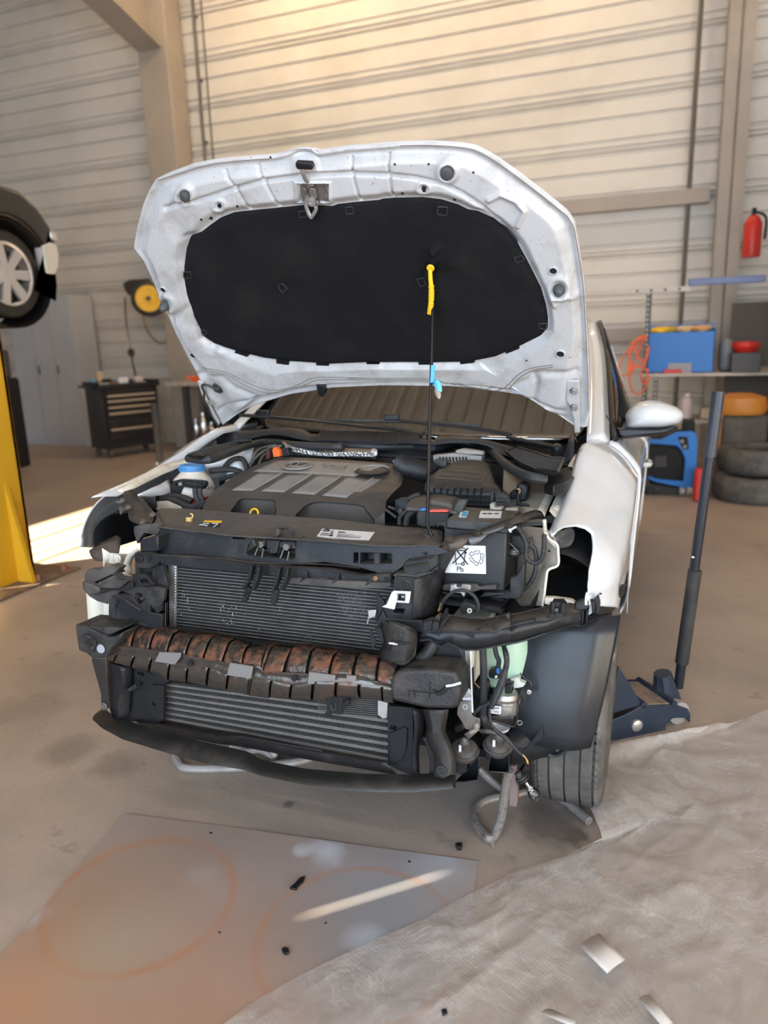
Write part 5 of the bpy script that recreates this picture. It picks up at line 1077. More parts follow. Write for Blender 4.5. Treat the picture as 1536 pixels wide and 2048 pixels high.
# emblem and lettering on the cover
eo = Q('A', '752,183')[0]; e0 = drop(eo, ET_) + qn*.0045; ex = Vector((1, .02, 0)); ey = qy
sc_ = .036
b = MB(); b.lathe(e0, qn, [(.055, -.003), (.053, .002), (.040, .0015), (.0385, .0005)], 40); b.build('emblem_plinth', COVERP, ec)
b = MB(); b.tube(ring_pts(e0 + qn*.002, ex, ey, .0335, n=40), .0022, 8, True)
def stroke(bm_, pts):
    for (x0, y0), (x1, y1) in zip(pts[:-1], pts[1:]):
        a, d = e0 + ex*x0*sc_ + ey*y0*sc_, e0 + ex*x1*sc_ + ey*y1*sc_; t = (d-a).normalized(); n_s = qn.cross(t)*.0024
        bm_.prism([a - t*.001 + n_s, d + t*.001 + n_s, d + t*.001 - n_s, a - t*.001 - n_s], qn*.0022)
stroke(b, [(-.36, .84), (0, .16), (.36, .84)]); stroke(b, [(-.80, .44), (-.40, -.78), (0, -.06), (.40, -.78), (.80, .44)])
em = b.build('emblem', COVERP, ec); b = MB(); b.lathe(e0 + qn*.0008, qn, [(0, 0), (.033, 0)], 40); b.build('emblem_disc', BLACK, em)
to = drop(Q('A', '1000,190')[0], ET_) + qn*.004; text_mesh('cover_lettering', 'TDI', COVERP, basis(to, ex, ey) @ Matrix.Diagonal((1.25, 1, 1, 1)), .046, ec, .0007)
b = MB(); o = c(Q('A', '448,512')[0], y=-.215); b.tube(ring_pts(o, (1, 0, 0), (0, .3, 1), .0135, n=20), .0032, 8, True); b.build('dipstick_ring', YELLOW, car)
# heat shield
HS = mat('heat_shield', (.42, .41, .40), .38, metal=.8)
nt = HS.node_tree; tcx = [n for n in nt.nodes if n.type == 'TEX_COORD'][0]; vo = nt.nodes.new('ShaderNodeTexVoronoi'); vo.inputs['Scale'].default_value = 130; nt.links.new(tcx.outputs['Object'], vo.inputs['Vector']); bp = nt.nodes.new('ShaderNodeBump'); bp.inputs['Strength'].default_value = .9; bp.inputs['Distance'].default_value = .004; nt.links.new(vo.outputs['Distance'], bp.inputs['Height']); nt.links.new(bp.outputs[0], nt.nodes['Principled BSDF'].inputs['Normal'])
hs = sheet('heat_shield', HS, [py_('A|640,12 720,22 820,44 950,54 1130,58 1310,66', .235), py_('A|660,40 760,60 850,78 950,90 1130,85 1308,95', .20), py_('A|690,75 800,95 900,108 1000,112 1150,112 1300,115', .20), py_('A|700,118 820,128 900,130 1000,130 1150,138 1295,145', .22)], car, sm=3, n=40, solid=.002)
MB().lathe(c(Q('A', '1280,85')[0], y=.195), (0, -1, .4), [(0, .006), (.006, .006), (.010, .002), (.014, 0)], 16).build('shield_stud', ZINC, hs)
# loom and plugs left of the cover
lm = empty('wiring_loom'); lm.parent = car
for s in ('A|430,165 470,110 540,60 640,42', 'A|440,140 500,90 560,55 640,38', 'A|445,120 460,80 520,50 600,35', 'A|480,165 510,110 560,80 600,60', 'A|415,175 440,130 470,90 500,70'): pipe('wire', mat('grey_wire', (.10, .095, .09), .5), py_(s, [.06, .10, .15, .18]), .0032, lm)
b = MB(); b.prism(py_('A|572,68 582,52 602,52 608,66 620,70 626,115 582,120', .10), (0, .025, 0)); b.build('orange_plug', ORANGE, lm, bevel=.002)
b = MB(); b.prism(py_('A|528,70 552,72 556,130 530,138', .10), (0, .02, 0)); b.build('maroon_plug', mat('maroon', (.06, .012, .012), .5), lm, bevel=.002)
b = MB(); b.prism(py_('A|632,55 680,55 692,108 640,115', .12), (0, .03, 0)); b.prism(py_('A|470,60 520,50 540,140 480,150', .13), (0, .03, 0)); b.build('black_plug', PLASTIC_C, lm, bevel=.002)
# left side of the bay: inner wing, strut top, bottle
sheet('inner_wing', WHITE, [py_('3|705,388 780,355 860,328 940,302 1025,272', [.02, .10, .20]), py_('3|715,400 790,385 870,365 950,345 1022,322', [.02, .08, .18]), py_('3|690,480 760,480 850,450 940,440 1010,400', [.02, .08, .16])], car, n=16, solid=.003)
b = MB(); b.lathe(c(Q('A', '330,215')[0], y=.06), (0, 0, 1), [(.042, -.04), (.036, 0), (.018, .030), (.006, .038), (0, .038)], 24); b.build('strut_top', WHITE, car)
sheet('strut_surround', RUBBER, [py_('A|230,190 270,140 330,118 380,130 410,200', .05), py_('A|245,200 285,155 330,135 370,150 392,215', .03)], car, solid=.008, sm=3, n=20)
sheet('wing_rail', CREAM, [py_('3|210,530 300,480 390,430 470,385 560,365 640,345', [-.36, -.30, -.20, -.10, -.02, .05]), py_('3|240,545 330,520 420,470 510,430 600,395 690,370', [-.37, -.30, -.20, -.10, -.02, .04])], car, n=20, solid=.003)
sheet('wing_rail', WHITE, [py_('3|340,560 420,520 470,500 520,470', [-.30, -.22, -.15, -.08]), py_('3|360,580 430,570 500,560 545,540', [-.28, -.22, -.16, -.10])], car, n=12, solid=.003)
BOT = mat('bottle_plastic', (.74, .66, .58), .35, trans=.15); bo = Q('3', '668,520')[0]; b0 = c(bo, y=-.03)
b = MB(); b.lathe(b0 - Vector((0, 0, .072)), (0, 0, 1), [(.0, 0), (.055, .004), (.074, .03), (.0775, .055), (.076, .075), (.062, .105), (.044, .122), (.040, .126), (.039, .138)], 40); bt = b.build('coolant_bottle', BOT, car)
b = MB(); b.lathe(b0 + Vector((0, 0, .060)), (0, 0, 1), [(.043, 0), (.044, .014), (.041, .020), (.030, .022), (.028, .019), (0, .019)], 36); 
for k in range(28): a = 2*pi*k/28; b.box(b0 + Vector((.0435*cos(a), .0435*sin(a), .067)), (.004, .004, .012), Matrix.Rotation(a, 3, 'Z'))
b.build('blue_cap', mat('cap_blue', (.06, .23, .52), .4), bt)
b = MB(); b.lathe(b0 - Vector((0, 0, .0725)), (0, 0, 1), [(.0, -.001), (.056, .0035), (.0752, .030), (.0782, .052)], 40, a0=0, a1=2*pi); b.build('coolant_level', mat('coolant_red', (.62, .06, .04), .4), bt)
bb_ = plate('bottle_bracket', PLASTIC_C, cs(Q('3', '535,555 532,505 548,480 590,468 700,475 735,482 742,500 722,528 690,530 655,520 600,512 590,555'), y=-.115), (0, .02, 0), car, [cs(Q('3', '556,500 575,485 600,485 600,505 570,510'), y=-.115)])
for s in ('3|630,490 720,510', '3|640,512 720,488', '3|680,480 680,520'): pipe('bracket_rib', PLASTIC, pp(s, y=-.118), .003, bb_, sub=0)
text_mesh('bottle_mark', '-<', INK, basis(c(Q('3', '775,520')[0], y=-.09), (1, .6, 0), (0, .1, 1)), .02, bt)
b = MB(); q_ = cs(Q('3', '745,510 760,512 758,528 743,526'), y=-.095); b.tube(q_, .001, 4, True); b.tube(cs(Q('3', '762,512 775,510 773,526 758,528'), y=-.093), .001, 4, True); b.build('bottle_mark', INK, bt)
for s, r, ys in (('3|480,585 540,590 600,612 660,632 735,600', .0105, [-.14, -.15, -.16, -.16, -.14]), ('3|500,570 560,568 620,580 660,600', .011, -.13), ('3|680,520 682,560 700,600', .0085, -.13), ('3|708,520 710,560 725,590', .0085, -.13), ('3|770,420 830,412 900,412 955,430', .011, [.02, .02, .03, .04]), ('3|830,470 870,455 930,440', .008, .0), ('3|550,410 560,395 600,400', .012, .02), ('3|700,640 760,600', .01, -.15)):
    pipe('coolant_hose', RUBBER, py_(s, ys), r, car)
plt('bay_bracket', PLASTIC_C, '3|360,570 440,575 445,640 400,640 375,610', car, d=.01, y=-.30); b = MB(); b.prism(py_('3|445,600 520,595 600,630 450,630', -.22), (0, 0, -.01)); b.build('bay_bracket', CREAM, car)
# left brace from carrier to wing
br_ = sheet('wing_brace', STEEL_B, [py_('C|490,120 560,250 640,360 650,440 760,486', [-.27, -.30, -.34, -.38, -.42]), py_('C|560,115 640,230 720,340 790,430 830,495', [-.27, -.30, -.34, -.38, -.425]), py_('C|640,110 720,210 800,330 860,410 890,470', [-.262, -.29, -.33, -.37, -.42]), py_('C|735,125 800,200 870,290 925,370 905,455', [-.27, -.30, -.335, -.375, -.42])], car, solid=.004, sm=2, n=16)
sheet('brace_rib', STEEL_B, [py_('C|655,112 720,230 790,350', [-.262, -.29, -.33]), py_('C|690,105 760,205 830,330', [-.258, -.285, -.322]), py_('C|725,130 800,210 885,320', [-.268, -.295, -.335])], br_, solid=.003, sm=3, n=14)
for v, y in (('575,225', -.30), ('640,300', -.335), ('905,380', -.385), ('800,460', -.425)): bolt('C', v, y-.005, .007, STEEL, br_, (0, -.3, 1))
plt('brace_tab', STEEL, 'C|490,235 600,205 610,250 520,260', br_, d=.004, y=-.30)
b = MB(); b.tube(py_('C|580,310 555,380', -.33), [.012, .002], 8); b.build('brace_spike', STEEL, br_)
# cream metal at the left front corner
sheet('corner_panel', CREAM, [py_('C|350,745 360,830 372,950', -.44), py_('C|440,800 440,860 400,910', -.42), py_('C|620,810 600,880 580,935', -.40)], car, solid=.003, n=10); bolt('C', '525,860', -.425, .008, CREAM, car)
sheet('corner_panel', CREAM, [py_('C|740,755 650,800 600,880 585,960 590,1030', -.42), py_('C|760,800 690,860 670,950 690,1000 680,1050', -.40)], car, solid=.003, sm=2, n=12)
sheet('corner_panel', CREAM, [py_('C|470,1035 560,960 600,1000', -.42), py_('C|540,1080 640,1070 690,1060', -.42)], car, solid=.003, n=8)
sheet('wing_stub', mat('scorched_plastic', (.06, .045, .038), .7, col2=(.15, .12, .10), scale=12), [py_('C|215,770 230,825 280,880 350,890', -.36), py_('C|250,750 300,780 340,820 360,860', -.37), py_('C|330,720 420,700 480,720 540,800', -.33), py_('C|330,690 450,640 520,610 560,650', -.30)], car, solid=.004, sm=2, n=12)
b = MB(); b.lathe(c(Q('C', '320,1420')[0], y=-.40) + Vector((0, 0, -.06)), (0, 0, 1), [(0, 0), (.030, 0), (.034, .02), (.034, .12), (.02, .14), (0, .14)], 24); b.build('washer_bottle', mat('cream_bottle', (.68, .64, .54), .5), car)
sheet('washer_bottle_side', mat('cream_bottle', (.68, .64, .54), .5), [py_('C|255,1300 225,1400 212,1500', -.37), py_('C|300,1320 290,1420 280,1540', -.40), py_('C|430,1340 430,1440 430,1560', -.42)], car, solid=.003, sm=3, n=12)
# airbox and intake
ab = [(px_('B|560,232 640,222 720,226 790,250 818,290'), .12), (px_('B|430,290 560,282 700,290 800,310 826,335'), .06), (px_('B|375,330 520,345 680,360 800,380 850,395'), .01), (px_('B|330,395 500,425 680,440 800,445 882,430'), -.05), (px_('B|325,445 420,468 600,478 800,486 886,472'), -.065)]
AIRB = mat('airbox_black', (.020, .020, .022), .5, col2=(.048, .044, .041), scale=30, lo=.45, hi=.75)
abx = sheet('airbox_lid', AIRB, [cy(p, y) for p, y in ab], car, sm=3, n=30, solid=.004)
AT = bvh_of(abx)
b = MB(); b.prism(py_('B|368,470 810,490 812,560 365,545', -.062), (0, .15, 0)); abb = b.build('airbox', PLASTIC_C, car)
b = MB()
for x in (385, 432, 482, 532, 578, 628, 678, 728): b.prism(py_('B|%d,425 %d,427 %d,475 %d,475' % (x, x+7, x+8, x-2), -.075), (0, .02, 0))
b.build('airbox_rib', PLASTIC, abx)
b = MB()
for x in (480, 530, 580, 625, 675, 725): b.prism(py_('B|%d,470 %d,470 %d,540 %d,540' % (x, x+6, x+6, x), -.070), (0, .02, 0))
for y in (472, 508, 540): b.prism(py_('B|370,%d 808,%d 808,%d 370,%d' % (y-8, y+8, y+15, y-1), -.070), (0, .02, 0))
b.build('airbox_rib', PLASTIC, abb)
for s in ('B|430,295 700,308 755,330', 'B|415,325 600,335 745,355', 'B|400,350 560,362 735,385', 'B|735,385 785,315', 'B|760,412 820,330'):
    pts = [drop(p, AT) for p in [tuple(q) for q in resample([Vector((x, y, 0)) for x, y in px_(s)], 8)]]; pts = [p + Vector((0, -.001, .001)) for p in pts if p is not None]
    if len(pts) > 2: pipe('lid_ridge', PLASTIC_D, pts, .0022, abx, sub=2, n=6)
hp = smooth_path(py_('B|150,250 200,275 260,290 330,310 390,325', [.12, .10, .08, .06, .05]), 9); b = MB(); b.tube(hp, [.030 + (.004 if i % 2 else 0) for i in range(len(hp))], 20); b.build('intake_hose', mat('hose_black', (.010, .010, .011), .5), car, smooth=60)
b = MB(); b.prism(py_('B|385,185 640,162 655,180 745,190 740,235 640,232 500,245 390,235', .16), (0, .04, 0)); ecu = b.build('control_unit', mat('cast_alu', (.30, .28, .26), .6, metal=.3, col2=(.20, .18, .16), scale=20), car, bevel=.002)
b = MB()
for i in range(9): x = 430+i*24; b.prism(py_('B|%d,198 %d,196 %d,232 %d,236' % (x, x+12, x+18, x+8), .157), (0, .002, 0))
b.build('fin_slot', BLACK, ecu)
b = MB(); b.prism(py_('B|548,150 600,136 750,158 755,182 640,180 560,170', .15), (0, .03, 0)); b.build('unit_bracket', mat('cast_alu', (.3, .28, .26), .6), ecu, bevel=.002)
b = MB(); b.box(c(Q('B', '450,240')[0], y=.10), (.04, .03, .022)); b.build('sensor_plug', PLASTIC, car, bevel=.003); pipe('vacuum_pipe', ZINC, py_('B|100,235 140,215 180,212 195,240', .15), .006, car)
# battery with fuse box
bx0 = c(Q('D', '800,500')[0], y=-.36); bx1 = c(Q('D', '1480,560')[0], y=-.36); bz1 = .828; bz0 = c(Q('D', '1200,650')[0], y=-.36).z
b = MB(); b.bx((.405, -.36, bz0), (bx1.x, -.18, bz1-.024)); bat = b.build('battery', mat('battery_case', (.009, .010, .013), .45, col2=(.024, .023, .022), scale=9), car, bevel=.003)
b = MB(); b.bx((.412, -.364, bz1-.024), (bx1.x+.002, -.178, bz1)); b.build('battery_lid', PLASTIC_D, bat, bevel=.003)
b = MB()
for i in range(10): b.box((bx1.x-.002, -.355+.017*i, (bz0+bz1)/2), (.004, .006, bz1-bz0-.06))
b.build('case_rib', PLASTIC_D, bat)
lab = plt('battery_label', LABEL, 'D|820,200 1285,215 1290,502 800,488', bat, d=.001, y=-.3612)
LBL = ((0, -1, 0), (0, -.3624, 0))
b = MB()
def ln(s, r=.0012): b.tube(pp(s, y=-.3625), r, 5)
ln('D|950,395 1110,236', .0016); ln('D|985,250 1105,405', .0016); ln('D|965,262 1000,240 1060,236 1090,250 1075,262 990,262'); ln('D|972,268 985,398 1040,400'); ln('D|1082,262 1064,385'); ln('D|1072,280 1092,280 1092,290 1072,290'); ln('D|985,398 988,410')
b.tube(ring_pts(c(Q('D', '1054,400')[0], y=-.3625), (1, 0, 0), (0, 0, 1), .0036, n=14), .0014, 5, True)
ro_ = c(Q('D', '1195,335')[0], y=-.3625)
for k in range(3):
    a = radians(90+120*k); u = Vector((cos(a), 0, sin(a))); v = Vector((-sin(a), 0, cos(a)))
    q = [ro_ + (u*p_ + v*w_)*.0185 for p_, w_ in ((1.0, -.42), (.98, .02), (.62, .64), (.80, .74), (.42, 1.02), (.06, .76), (.20, .72), (.58, .14), (.50, -.20))]
    b.tube(q, .0009, 5, True)
b.build('label_symbols', INK, lab)
text_mesh('label_lettering', 'Pb', INK, basis(c(Q('D', '1026,455')[0], y=-.3622), (1, 0, 0), (0, 0, 1)), .019, lab)
for s in ('B|738,592 892,596 882,646 722,643', 'B|592,590 648,594 632,642 576,638'): 
    q = [p + Vector((0, 0, .001)) for p in pp(s, z=bz1)]; b = MB(); b.prism(q, (0, 0, -.0006)); b.build('lid_label', LABEL, bat)
b = MB(); b.prism([p + Vector((0, 0, .0015)) for p in pp('B|605,600 640,602 630,640 595,638', z=bz1)], (0, 0, -.0005)); b.build('lid_label_blue', CY, bat)
for x in (752, 790, 838):
    q = pp('B|%d,612' % (x+14), z=bz1+.0016)[0]; b = MB(); b.tube(ring_pts(q, (1, 0, 0), (0, 1, 0), .005, n=10), .0008, 4, True); b.tube([q - Vector((.006, .005, 0)), q + Vector((.006, .005, 0))], .0008, 4); b.build('lid_symbol', INK, bat)
def dbox(name, k, s, y, d, m, parent, bevel=.003): 
    b = MB(); b.prism(py_(k + '|' + s, y), (0, d, 0)); return b.build(name, m, parent, bevel=bevel)
fb = sheet('fuse_box', PLASTIC_D, [py_('B|225,500 300,485 460,485 550,502 632,518', -.16), py_('B|205,520 300,510 450,520 540,535 600,560', -.20), py_('B|190,565 320,580 420,575 510,590 580,610', -.27), py_('B|190,590 320,600 430,600 510,610 580,630', -.275)], car, n=20, solid=.006)
dbox('fuse_box_lid', 'B', '385,545 535,560 560,505 545,500 520,552', -.24, .005, PLASTIC, fb); sheet('fuse_box_cover', PLASTIC_D, [py_('B|375,490 470,488 552,503', -.20), py_('B|365,550 450,560 532,585', -.255)], fb, solid=.012, n=8)
dbox('fuse_clip', 'B', '440,485 475,488 470,520 455,522', -.21, .02, PLASTIC, fb); dbox('relay_block', 'B', '105,512 200,505 205,560 190,610 110,605', -.22, .05, PLASTIC, fb); dbox('relay_block', 'B', '128,580 160,575 165,620 130,625', -.235, .03, PLASTIC_D, fb)
dbox('fuse_box_side', 'B', '570,515 632,520 600,600 560,640 500,650 520,600', -.262, .03, PLASTIC_D, fb)
dbox('terminal_cover', 'B', '265,605 300,595 500,610 505,660 510,700 330,720 262,700', -.30, .05, PLASTIC, fb, .005); dbox('terminal_bracket', 'B', '415,675 490,678 492,735 470,745 465,705 430,700 425,715 412,712', -.315, .02, PLASTIC_D, fb)
dbox('red_cap', 'B', '362,585 480,586 495,600 365,602', -.30, .02, mat('red_cap', (.62, .10, .08), .5), fb, .001); dbox('blue_cap', 'B', '293,575 338,572 340,590 300,592', -.295, .02, BLUE, fb, .001)
for s, r in (('B|230,570 180,600 145,640 142,690', .006), ('B|300,578 250,590 205,630 190,695', .0095), ('B|40,580 80,610 120,640', .004), ('B|60,560 110,580', .004), ('B|290,470 250,480 210,500', .006)): pipe('battery_cable', RUBBER, py_(s, -.25), r, fb)
for s in ('B|850,490 890,480 940,505', 'B|850,515 900,510 955,530', 'B|850,545 920,548 1000,545'): pipe('battery_cable', RUBBER, py_(s, -.10), .010, fb)
dbox('terminal_clamp', 'B', '800,540 830,535 840,570 880,562 900,580 870,590 800,585', -.19, .03, mat('lead_clamp', (.35, .32, .28), .6, metal=.4), bat); dbox('terminal_clamp', 'B', '905,575 1000,570 1010,600 990,605 910,600', -.17, .03, mat('lead_clamp', (.35, .32, .28), .6), bat)
dbox('strap', 'B', '802,460 832,460 828,560 800,560', -.12, .02, PLASTIC, abb); b = MB(); b.bx((bx0.x, -.40, bz0-.04), (bx1.x, -.17, bz0-.03)); b.build('tray_floor', PLASTIC_C, bat)
# tray, clamp and cable before the battery
dbox('battery_tray', '7', '440,500 625,505 628,405 672,392 690,360 715,300 730,310 722,500 690,552 565,552 440,545', -.365, .03, PLASTIC, bat); dbox('tray_leg', '7', '460,548 580,552 575,665 465,640', -.34, .03, PLASTIC_C, bat)
dbox('tray_edge', 'D', '840,620 920,610 1090,615 1200,612 1210,640 1390,615 1395,670 1240,668 1160,690 840,672', -.385, .02, PLASTIC_D, bat); dbox('tray_edge', 'D', '830,690 1200,760 1270,700 1480,700 1480,720 1280,740 1190,785 920,740', -.385, .02, PLASTIC, bat)
dbox('battery_clamp', 'D', '925,612 985,608 985,640 1035,640 1040,610 1130,620 1130,670 1080,675 1075,720 1060,745 1030,700 950,700 915,690', -.40, .012, ZINC, bat, .002)
pipe('starter_cable', RUBBER, py_('D|820,870 850,780 930,700 1010,668 1090,675 1170,730 1212,820 1200,910', -.43), .0046, bat)
dbox('horn_plug', 'D', '1012,818 1040,795 1080,790 1195,830 1200,880 1110,905 1045,910 1030,870', -.43, .03, PLASTIC_C, car); b = MB(); b.lathe(c(Q('D', '1123,875')[0], y=-.437), (0, -1, 0), [(.0062, 0), (.0062, .003), (.0028, .003), (.0028, 0)], 18); b.build('plug_ring', mat('pale_ring', (.50, .52, .40), .5), car)
for s in ('D|810,880 815,840 825,800', 'D|800,885 808,850'): pipe('copper_wire', mat('copper', (.55, .30, .14), .4, metal=.6), py_(s, -.45), .0014, car)
dbox('lamp_plug', 'D', '820,970 830,920 860,905 865,870 885,870 885,930 850,985', -.47, .02, PLASTIC_C, car, .001); dbox('lamp_plug', 'D', '745,960 800,915 820,930 815,985 750,975', -.475, .02, mat('brown_plug', (.09, .06, .045), .7), car, .001)
# right brace
rb = sheet('wing_brace', STEEL_B, [py_('B|440,832 500,790 600,768 700,742 780,712 900,664 1030,618 1130,584 1180,600', [-.43, -.42, -.41, -.40, -.39, -.38, -.33, -.22, -.17]), py_('B|450,860 540,825 640,800 720,765 800,738 920,690 1040,645 1140,612 1190,620', [-.435, -.425, -.415, -.405, -.395, -.385, -.335, -.225, -.175]), py_('B|430,882 560,880 625,842 655,782 790,775 940,702 1060,668 1150,650 1200,650', [-.44, -.43, -.42, -.41, -.40, -.39, -.34, -.23, -.18])], car, solid=.004, sm=2, n=30)
for v, y in (('470,858', -.445), ('505,795', -.43), ('715,755', -.41), ('940,700', -.385)): bolt('B', v, y, .008, STEEL_B, rb, (0, -.3, 1))
sheet('torn_tape', mat('grey_tape', (.22, .23, .24), .5), [py_('B|648,785 700,775 785,765', -.415), py_('B|650,810 710,800 750,795', -.425), py_('B|665,842 700,830 735,812', -.42)], rb, solid=.001, n=8)
dbox('brace_clip', 'B', '935,715 995,702 1000,715 965,735 960,755 940,745', -.385, .01, ZINC, rb, .001)
dbox('latch_remains', 'B', '1150,600 1200,640 1260,620 1285,650 1260,690 1215,680 1160,640', -.16, .03, BLACK, car)
# right inner wing, rail and tower
sheet('wing_rail', CREAM, [py_('B|1145,600 1180,530 1215,465 1252,404', [-.16, -.07, .02, .10]), py_('B|1205,630 1240,550 1275,480 1318,405', [-.16, -.07, .02, .10])], car, n=10, solid=.004); 
wr = sheet('wing_rail', CREAM, [py_('B|1240,590 1270,520 1310,430 1345,358', [-.16, -.08, .02, .10]), py_('B|1295,650 1330,570 1370,470 1420,358', [-.17, -.09, .01, .10]), py_('B|1290,660 1350,590 1400,480 1450,380', [-.17, -.09, .01, .10])], car, n=10, solid=.004)
bolt('B', '1292,575', -.12, .012, CREAM, wr, (0, -.2, 1)); sheet('wing_rail', CREAM, [py_('B|1425,180 1395,230 1375,265', [.34, .28, .22]), py_('B|1490,200 1470,240 1452,275', [.34, .28, .22])], car, n=6, solid=.004)
BRWN = mat('brown_sealed_metal', (.27, .22, .17), .6, col2=(.44, .38, .31), scale=7, lo=.4, hi=.7)
sheet('strut_tower', BRWN, [py_('B|905,265 1000,320 1100,370 1205,400 1300,410', [.20, .18, .16, .14, .12]), py_('B|900,360 990,400 1090,460 1190,490 1240,480', [.12, .08, .05, .04, .04]), py_('B|900,430 980,500 1060,560 1150,580 1200,560', [.06, .0, -.03, -.04, -.04]), py_('B|900,600 980,640 1060,700 1150,700 1200,690', [.06, -.02, -.06, -.07, -.08])], car, sm=3, n=20, solid=.004)
dbox('washer_cap', 'B', '1000,395 1030,385 1080,400 1085,440 1070,520 1010,530 995,440', -.02, .05, PLASTIC_C, car, .006); dbox('sensor_plug', 'B', '940,480 960,445 1000,450 1000,500 950,515', -.01, .04, PLASTIC_C, car); pipe('sensor_wire', mat('wire_copper', (.4, .2, .1), .5), py_('B|1005,430 1025,440 1010,480', -.03), .003, car, sub=4); pipe('sensor_wire', RUBBER, py_('B|1010,460 1012,530 1040,545 1080,555 1075,600', -.03), .005, car)
sheet('inner_wing', BRWN, [py_('7|620,60 620,300 600,520 590,640', -.16), py_('7|720,40 740,250 720,450 700,600', -.20), py_('7|880,60 880,250 830,420 790,600', -.24), py_('7|930,110 965,210 962,315 900,345 880,420 858,600', [-.30, -.31, -.31, -.30, -.30, -.31])], car, sm=3, n=24, solid=.004)
pipe('wing_edge', CREAM, py_('7|870,80 900,130 955,170 965,230 962,315 895,350 880,420 868,520 855,600', -.315), .0032, car)
pipe('wing_edge_fold', CREAM, py_('4|1230,710 1245,800 1300,860', -.30), .005, car)
plt('wing_footplate', CREAM, 'F|560,285 640,285 720,295 830,310 870,335 800,380 560,350', car, d=.02, y=-.335)
dbox('drain_strip', '7', '760,610 830,490 855,480 855,500 790,620', -.27, .02, PLASTIC, car)
FILM = bpy.data.materials.new('clear_film'); FILM.use_nodes = True; nt = FILM.node_tree; N = nt.nodes; N.clear(); o_ = N.new('ShaderNodeOutputMaterial'); mx = N.new('ShaderNodeMixShader'); tr_ = N.new('ShaderNodeBsdfTransparent'); gl = N.new('ShaderNodeBsdfPrincipled'); gl.inputs['Base Color'].default_value = (.26, .25, .24, 1); gl.inputs['Roughness'].default_value = .15; mx.inputs[0].default_value = .38
nt.links.new(tr_.outputs[0], mx.inputs[1]); nt.links.new(gl.outputs[0], mx.inputs[2]); nt.links.new(mx.outputs[0], o_.inputs[0])
rows_ = []
for i, s in enumerate(('7|870,60 900,70 940,100 1000,70 1060,45', '7|880,100 915,120 960,115 1010,100 1080,75', '7|915,150 940,160 975,150 1020,150 1082,120', '7|930,180 950,195 980,200 1020,190 1055,185')):
    rows_.append([c(p, y=-.235 + rs.uniform(-.02, .02)) for p in px_(s)])
sheet('clear_film', FILM, rows_, car, solid=0, subd=1)
for s, r, ys in (('7|680,50 720,110 742,180 742,260 780,295 830,290 862,230 868,100', .0060, -.32), ('7|755,170 800,200 812,280 800,380 760,450 715,490', .0058, -.31), ('7|690,40 780,30 870,30', .004, -.30), ('7|770,120 780,150 770,180', .005, -.31)): pipe('lamp_harness', TAPE, py_(s, ys), r, car)
dbox('relay_holder', '7', '615,105 700,110 725,150 745,190 740,235 690,240 620,180', -.28, .04, PLASTIC_C, car); dbox('rubber_mount', '7', '618,235 650,212 690,228 695,260 620,262', -.30, .04, RUBBER, car, .006); bolt('7', '655,222', -.305, .009, STEEL, car, (0, -.2, 1))
pipe('tie', STEEL, pp('7|610,145 690,225', y=-.31), .0014, car, sub=0)

# ================================================================== behind the right bracket: pump, horns, harness, bulb
dbox('rail_end', 'E', '372,188 488,186 500,560 505,742 400,745 372,420', -.50, .03, BLACK, car); pipe('rail_flange', WHITE, py_('E|485,190 492,420 505,740 512,930', -.505), .0022, car, sub=2); dbox('rail_flange', 'E', '388,752 512,742 515,940 490,935 485,800 390,795', -.502, .004, WHITE, car, .0005)
for v, r in (('432,690', .009), ('430,855', .008)): bolt('E', v, -.505, r, ZINC, car)
bk = dbox('horn_bracket', 'E', '372,800 480,800 490,940 520,985 602,1012 598,1098 480,1150 420,1130 385,1050 325,960 330,880', -.51, .004, STEEL, car, .001)
sheet('horn_bracket', STEEL, [py_('E|408,1195 560,1098', [-.53, -.52]), py_('E|470,1252 600,1140', [-.53, -.52])], car, solid=.003); sheet('horn_bracket', STEEL_B, [py_('E|560,1130 720,1135 860,1170', [-.52, -.51, -.50]), py_('E|610,1180 760,1200 900,1225', [-.52, -.51, -.50])], car, solid=.003); bolt('E', '560,1095', -.535, .006, ZINC, bk, (0, -.3, 1), h=.012)
pipe('pump_hose', RUBBER, py_('E|635,140 645,400 645,700 640,850 630,980', [-.47, -.475, -.475, -.47, -.46]), .0088, car)
GREEN = mat('reservoir_green', (.50, .70, .55), .3, trans=.25, spec=.4)
gx = c(Q('E', '895,300')[0], y=-.33); b = MB(); b.lathe(gx + Vector((0, 0, -.062)), (0, 0, 1), [(0, -.004), (.050, 0), (.062, .012), (.066, .05), (.067, .10), (.06, .135), (0, .142)], 40); res = b.build('pump_reservoir', GREEN, car)
plt('reservoir_base', mat('translucent_white', (.62, .64, .58), .4), 'E|900,545 1070,510 1080,560 1150,590 1120,625 1060,640 1010,640 960,600', res, d=.02, y=-.40)
pm = c(Q('E', '905,800')[0], y=-.40); b = MB(); b.lathe(pm + Vector((0, 0, -.03)), (0, 0, 1), [(0, 0), (.030, 0), (.034, .006), (.034, .030), (.038, .034), (.038, .040), (.032, .044), (.030, .056), (0, .058)], 32); pmp = b.build('steering_pump', ALU, car)
dbox('pump_plug', 'E', '893,620 915,600 990,600 985,715 900,712', -.445, .03, PLASTIC_C, pmp); b = MB(); b.cyl(c(Q('E', '938,565')[0], y=-.43) + Vector((0, 0, -.006)), c(Q('E', '938,565')[0], y=-.43) + Vector((0, 0, .006)), .0075); b.build('pump_cap', RUBBER, pmp)
lb = plt('pump_label', LABEL, 'E|730,850 858,862 850,955 722,945', pmp, d=.001, y=-.452)
b = MB()
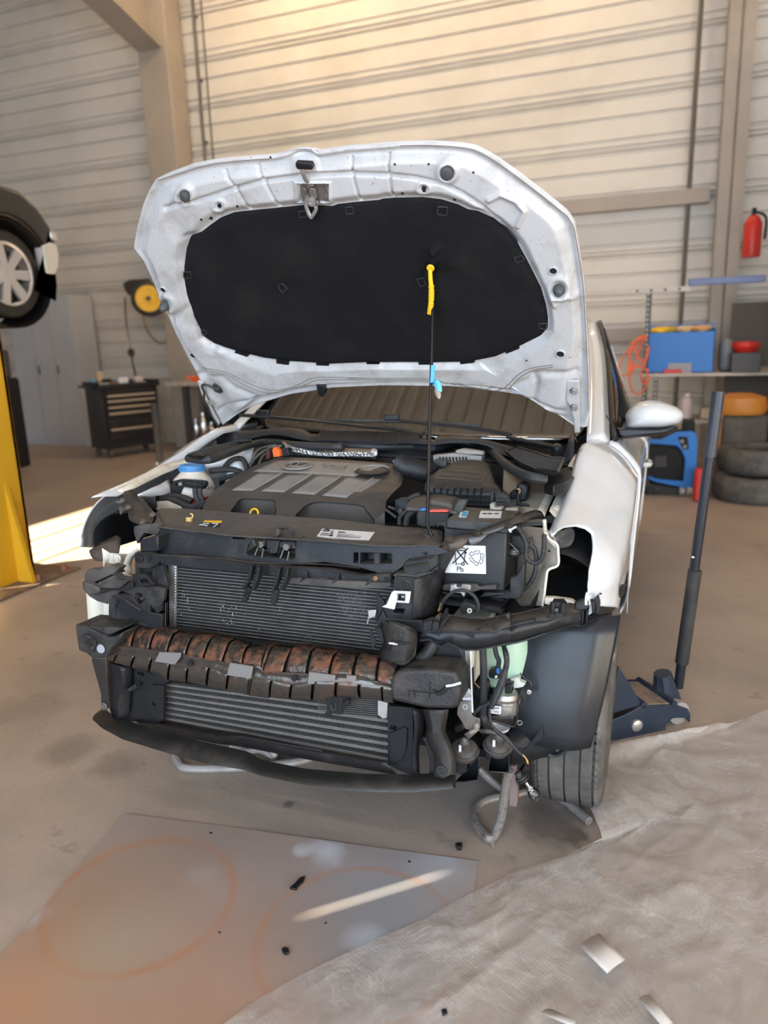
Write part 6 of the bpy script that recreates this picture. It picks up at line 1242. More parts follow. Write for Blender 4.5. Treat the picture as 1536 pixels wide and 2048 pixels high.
for i, (x, w_) in enumerate(((765, 5), (775, 3), (784, 7), (798, 3), (806, 6), (818, 3), (826, 7))): b.prism(py_('E|%d,868 %d,869 %d,898 %d,897' % (x, x+w_, x+w_-2, x-2), -.4526), (0, .0004, 0))
b.build('barcode', INK, lb); text_mesh('label_lettering', 'MA21', INK, basis(c(Q('E', '785,922')[0], y=-.4526), (-1, 0, -.06), (0, 0, -1)), .0085, lb)
pb = sheet('pump_strap', STEEL_B, [py_('E|1160,575 1080,690 1050,800 1040,990 1010,1090 920,1075 730,1010', -.43), py_('E|1140,610 1100,720 1062,830 1056,1000 1015,1108 920,1098 735,1030', -.43)], car, solid=.003, sm=3, n=40); sheet('pump_cradle', STEEL_B, [py_('E|725,975 880,990 1010,985', -.435), py_('E|735,1035 900,1080 1005,1080', -.41)], pb, solid=.003, n=10)
sheet('pump_strap', STEEL_B, [py_('E|1085,450 1140,510 1220,570 1222,640 1175,670', -.41), py_('E|1090,480 1135,530 1205,580 1208,650 1165,690', -.41)], car, solid=.003, sm=3, n=20); bolt('E', '1195,688', -.42, .004, ZINC, pb)
b = MB(); b.tube(ring_pts(c(Q('E', '1080,1057')[0], y=-.42), (1, 0, 0), (0, .6, .6), .0055, n=14), .0018, 6, True); b.build('strap_eye', STEEL, pb); b = MB(); b.lathe(c(Q('E', '855,1095')[0], y=-.41), (0, -.2, 1), [(0, -.012), (.020, -.008), (.026, .004)], 20); b.build('pump_base', LABEL, pmp)
dbox('pump_collar', 'E', '700,430 790,410 850,455 845,520 800,545 700,520', -.42, .05, PLASTIC_C, pmp, .006); dbox('pump_motor', 'E', '520,560 700,530 720,680 700,780 540,780 510,700', -.40, .05, PLASTIC_C, pmp, .008); bolt('E', '796,502', -.425, .0022, LABEL, pmp)
pipe('brown_wire', mat('copper_brown', (.30, .16, .09), .5), py_('E|495,300 500,450 530,560 600,640', -.45), .0018, car)
hn = empty('lamp_harness'); hn.parent = car
pipe('harness_trunk', TAPE, py_('E|880,110 915,230 925,330 905,430 868,560 815,700 770,800 735,880', [-.46, -.48, -.485, -.485, -.49, -.495, -.50, -.50]), [.0055, .007, .0065, .007, .0095, .0095, .0075, .006], hn); pipe('harness_branch', TAPE, py_('E|775,110 800,240 830,310 820,390', -.47), .0058, hn); pipe('blue_lead', BLUE, py_('E|820,395 818,455', -.47), .004, hn, sub=0)
pipe('harness_tail', TAPE, py_('E|715,880 720,980 745,1080 810,1160 900,1230 960,1290 1050,1390 1115,1445', -.505), [.0035, .0034, .0034, .004, .006, .0044, .0036, .0028], hn); pipe('harness_branch', TAPE, py_('E|640,850 600,880 540,930 520,970', -.49), .005, hn); pipe('harness_branch', TAPE, py_('E|620,960 660,1050 700,1110', [-.46, -.46, -.44]), .011, hn); pipe('harness_branch', TAPE, py_('E|600,870 680,840 760,790', -.49), .0055, hn)
for s in ('E|1112,1440 1150,1480 1178,1520 1180,1565', 'E|1118,1442 1145,1470 1165,1510 1170,1560'): pipe('bulb_wire', mat('amber_wire', (.62, .36, .10), .45), py_(s, -.505), .0012, hn)
so = sheet('bulb_holder', PLASTIC_C, [py_('E|1125,1560 1070,1640 1060,1720', -.50), py_('E|1160,1545 1120,1640 1105,1725', -.52), py_('E|1200,1575 1195,1620 1125,1735', -.50)], hn, solid=.004, n=8)
bd = (c(Q('E', '1240,1880')[0], y=-.515) - c(Q('E', '1115,1700')[0], y=-.515)).normalized(); bo_ = c(Q('E', '1095,1700')[0], y=-.51)
MB().lathe(bo_, bd, [(0, -.012), (.010, -.012), (.011, .0), (.016, .001), (.0165, .004), (.011, .005), (.0105, .008), (.0145, .009), (.014, .012), (.008, .013), (0, .013)], 24).build('bulb_socket', RUBBER, hn)
BG = thin_glass('bulb_glass', (.95, .95, .95), 1.5); bb0 = c(Q('E', '1165,1790')[0], y=-.515)
bulb = MB().lathe(bb0, bd, [(.005, -.002), (.0056, .005), (.0075, .012), (.0118, .021), (.0143, .029), (.0134, .036), (.0087, .0415), (0, .0435)], 24).build('bulb', BG, hn); MB().lathe(bb0, bd, [(0, -.003), (.0048, -.003), (.0048, .004), (.002, .006), (.0016, .014), (0, .015)], 14).build('bulb_stem', CHROME, bulb); pipe('bulb_filament', CHROME, [bb0 + bd*.006 + Vector((-.003, 0, 0)), bb0 + bd*.018 + Vector((-.003, 0, .001)), bb0 + bd*.020 + Vector((.003, 0, 0)), bb0 + bd*.006 + Vector((.003, 0, 0))], .0006, bulb, sub=3)
# horns
def horn(ce, y, box):
    o = c(Q('E', ce)[0], y=y); ax_ = Vector((.05, -.30, 1)).normalized(); h = empty('horn'); h.parent = car
    MB().lathe(o, ax_, [(0, -.022), (.030, -.020), (.036, -.010), (.0365, -.004), (.033, -.003), (.033, .003), (.029, .008), (.026, .009), (.016, .009), (.015, .020), (.012, .022), (0, .022)], 36).build('horn_disc', PLASTIC_D, h); MB().lathe(o + ax_*.022, ax_, [(0, .012), (.004, .012), (.008, .009), (.008, .003), (.011, .002), (.011, 0)], 16).build('horn_stud', STEEL, h)
    q = o + Vector((-.006, -.022, .006)); MB().lathe(q, ax_, [(0, .014), (.0036, .014), (.0036, -.002)], 12).build('horn_pin', LABEL, h)
    b = MB(); b.grid([pp('E|' + box[0], y=y-.02), pp('E|' + box[0], y=y+.05)]); b.grid([pp('E|' + box[0], y=y+.04), pp('E|' + box[0].split(' ')[0] + ' ' + ' '.join([box[0].split(' ')[-1]]*(len(box[0].split(' '))-1)), y=y+.04)]); b.build('horn_mouth', PLASTIC_C, h, solid=.003, smooth=0)
    b = MB(); b.loft([[p + Vector((0, d, 0)) for p in pp('E|' + box[1], y=y)] for d in (0, .04)]); b.build('horn_throat', PLASTIC, h, bevel=.004)
horn('415,1370', -.50, ('590,1470 585,1700 570,1750 420,1770 300,1770', '310,1465 460,1480 445,1660 380,1690 310,1670')); horn('820,1310', -.47, ('955,1450 948,1640 920,1660 700,1640 725,1440', '655,1330 740,1420 725,1560 660,1480'))
dbox('horn_block', 'E', '285,1105 380,1075 412,1110 410,1150 330,1180 300,1170', -.49, .03, PLASTIC_C, car)
# underside splash panels
sheet('splash_panel', LINER, [py_('7|590,1480 700,1460 850,1440 1000,1500', [-.40, -.39, -.37, -.33]), py_('7|620,1560 720,1590 860,1525 1060,1560', [-.42, -.41, -.38, -.33]), py_('7|625,1700 730,1690 880,1650 1050,1600', [-.42, -.40, -.37, -.33])], car, solid=.003, sm=2, n=16)
plt('splash_gusset', LINER, '7|855,1440 860,1525 720,1620 700,1640 780,1540', car, d=.004, y=-.41); sheet('splash_lip', LINER, [py_('7|875,1590 940,1635 1060,1565', -.36), py_('7|855,1660 960,1655 1050,1605', -.37)], car, solid=.003, n=8)
sheet('splash_panel', BLACK, [py_('7|440,1450 640,1470 760,1450', -.33), py_('7|420,1600 560,1700 720,1700', -.34)], car, solid=.003, n=8)
# ================================================================== things in the hall
def wbox(a, b_, name, m, parent=None, bevel=.004): return MB().bx(a, b_).build(name, m, parent, bevel=bevel)
def wy(s, y): return [w(p, y=y) for p in px_(s)]
FWD = RW[2]
# ---- board on the floor
BOARD = mat('painted_board', (.265, .215, .200), .28, col2=(.315, .262, .242), scale=2.2, lo=.35, hi=.7, bump=.06, bscale=18, detail=7, rough2=.5, spec=.4)
nt = BOARD.node_tree; N = nt.nodes; L = nt.links; B = N['Principled BSDF']; prevs = [[n for n in N if n.type == 'MIX'][0].outputs[2]]; tcb = [n for n in N if n.type == 'TEX_COORD'][0]
def board_mix(fac_socket, col):
    mm = N.new('ShaderNodeMix'); mm.data_type = 'RGBA'; mm.inputs[7].default_value = (*col, 1); L.new(prevs[0], mm.inputs[6]); L.new(fac_socket, mm.inputs[0]); prevs[0] = mm.outputs[2]
def dist_to(x, y, wob=.0, sc=4):
    d = N.new('ShaderNodeVectorMath'); d.operation = 'DISTANCE'; d.inputs[1].default_value = (x, y, .003); L.new(tcb.outputs['Object'], d.inputs[0])
    nn = N.new('ShaderNodeTexNoise'); nn.inputs['Scale'].default_value = sc; nn.inputs['Detail'].default_value = 5; L.new(tcb.outputs['Object'], nn.inputs['Vector'])
    a = N.new('ShaderNodeMath'); a.operation = 'MULTIPLY_ADD'; a.inputs[1].default_value = wob; L.new(nn.outputs['Fac'], a.inputs[0]); L.new(d.outputs['Value'], a.inputs[2]); return a.outputs[0], nn
def blob(px, r, col, amt=.8, soft=1.0, wob=.15):
    p = w(px, z=0); d, nn = dist_to(p.x, p.y, wob, 6); mr = N.new('ShaderNodeMapRange'); mr.inputs[1].default_value = r + wob*.5; mr.inputs[2].default_value = (r*(1-soft)) + wob*.5; mr.inputs[3].default_value = 0; mr.inputs[4].default_value = amt; L.new(d, mr.inputs[0]); board_mix(mr.outputs[0], col)
# overspray: rust brown left and front, blue-grey right with the sky's reflection painted in
blob((60, 2000), .55, (0.399, 0.215, 0.124), .9); blob((420, 2040), .34, (0.343, 0.203, 0.138), .8); blob((150, 1800), .25, (0.265, 0.184, 0.125), .6); blob((330, 1690), .28, (0.255, 0.184, 0.136), .5); blob((240, 1900), .20, (0.314, 0.281, 0.217), .6)
blob((780, 1790), .27, (0.235, 0.245, 0.278), .9); blob((740, 1880), .22, (0.185, 0.197, 0.212), .8); blob((890, 1720), .12, (0.344, 0.355, 0.398), .8); blob((660, 1705), .06, (0.455, 0.477, 0.531), .8); blob((597, 1708), .03, (0.455, 0.477, 0.531), .8); blob((730, 1885), .05, (0.379, 0.396, 0.451), .6); blob((60, 1840), .05, (0.338, 0.327, 0.338), .7); blob((560, 1850), .2, (0.231, 0.172, 0.145), .5); blob((410, 1750), .05, (0.323, 0.312, 0.312), .6)
def ring(cx, cy_, r, wd, col, amt):
    d, nn = dist_to(cx, cy_, .018, 7); s = N.new('ShaderNodeMath'); s.operation = 'SUBTRACT'; s.inputs[1].default_value = r + .009; L.new(d, s.inputs[0]); ab = N.new('ShaderNodeMath'); ab.operation = 'ABSOLUTE'; L.new(s.outputs[0], ab.inputs[0])
    mr = N.new('ShaderNodeMapRange'); mr.inputs[1].default_value = wd; mr.inputs[2].default_value = wd*.2; mr.inputs[3].default_value = 0; mr.inputs[4].default_value = amt; L.new(ab.outputs[0], mr.inputs[0]); m2_ = N.new('ShaderNodeMath'); m2_.operation = 'MULTIPLY'; r3 = N.new('ShaderNodeMapRange'); r3.inputs[1].default_value = .3; r3.inputs[2].default_value = .65; r3.inputs[3].default_value = .35; L.new(nn.outputs['Fac'], r3.inputs[0]); L.new(mr.outputs[0], m2_.inputs[0]); L.new(r3.outputs[0], m2_.inputs[1]); board_mix(m2_.outputs[0], col)
def circ(pxs):
    P = np.array([tuple(w(p, z=0))[:2] for p in pxs]); A_ = np.c_[2*P, np.ones(len(P))]; q = np.linalg.lstsq(A_, (P**2).sum(1), rcond=None)[0]; return q[0], q[1], math.sqrt(q[2] + q[0]**2 + q[1]**2)
c1 = circ(px_('X|680,235 830,280 893,370 875,500 770,630 600,722')); c2 = circ(px_('X|1350,348 1180,395 1060,490 990,600 985,700 1025,830'))
ring(*c1, .017, (.36, .155, .075), .55); ring(*c2, .014, (.36, .16, .08), .5)
L.new(prevs[0], B.inputs['Base Color'])
TLb, TRb = w((250, 1627), z=.004), w((957, 1722), z=.004); RB = w((944, 1805), z=.004); LB = w((0, 1912), z=.004)
rd = (RB - TRb).normalized(); ld = (LB - TLb).normalized()
b = MB(); edge = [TLb + ld*1.35, TLb, TLb.lerp(TRb, .3) + Vector((0, .004, 0)), TLb.lerp(TRb, .7), TRb, TRb + rd*.9]; b.prism([p for p in edge], (0, 0, -.0035)); board = b.build('floor_board', BOARD, smooth=0); tag(board, 'large board with rust rings, blue-grey overspray and painted sky reflection lying before the car', 'board')
SHARD = mat('broken_plastic', (.012, .012, .013), .35)
def shard(s, label, z=.0055, h=.006):
    q = [w(p, z=z) for p in px_(s)]; o = MB().prism(q, (0, 0, h)).build('plastic_shard', SHARD, bevel=.001); tag(o, label, 'debris')
shard('X|1112,420 1135,400 1150,382 1172,374 1165,395 1145,412 1138,426', 'long curved sliver of black plastic on the middle of the board'); shard('X|1082,655 1092,647 1108,652 1112,668 1098,675 1086,668', 'small round black plastic chip near the front of the board')
shard('V|225,940 250,932 272,938 265,965 240,965', 'black cube of plastic on bare concrete just behind the board', .002, .012); shard('X|1575,582 1600,558 1640,556 1620,566 1590,586', 'thin black thread of plastic near the corner of the board', .0055, .002)
shard('W|275,1008 296,1005 300,1022 280,1030', 'black crumb of plastic under the clear sheet at the front', .012, .006)
for v, l in (('X|1248,545 1255,548 1252,555 1246,551', 'tiny black fleck on the blue-grey part of the board'), ('X|838,584 848,584 846,590 838,588', 'tiny black fleck beside the left rust ring')): shard(v, l, .0055, .002)
for v, l in (('810,203', 'drilled hole rim near the back edge of the board'),): pass
b = MB(); o = w(Q('X', '810,203')[0], z=.0047); b.lathe(o, (0, 0, 1), [(.0, .0), (.004, .0)], 12); b.build('drill_hole', BLACK, board); b = MB(); o = w(Q('W', '152,430')[0], z=.0047); b.lathe(o, (0, 0, 1), [(.0, .0), (.004, .0)], 12); b.build('drill_hole', BLACK, board)
# ---- clear woven sheet
SHEET = bpy.data.materials.new('clear_sheet'); SHEET.use_nodes = True; nt = SHEET.node_tree; N = nt.nodes; L = nt.links; b0_ = N['Principled BSDF']; o_ = N['Material Output']; tr_ = N.new('ShaderNodeBsdfTransparent'); mx = N.new('ShaderNodeMixShader'); tcs = N.new('ShaderNodeTexCoord'); nz = N.new('ShaderNodeTexNoise'); nz.inputs['Scale'].default_value = 3.5; nz.inputs['Detail'].default_value = 7; L.new(tcs.outputs['Object'], nz.inputs['Vector'])
r_ = N.new('ShaderNodeMapRange'); r_.inputs[1].default_value = .3; r_.inputs[2].default_value = .7; r_.inputs[3].default_value = .22; r_.inputs[4].default_value = .62; L.new(nz.outputs['Fac'], r_.inputs[0]); L.new(r_.outputs[0], mx.inputs[0]); b0_.inputs['Base Color'].default_value = (.52, .47, .43, 1); b0_.inputs['Roughness'].default_value = .26
mp = N.new('ShaderNodeMapping'); mp.inputs['Rotation'].default_value = (0, 0, .5); mp.inputs['Scale'].default_value = (110, 110, 110); L.new(tcs.outputs['Object'], mp.inputs[0]); vo = N.new('ShaderNodeTexVoronoi'); vo.inputs['Scale'].default_value = 1; vo.inputs['Randomness'].default_value = .15; L.new(mp.outputs[0], vo.inputs['Vector']); bp = N.new('ShaderNodeBump'); bp.inputs['Strength'].default_value = .22; bp.inputs['Distance'].default_value = .004; L.new(vo.outputs['Distance'], bp.inputs['Height']); bp2 = N.new('ShaderNodeBump'); bp2.inputs['Strength'].default_value = .35; bp2.inputs['Distance'].default_value = .012; nz2 = N.new('ShaderNodeTexNoise'); nz2.inputs['Scale'].default_value = 14; nz2.inputs['Detail'].default_value = 6; nz2.inputs['Distortion'].default_value = 1.2; L.new(tcs.outputs['Object'], nz2.inputs['Vector']); L.new(nz2.outputs['Fac'], bp2.inputs['Height']); L.new(bp.outputs[0], bp2.inputs['Normal']); L.new(bp2.outputs[0], b0_.inputs['Normal'])
nz3 = N.new('ShaderNodeTexNoise'); nz3.inputs['Scale'].default_value = 4.5; nz3.inputs['Detail'].default_value = 8; nz3.inputs['Roughness'].default_value = .7; nz3.inputs['Distortion'].default_value = 2.5; L.new(tcs.outputs['Object'], nz3.inputs['Vector']); s3 = N.new('ShaderNodeMath'); s3.operation = 'SUBTRACT'; s3.inputs[1].default_value = .5; L.new(nz3.outputs['Fac'], s3.inputs[0]); a3 = N.new('ShaderNodeMath'); a3.operation = 'ABSOLUTE'; L.new(s3.outputs[0], a3.inputs[0]); m3 = N.new('ShaderNodeMapRange'); m3.inputs[1].default_value = .03; m3.inputs[2].default_value = .0; L.new(a3.outputs[0], m3.inputs[0]); c3 = N.new('ShaderNodeMix'); c3.data_type = 'RGBA'; c3.inputs[6].default_value = (.55, .50, .465, 1); c3.inputs[7].default_value = (.66, .62, .59, 1); L.new(m3.outputs[0], c3.inputs[0]); L.new(c3.outputs[2], b0_.inputs['Base Color'])  # streak highlights painted into the colour as lighter noise lines
L.new(tr_.outputs[0], mx.inputs[1]); L.new(b0_.outputs[0], mx.inputs[2]); L.new(mx.outputs[0], o_.inputs[0])
lf = [(1222, 1498), (1195, 1560), (1162, 1588), (1178, 1630), (1205, 1688), (1130, 1716), (1040, 1745), (940, 1793), (840, 1848), (740, 1890), (620, 1946), (520, 2002), (440, 2060), (330, 2150)]
rt = [(1400, 1478), (1560, 1425), (1650, 1440), (1700, 1500), (1720, 1560), (1740, 1620), (1750, 1690), (1750, 1760), (1750, 1830), (1750, 1900), (1720, 1980), (1700, 2060), (1650, 2150), (1550, 2250)]
A_ = resample([w(p, z=0) for p in lf], 70); D_ = resample([w(p, z=0) for p in rt], 70); rows_ = []
for i, (a, d) in enumerate(zip(A_, D_)):
    row = []
    for k in range(90):
        t = (k/89)**1.3; p = a.lerp(d, t); v = Vector((p.x*2.3, p.y*2.3, 0)); h = .007 + .010*max(0, noise.fractal(v, .9, 2.0, 4) + .15)*min(1, t*10 + .15) + .007*max(0, 1-abs(noise.noise(v*2.1))*3.0)**2*min(1, t*8) + .004*max(0, 1-abs(noise.noise(v*5.3))*3)**2*min(1, t*8 + .3)
        h += .030*math.exp(-((i-2)/2.2)**2) + (.022*math.exp(-((i-17)/5.0)**2)*math.exp(-t*7)) + (.05*math.exp(-((p.x-1.55)/.22)**2) if p.x > 1.2 else 0)
        row.append(Vector((p.x, p.y, h)))
    rows_.append(row)
b = MB(); b.grid(rows_); cs_ = b.build('plastic_sheet', SHEET, smooth=180); tag(cs_, 'crumpled clear plastic sheet with a dimpled surface spread beside the wheel', 'plastic sheet')
SHT = bvh_of(cs_)
def paper(pxs, label):
    q = [Vector((p.x, p.y, .036)) for p in ws(pxs, z=.036)]; b = MB(); b.grid([[q[0].lerp(q[1], t) + Vector((0, 0, .004*sin(t*3))) for t in np.linspace(0, 1, 6)], [q[3].lerp(q[2], t) + Vector((0, 0, .004*sin(t*3+1))) for t in np.linspace(0, 1, 6)]]); o = b.build('paper_label', mat('paper_dull', (.50, .47, .45), .7), solid=.0006); tag(o, label, 'paper')
paper(Q('W', '808,755 885,708 985,805 915,868'), 'white paper label on the plastic sheet, whole in view'); paper(Q('W', '655,1015 700,1000 795,1040 790,1075 650,1075'), 'white paper label at the front edge of the plastic sheet, next to the black crumb'); paper(Q('W', '1035,960 1080,945 1170,1050 1130,1075'), 'pale blue-white paper strip crumpled into the front of the plastic sheet')

# ---- axle stands
STAND = mat('stand_paint', (.21, .185, .17), .5, metal=.2, col2=(.10, .075, .065), scale=60, lo=.50, hi=.70, bump=.1); REDF = mat('red_flaked', (.25, .185, .17), .55, col2=(.40, .09, .06), scale=30, lo=.52, hi=.66)
st = empty('axle_stand', w((1026, 1612), z=0)); Mi = Matrix.Translation(-st.location)
def stub(pts, r, name, m, sub=6): 
    return MB().tube([Vector(p) - st.location for p in pts], r, 10, sub=sub).build(name, m, st)
zf = .0135
stub([w((1018, 1540), z=.22), w((1009, 1590), z=.135), w((1001, 1640), z=.055), w((990, 1668), z=.016), w((978, 1677), z=zf), w((962, 1662), z=zf), w((950, 1636), z=zf), w((955, 1612), z=zf), w((975, 1600), z=zf), w((1000, 1594), z=zf), w((1045, 1585), z=zf), w((1075, 1572), z=zf), w((1100, 1582), z=zf), w((1150, 1618), z=zf), w((1178, 1642), z=zf)], .0125, 'frame_tube', STAND)
stub([w((958, 1538), z=.06), w((985, 1563), z=.03), w((1010, 1585), z=zf)], .012, 'frame_tube', STAND, 4)
q = [w(p, y=st.location.y) - st.location for p in Q('V', '570,425 622,420 622,470 608,490 625,560 620,680 600,695 565,690 572,560')]; MB().prism(q, (0, .03, 0)).build('post', REDF, st, bevel=.003)
q = [w(Q('V', s)[0], z=zf) - st.location for s in ('440,905 475,905',)]; p0 = w((984, 1682), z=.012) - st.location; MB().tube([p0 + Vector((-.004, .01, .004)), w((987, 1700), z=.002) - st.location], [.009, .001], 6).build('foot_tip', STAND, st)
MB().bx((-.03, -.02, .20), (.03, .05, .30)).build('saddle', STAND, st, bevel=.004)
tag(st, 'grey and red tubular axle stand by the tyre, below the hanging bulb', 'axle stand')
GST = mat('grey_stand', (.30, .28, .27), .5, metal=.2, col2=(.22, .19, .18), scale=14)
st = empty('axle_stand', w((480, 1500), z=0)); 
stub([w((420, 1470), z=.16), w((370, 1485), z=.06), w((352, 1505), z=.016), w((358, 1527), z=zf), w((380, 1537), z=zf), w((480, 1535), z=zf), w((600, 1522), z=zf), w((640, 1500), z=.02), w((600, 1470), z=.16)], .0125, 'frame_tube', GST)
stub([w((470, 1492), z=.02), w((490, 1503), z=.02), w((520, 1500), z=.03), w((550, 1515), z=.015), w((535, 1492), z=.06), w((500, 1450), z=.2)], .011, 'frame_tube', GST, 4); MB().bx((-.03, -.02, .0), (.03, .03, .30)).build('post', GST, st, bevel=.004)
tag(st, 'plain grey axle stand under the engine, seen through the gap over the lower lip', 'axle stand')

# ---- trolley jack
jx = Vector((.80, .60, 0)).normalized(); jn = Vector((-jx.y, jx.x, 0)); jo = w((1245, 1478), z=0)
JP = ((-jn.x, -jn.y, 0), tuple(jo)); JM = mat('jack_paint', (.016, .026, .045), .4, col2=(.07, .07, .075), scale=9, lo=.5, hi=.8)
jk = empty('trolley_jack', jo); L2 = lambda pts: [p - jo for p in pts]
def jplate(off, s, name, m, th=.008): 
    q = [w(p, plane=JP) - jo + jn*off for p in Q('K', s)]; return MB().prism(q, jn*th).build(name, m, jk, bevel=.002)
side_s = '180,1085 200,860 300,815 500,725 600,662 800,655 1010,650 1160,700 1190,760 1185,860 1120,800 980,810 900,880 890,950 600,1012 290,1072'
sp = jplate(0, side_s, 'side_plate', JM); jplate(.20, side_s, 'side_plate', JM)
jplate(.008, '300,500 360,210 480,400 620,640 640,660 300,760', 'lift_arm', JM, .18)
for u0, u1 in (('540,430', '680,640'), ('860,410', '1040,620')):
    pass
top = [w(p, plane=JP) - jo for p in Q('K', '620,660 1000,648')]; MB().prism([top[0] + jn*.01, top[1] + jn*.01, top[1] + jn*.19, top[0] + jn*.19], (0, 0, -.012)).build('top_plate', mat('worn_tan', (.25, .18, .13), .6, col2=(.12, .10, .09), scale=20), jk, bevel=.003)
for s in ('640,655', '1000,650'): 
    p = w(Q('K', s)[0], plane=JP) - jo; MB().tube([p, p + jn*.20], .012, 10).build('cross_bar', JM, jk)
p = w(Q('K', '550,890')[0], plane=JP) - jo; MB().lathe(p, -jn, [(.022, -.002), (.020, .006), (.010, .010), (0, .010)], 18).build('axle_nut', ZINC, jk)
for off in (.02, .16):
    for s, r in (('1090,960', .040), ('330,1040', .03)):
        p = w(Q('K', s)[0], plane=JP) - jo; p.z = r; MB().lathe(p + jn*off, jn, [(0, 0), (r, 0), (r, .03), (0, .03)], 24).build('wheel', mat('jack_wheel', (.30, .27, .25), .6), jk)
hb0 = w((1362, 1405), z=.10) - jo; h0 = w((1360, 1350), y=.52) - jo; hm = w((1390, 1140), y=.52) - jo; h1 = w((1437, 783), y=.52) - jo
MB().tube([p + jn*.1 for p in L2([w(Q('K', '1130,760')[0], plane=JP), w(Q('K', '1080,420')[0], plane=JP)])], [.05, .03], 10).build('handle_yoke', JM, jk); HB = mat('handle_steel', (.020, .023, .032), .35, metal=.3)
hd = MB().tube([h0 - (hm-h0)*.12, h1], .0165, 14).build('handle', HB, jk); MB().tube([h0 + (hm-h0)*.12, hm], .0225, 14).build('handle_sleeve', RUBBER, hd); MB().tube([h1 - (h1-hm)*.35, h1], .0195, 14).build('handle_grip', mat('grip_grey', (.032, .036, .048), .4), hd); MB().ball(hm + (h1-hm)*.08 + Vector((-.012, -.012, 0)), .006, 10).build('handle_button', CHROME, hd)
tag(jk, 'navy trolley jack with its long handle upright behind the front wheel', 'trolley jack')

# ---- raised dark car on a lift
wc = w((12, 548), plane=(tuple(FWD), tuple(CW + 5.5*FWD))); XS = wc.x + .06
rc_ = empty('car', (XS, wc.y, 0)); DARK = mat('dark_car_paint', (.012, .011, .011), .25, coat=.7); Lr = lambda pts: [p - Vector((XS, wc.y, 0)) for p in pts]
out = [w(p, x=XS) for p in ((-140, 372), (-60, 366), (0, 368), (40, 380), (78, 415), (104, 455), (118, 495), (121, 540), (108, 555), (84, 578))]
zc = wc.z; Ra = .40
arch = [Vector((XS, wc.y + Ra*cos(a), zc + Ra*sin(a))) for a in np.linspace(-.35, pi+.35, 20)]
out2 = [out[-1]] + arch + [Vector((XS, wc.y-.9, zc-.14))] + [Vector((XS, wc.y-2.2, zc-.14)), Vector((XS, wc.y-2.2, zc+.55))] + out[1:-1]
MB().prism(Lr(out2), (-1.68, 0, 0)).build('body', DARK, rc_, bevel=.04, seg=3)
MB().prism(Lr([w(p, x=XS+.012) for p in Q('Y', '285,500 330,478 375,485 392,560 390,640 370,690 310,680 300,620')]), (-.10, 0, 0)).build('headlamp', mat('lamp_lens', (.62, .62, .60), .12, coat=.5), rc_, bevel=.012)
MB().prism(Lr([w(p, x=XS+.01) for p in Q('Y', '330,400 365,410 385,470 340,455')]), (-.05, 0, 0)).build('side_marker', CHROME, rc_, bevel=.006)
wl = empty('front_wheel', Vector((-.03, 0, zc))); wl.parent = rc_
MB().lathe((0, 0, 0), (1, 0, 0), [(.21, -.16), (.30, -.16), (.318, -.14), (.318, -.03), (.30, -.005), (.235, .0), (.225, -.02)], 48).build('tyre', RUBBER, wl)
RIM = mat('alloy_rim', (.62, .62, .62), .3, metal=.5); b = MB(); b.lathe((0, 0, 0), (1, 0, 0), [(.228, -.13), (.225, -.02), (.232, -.002), (.222, .0), (.212, -.012)], 48); b.lathe((0, 0, 0), (1, 0, 0), [(0, -.012), (.05, -.012), (.06, -.03)], 32)
for k in range(7):
    a = 2*pi*k/7; d = Vector((0, cos(a), sin(a))); t = Vector((0, -sin(a), cos(a))); b.loft([[d*.04 + t*.03 + Vector((-.015, 0, 0)), d*.04 - t*.03 + Vector((-.015, 0, 0)), d*.04 - t*.03 + Vector((-.05, 0, 0)), d*.04 + t*.03 + Vector((-.05, 0, 0))], [d*.22 + t*.038 + Vector((-.008, 0, 0)), d*.22 - t*.038 + Vector((-.008, 0, 0)), d*.22 - t*.038 + Vector((-.04, 0, 0)), d*.22 + t*.038 + Vector((-.04, 0, 0))]])
b.build('rim', RIM, wl); MB().lathe((0, 0, 0), (1, 0, 0), [(0, -.10), (.21, -.10)], 32).build('brake_disc', mat('brake', (.10, .095, .09), .5, metal=.5), wl)
MB().lathe((-.06, wc.y*0, zc), (1, 0, 0), [(Ra-.005, -.35), (Ra-.005, .055)], 32, a0=0).build('arch_liner', BLACK, rc_)
tag(rc_, 'dark car raised on a lift, only its wheel and front corner in view', 'car')
# ---- yellow lift posts
YP = mat('lift_yellow', (.72, .40, .02), .42, col2=(.66, .33, .015), scale=2, lo=.4, hi=.8)
def lift_post(o, label, sc=1.0, ang=0, h=3.2):
    r = empty('lift_post', o, ang)
    b = MB(); b.bx((-.42, .0, .012), (0, .03, h)); b.bx((-.42, -.22, .012), (-.39, .03, h)); b.bx((-.03, -.22, .012), (0, .03, h)); b.bx((-.42, -.24, .012), (-.28, -.22, h)); b.bx((-.14, -.24, .012), (0, -.22, h)); b.build('column_profile', YP, r, bevel=.006)
    MB().prism([Vector((.0, -.1, .012)), Vector((.11, -.1, .012)), Vector((.0, -.1, .60))], (0, .025, 0)).build('gusset', YP, r); MB().bx((-.50, -.42, 0), (.16, .22, .014)).build('base_plate', mat('brown_plate', (.20, .13, .08), .7, col2=(.08, .06, .05), scale=8), r)
    for x, y in ((-.40, -.36), (-.15, -.36), (.08, -.36), (.10, -.05), (.10, .15)): MB().cyl((x, y, .014), (x, y, .045), .016, 6).build('anchor_bolt', mat('rust_bolt', (.30, .12, .06), .8), r)
    tag(r, label, 'lift post'); return r
pb_ = w((78, 1158), z=0); lift_post((pb_.x - .05, pb_.y, 0), 'yellow steel lift post on a rusty base plate beside the white car')
pr2 = w((1512, 962), z=0); lift_post((pr2.x + .55, pr2.y, 0), 'yellow lift post at the edge of view behind the piled tyres')
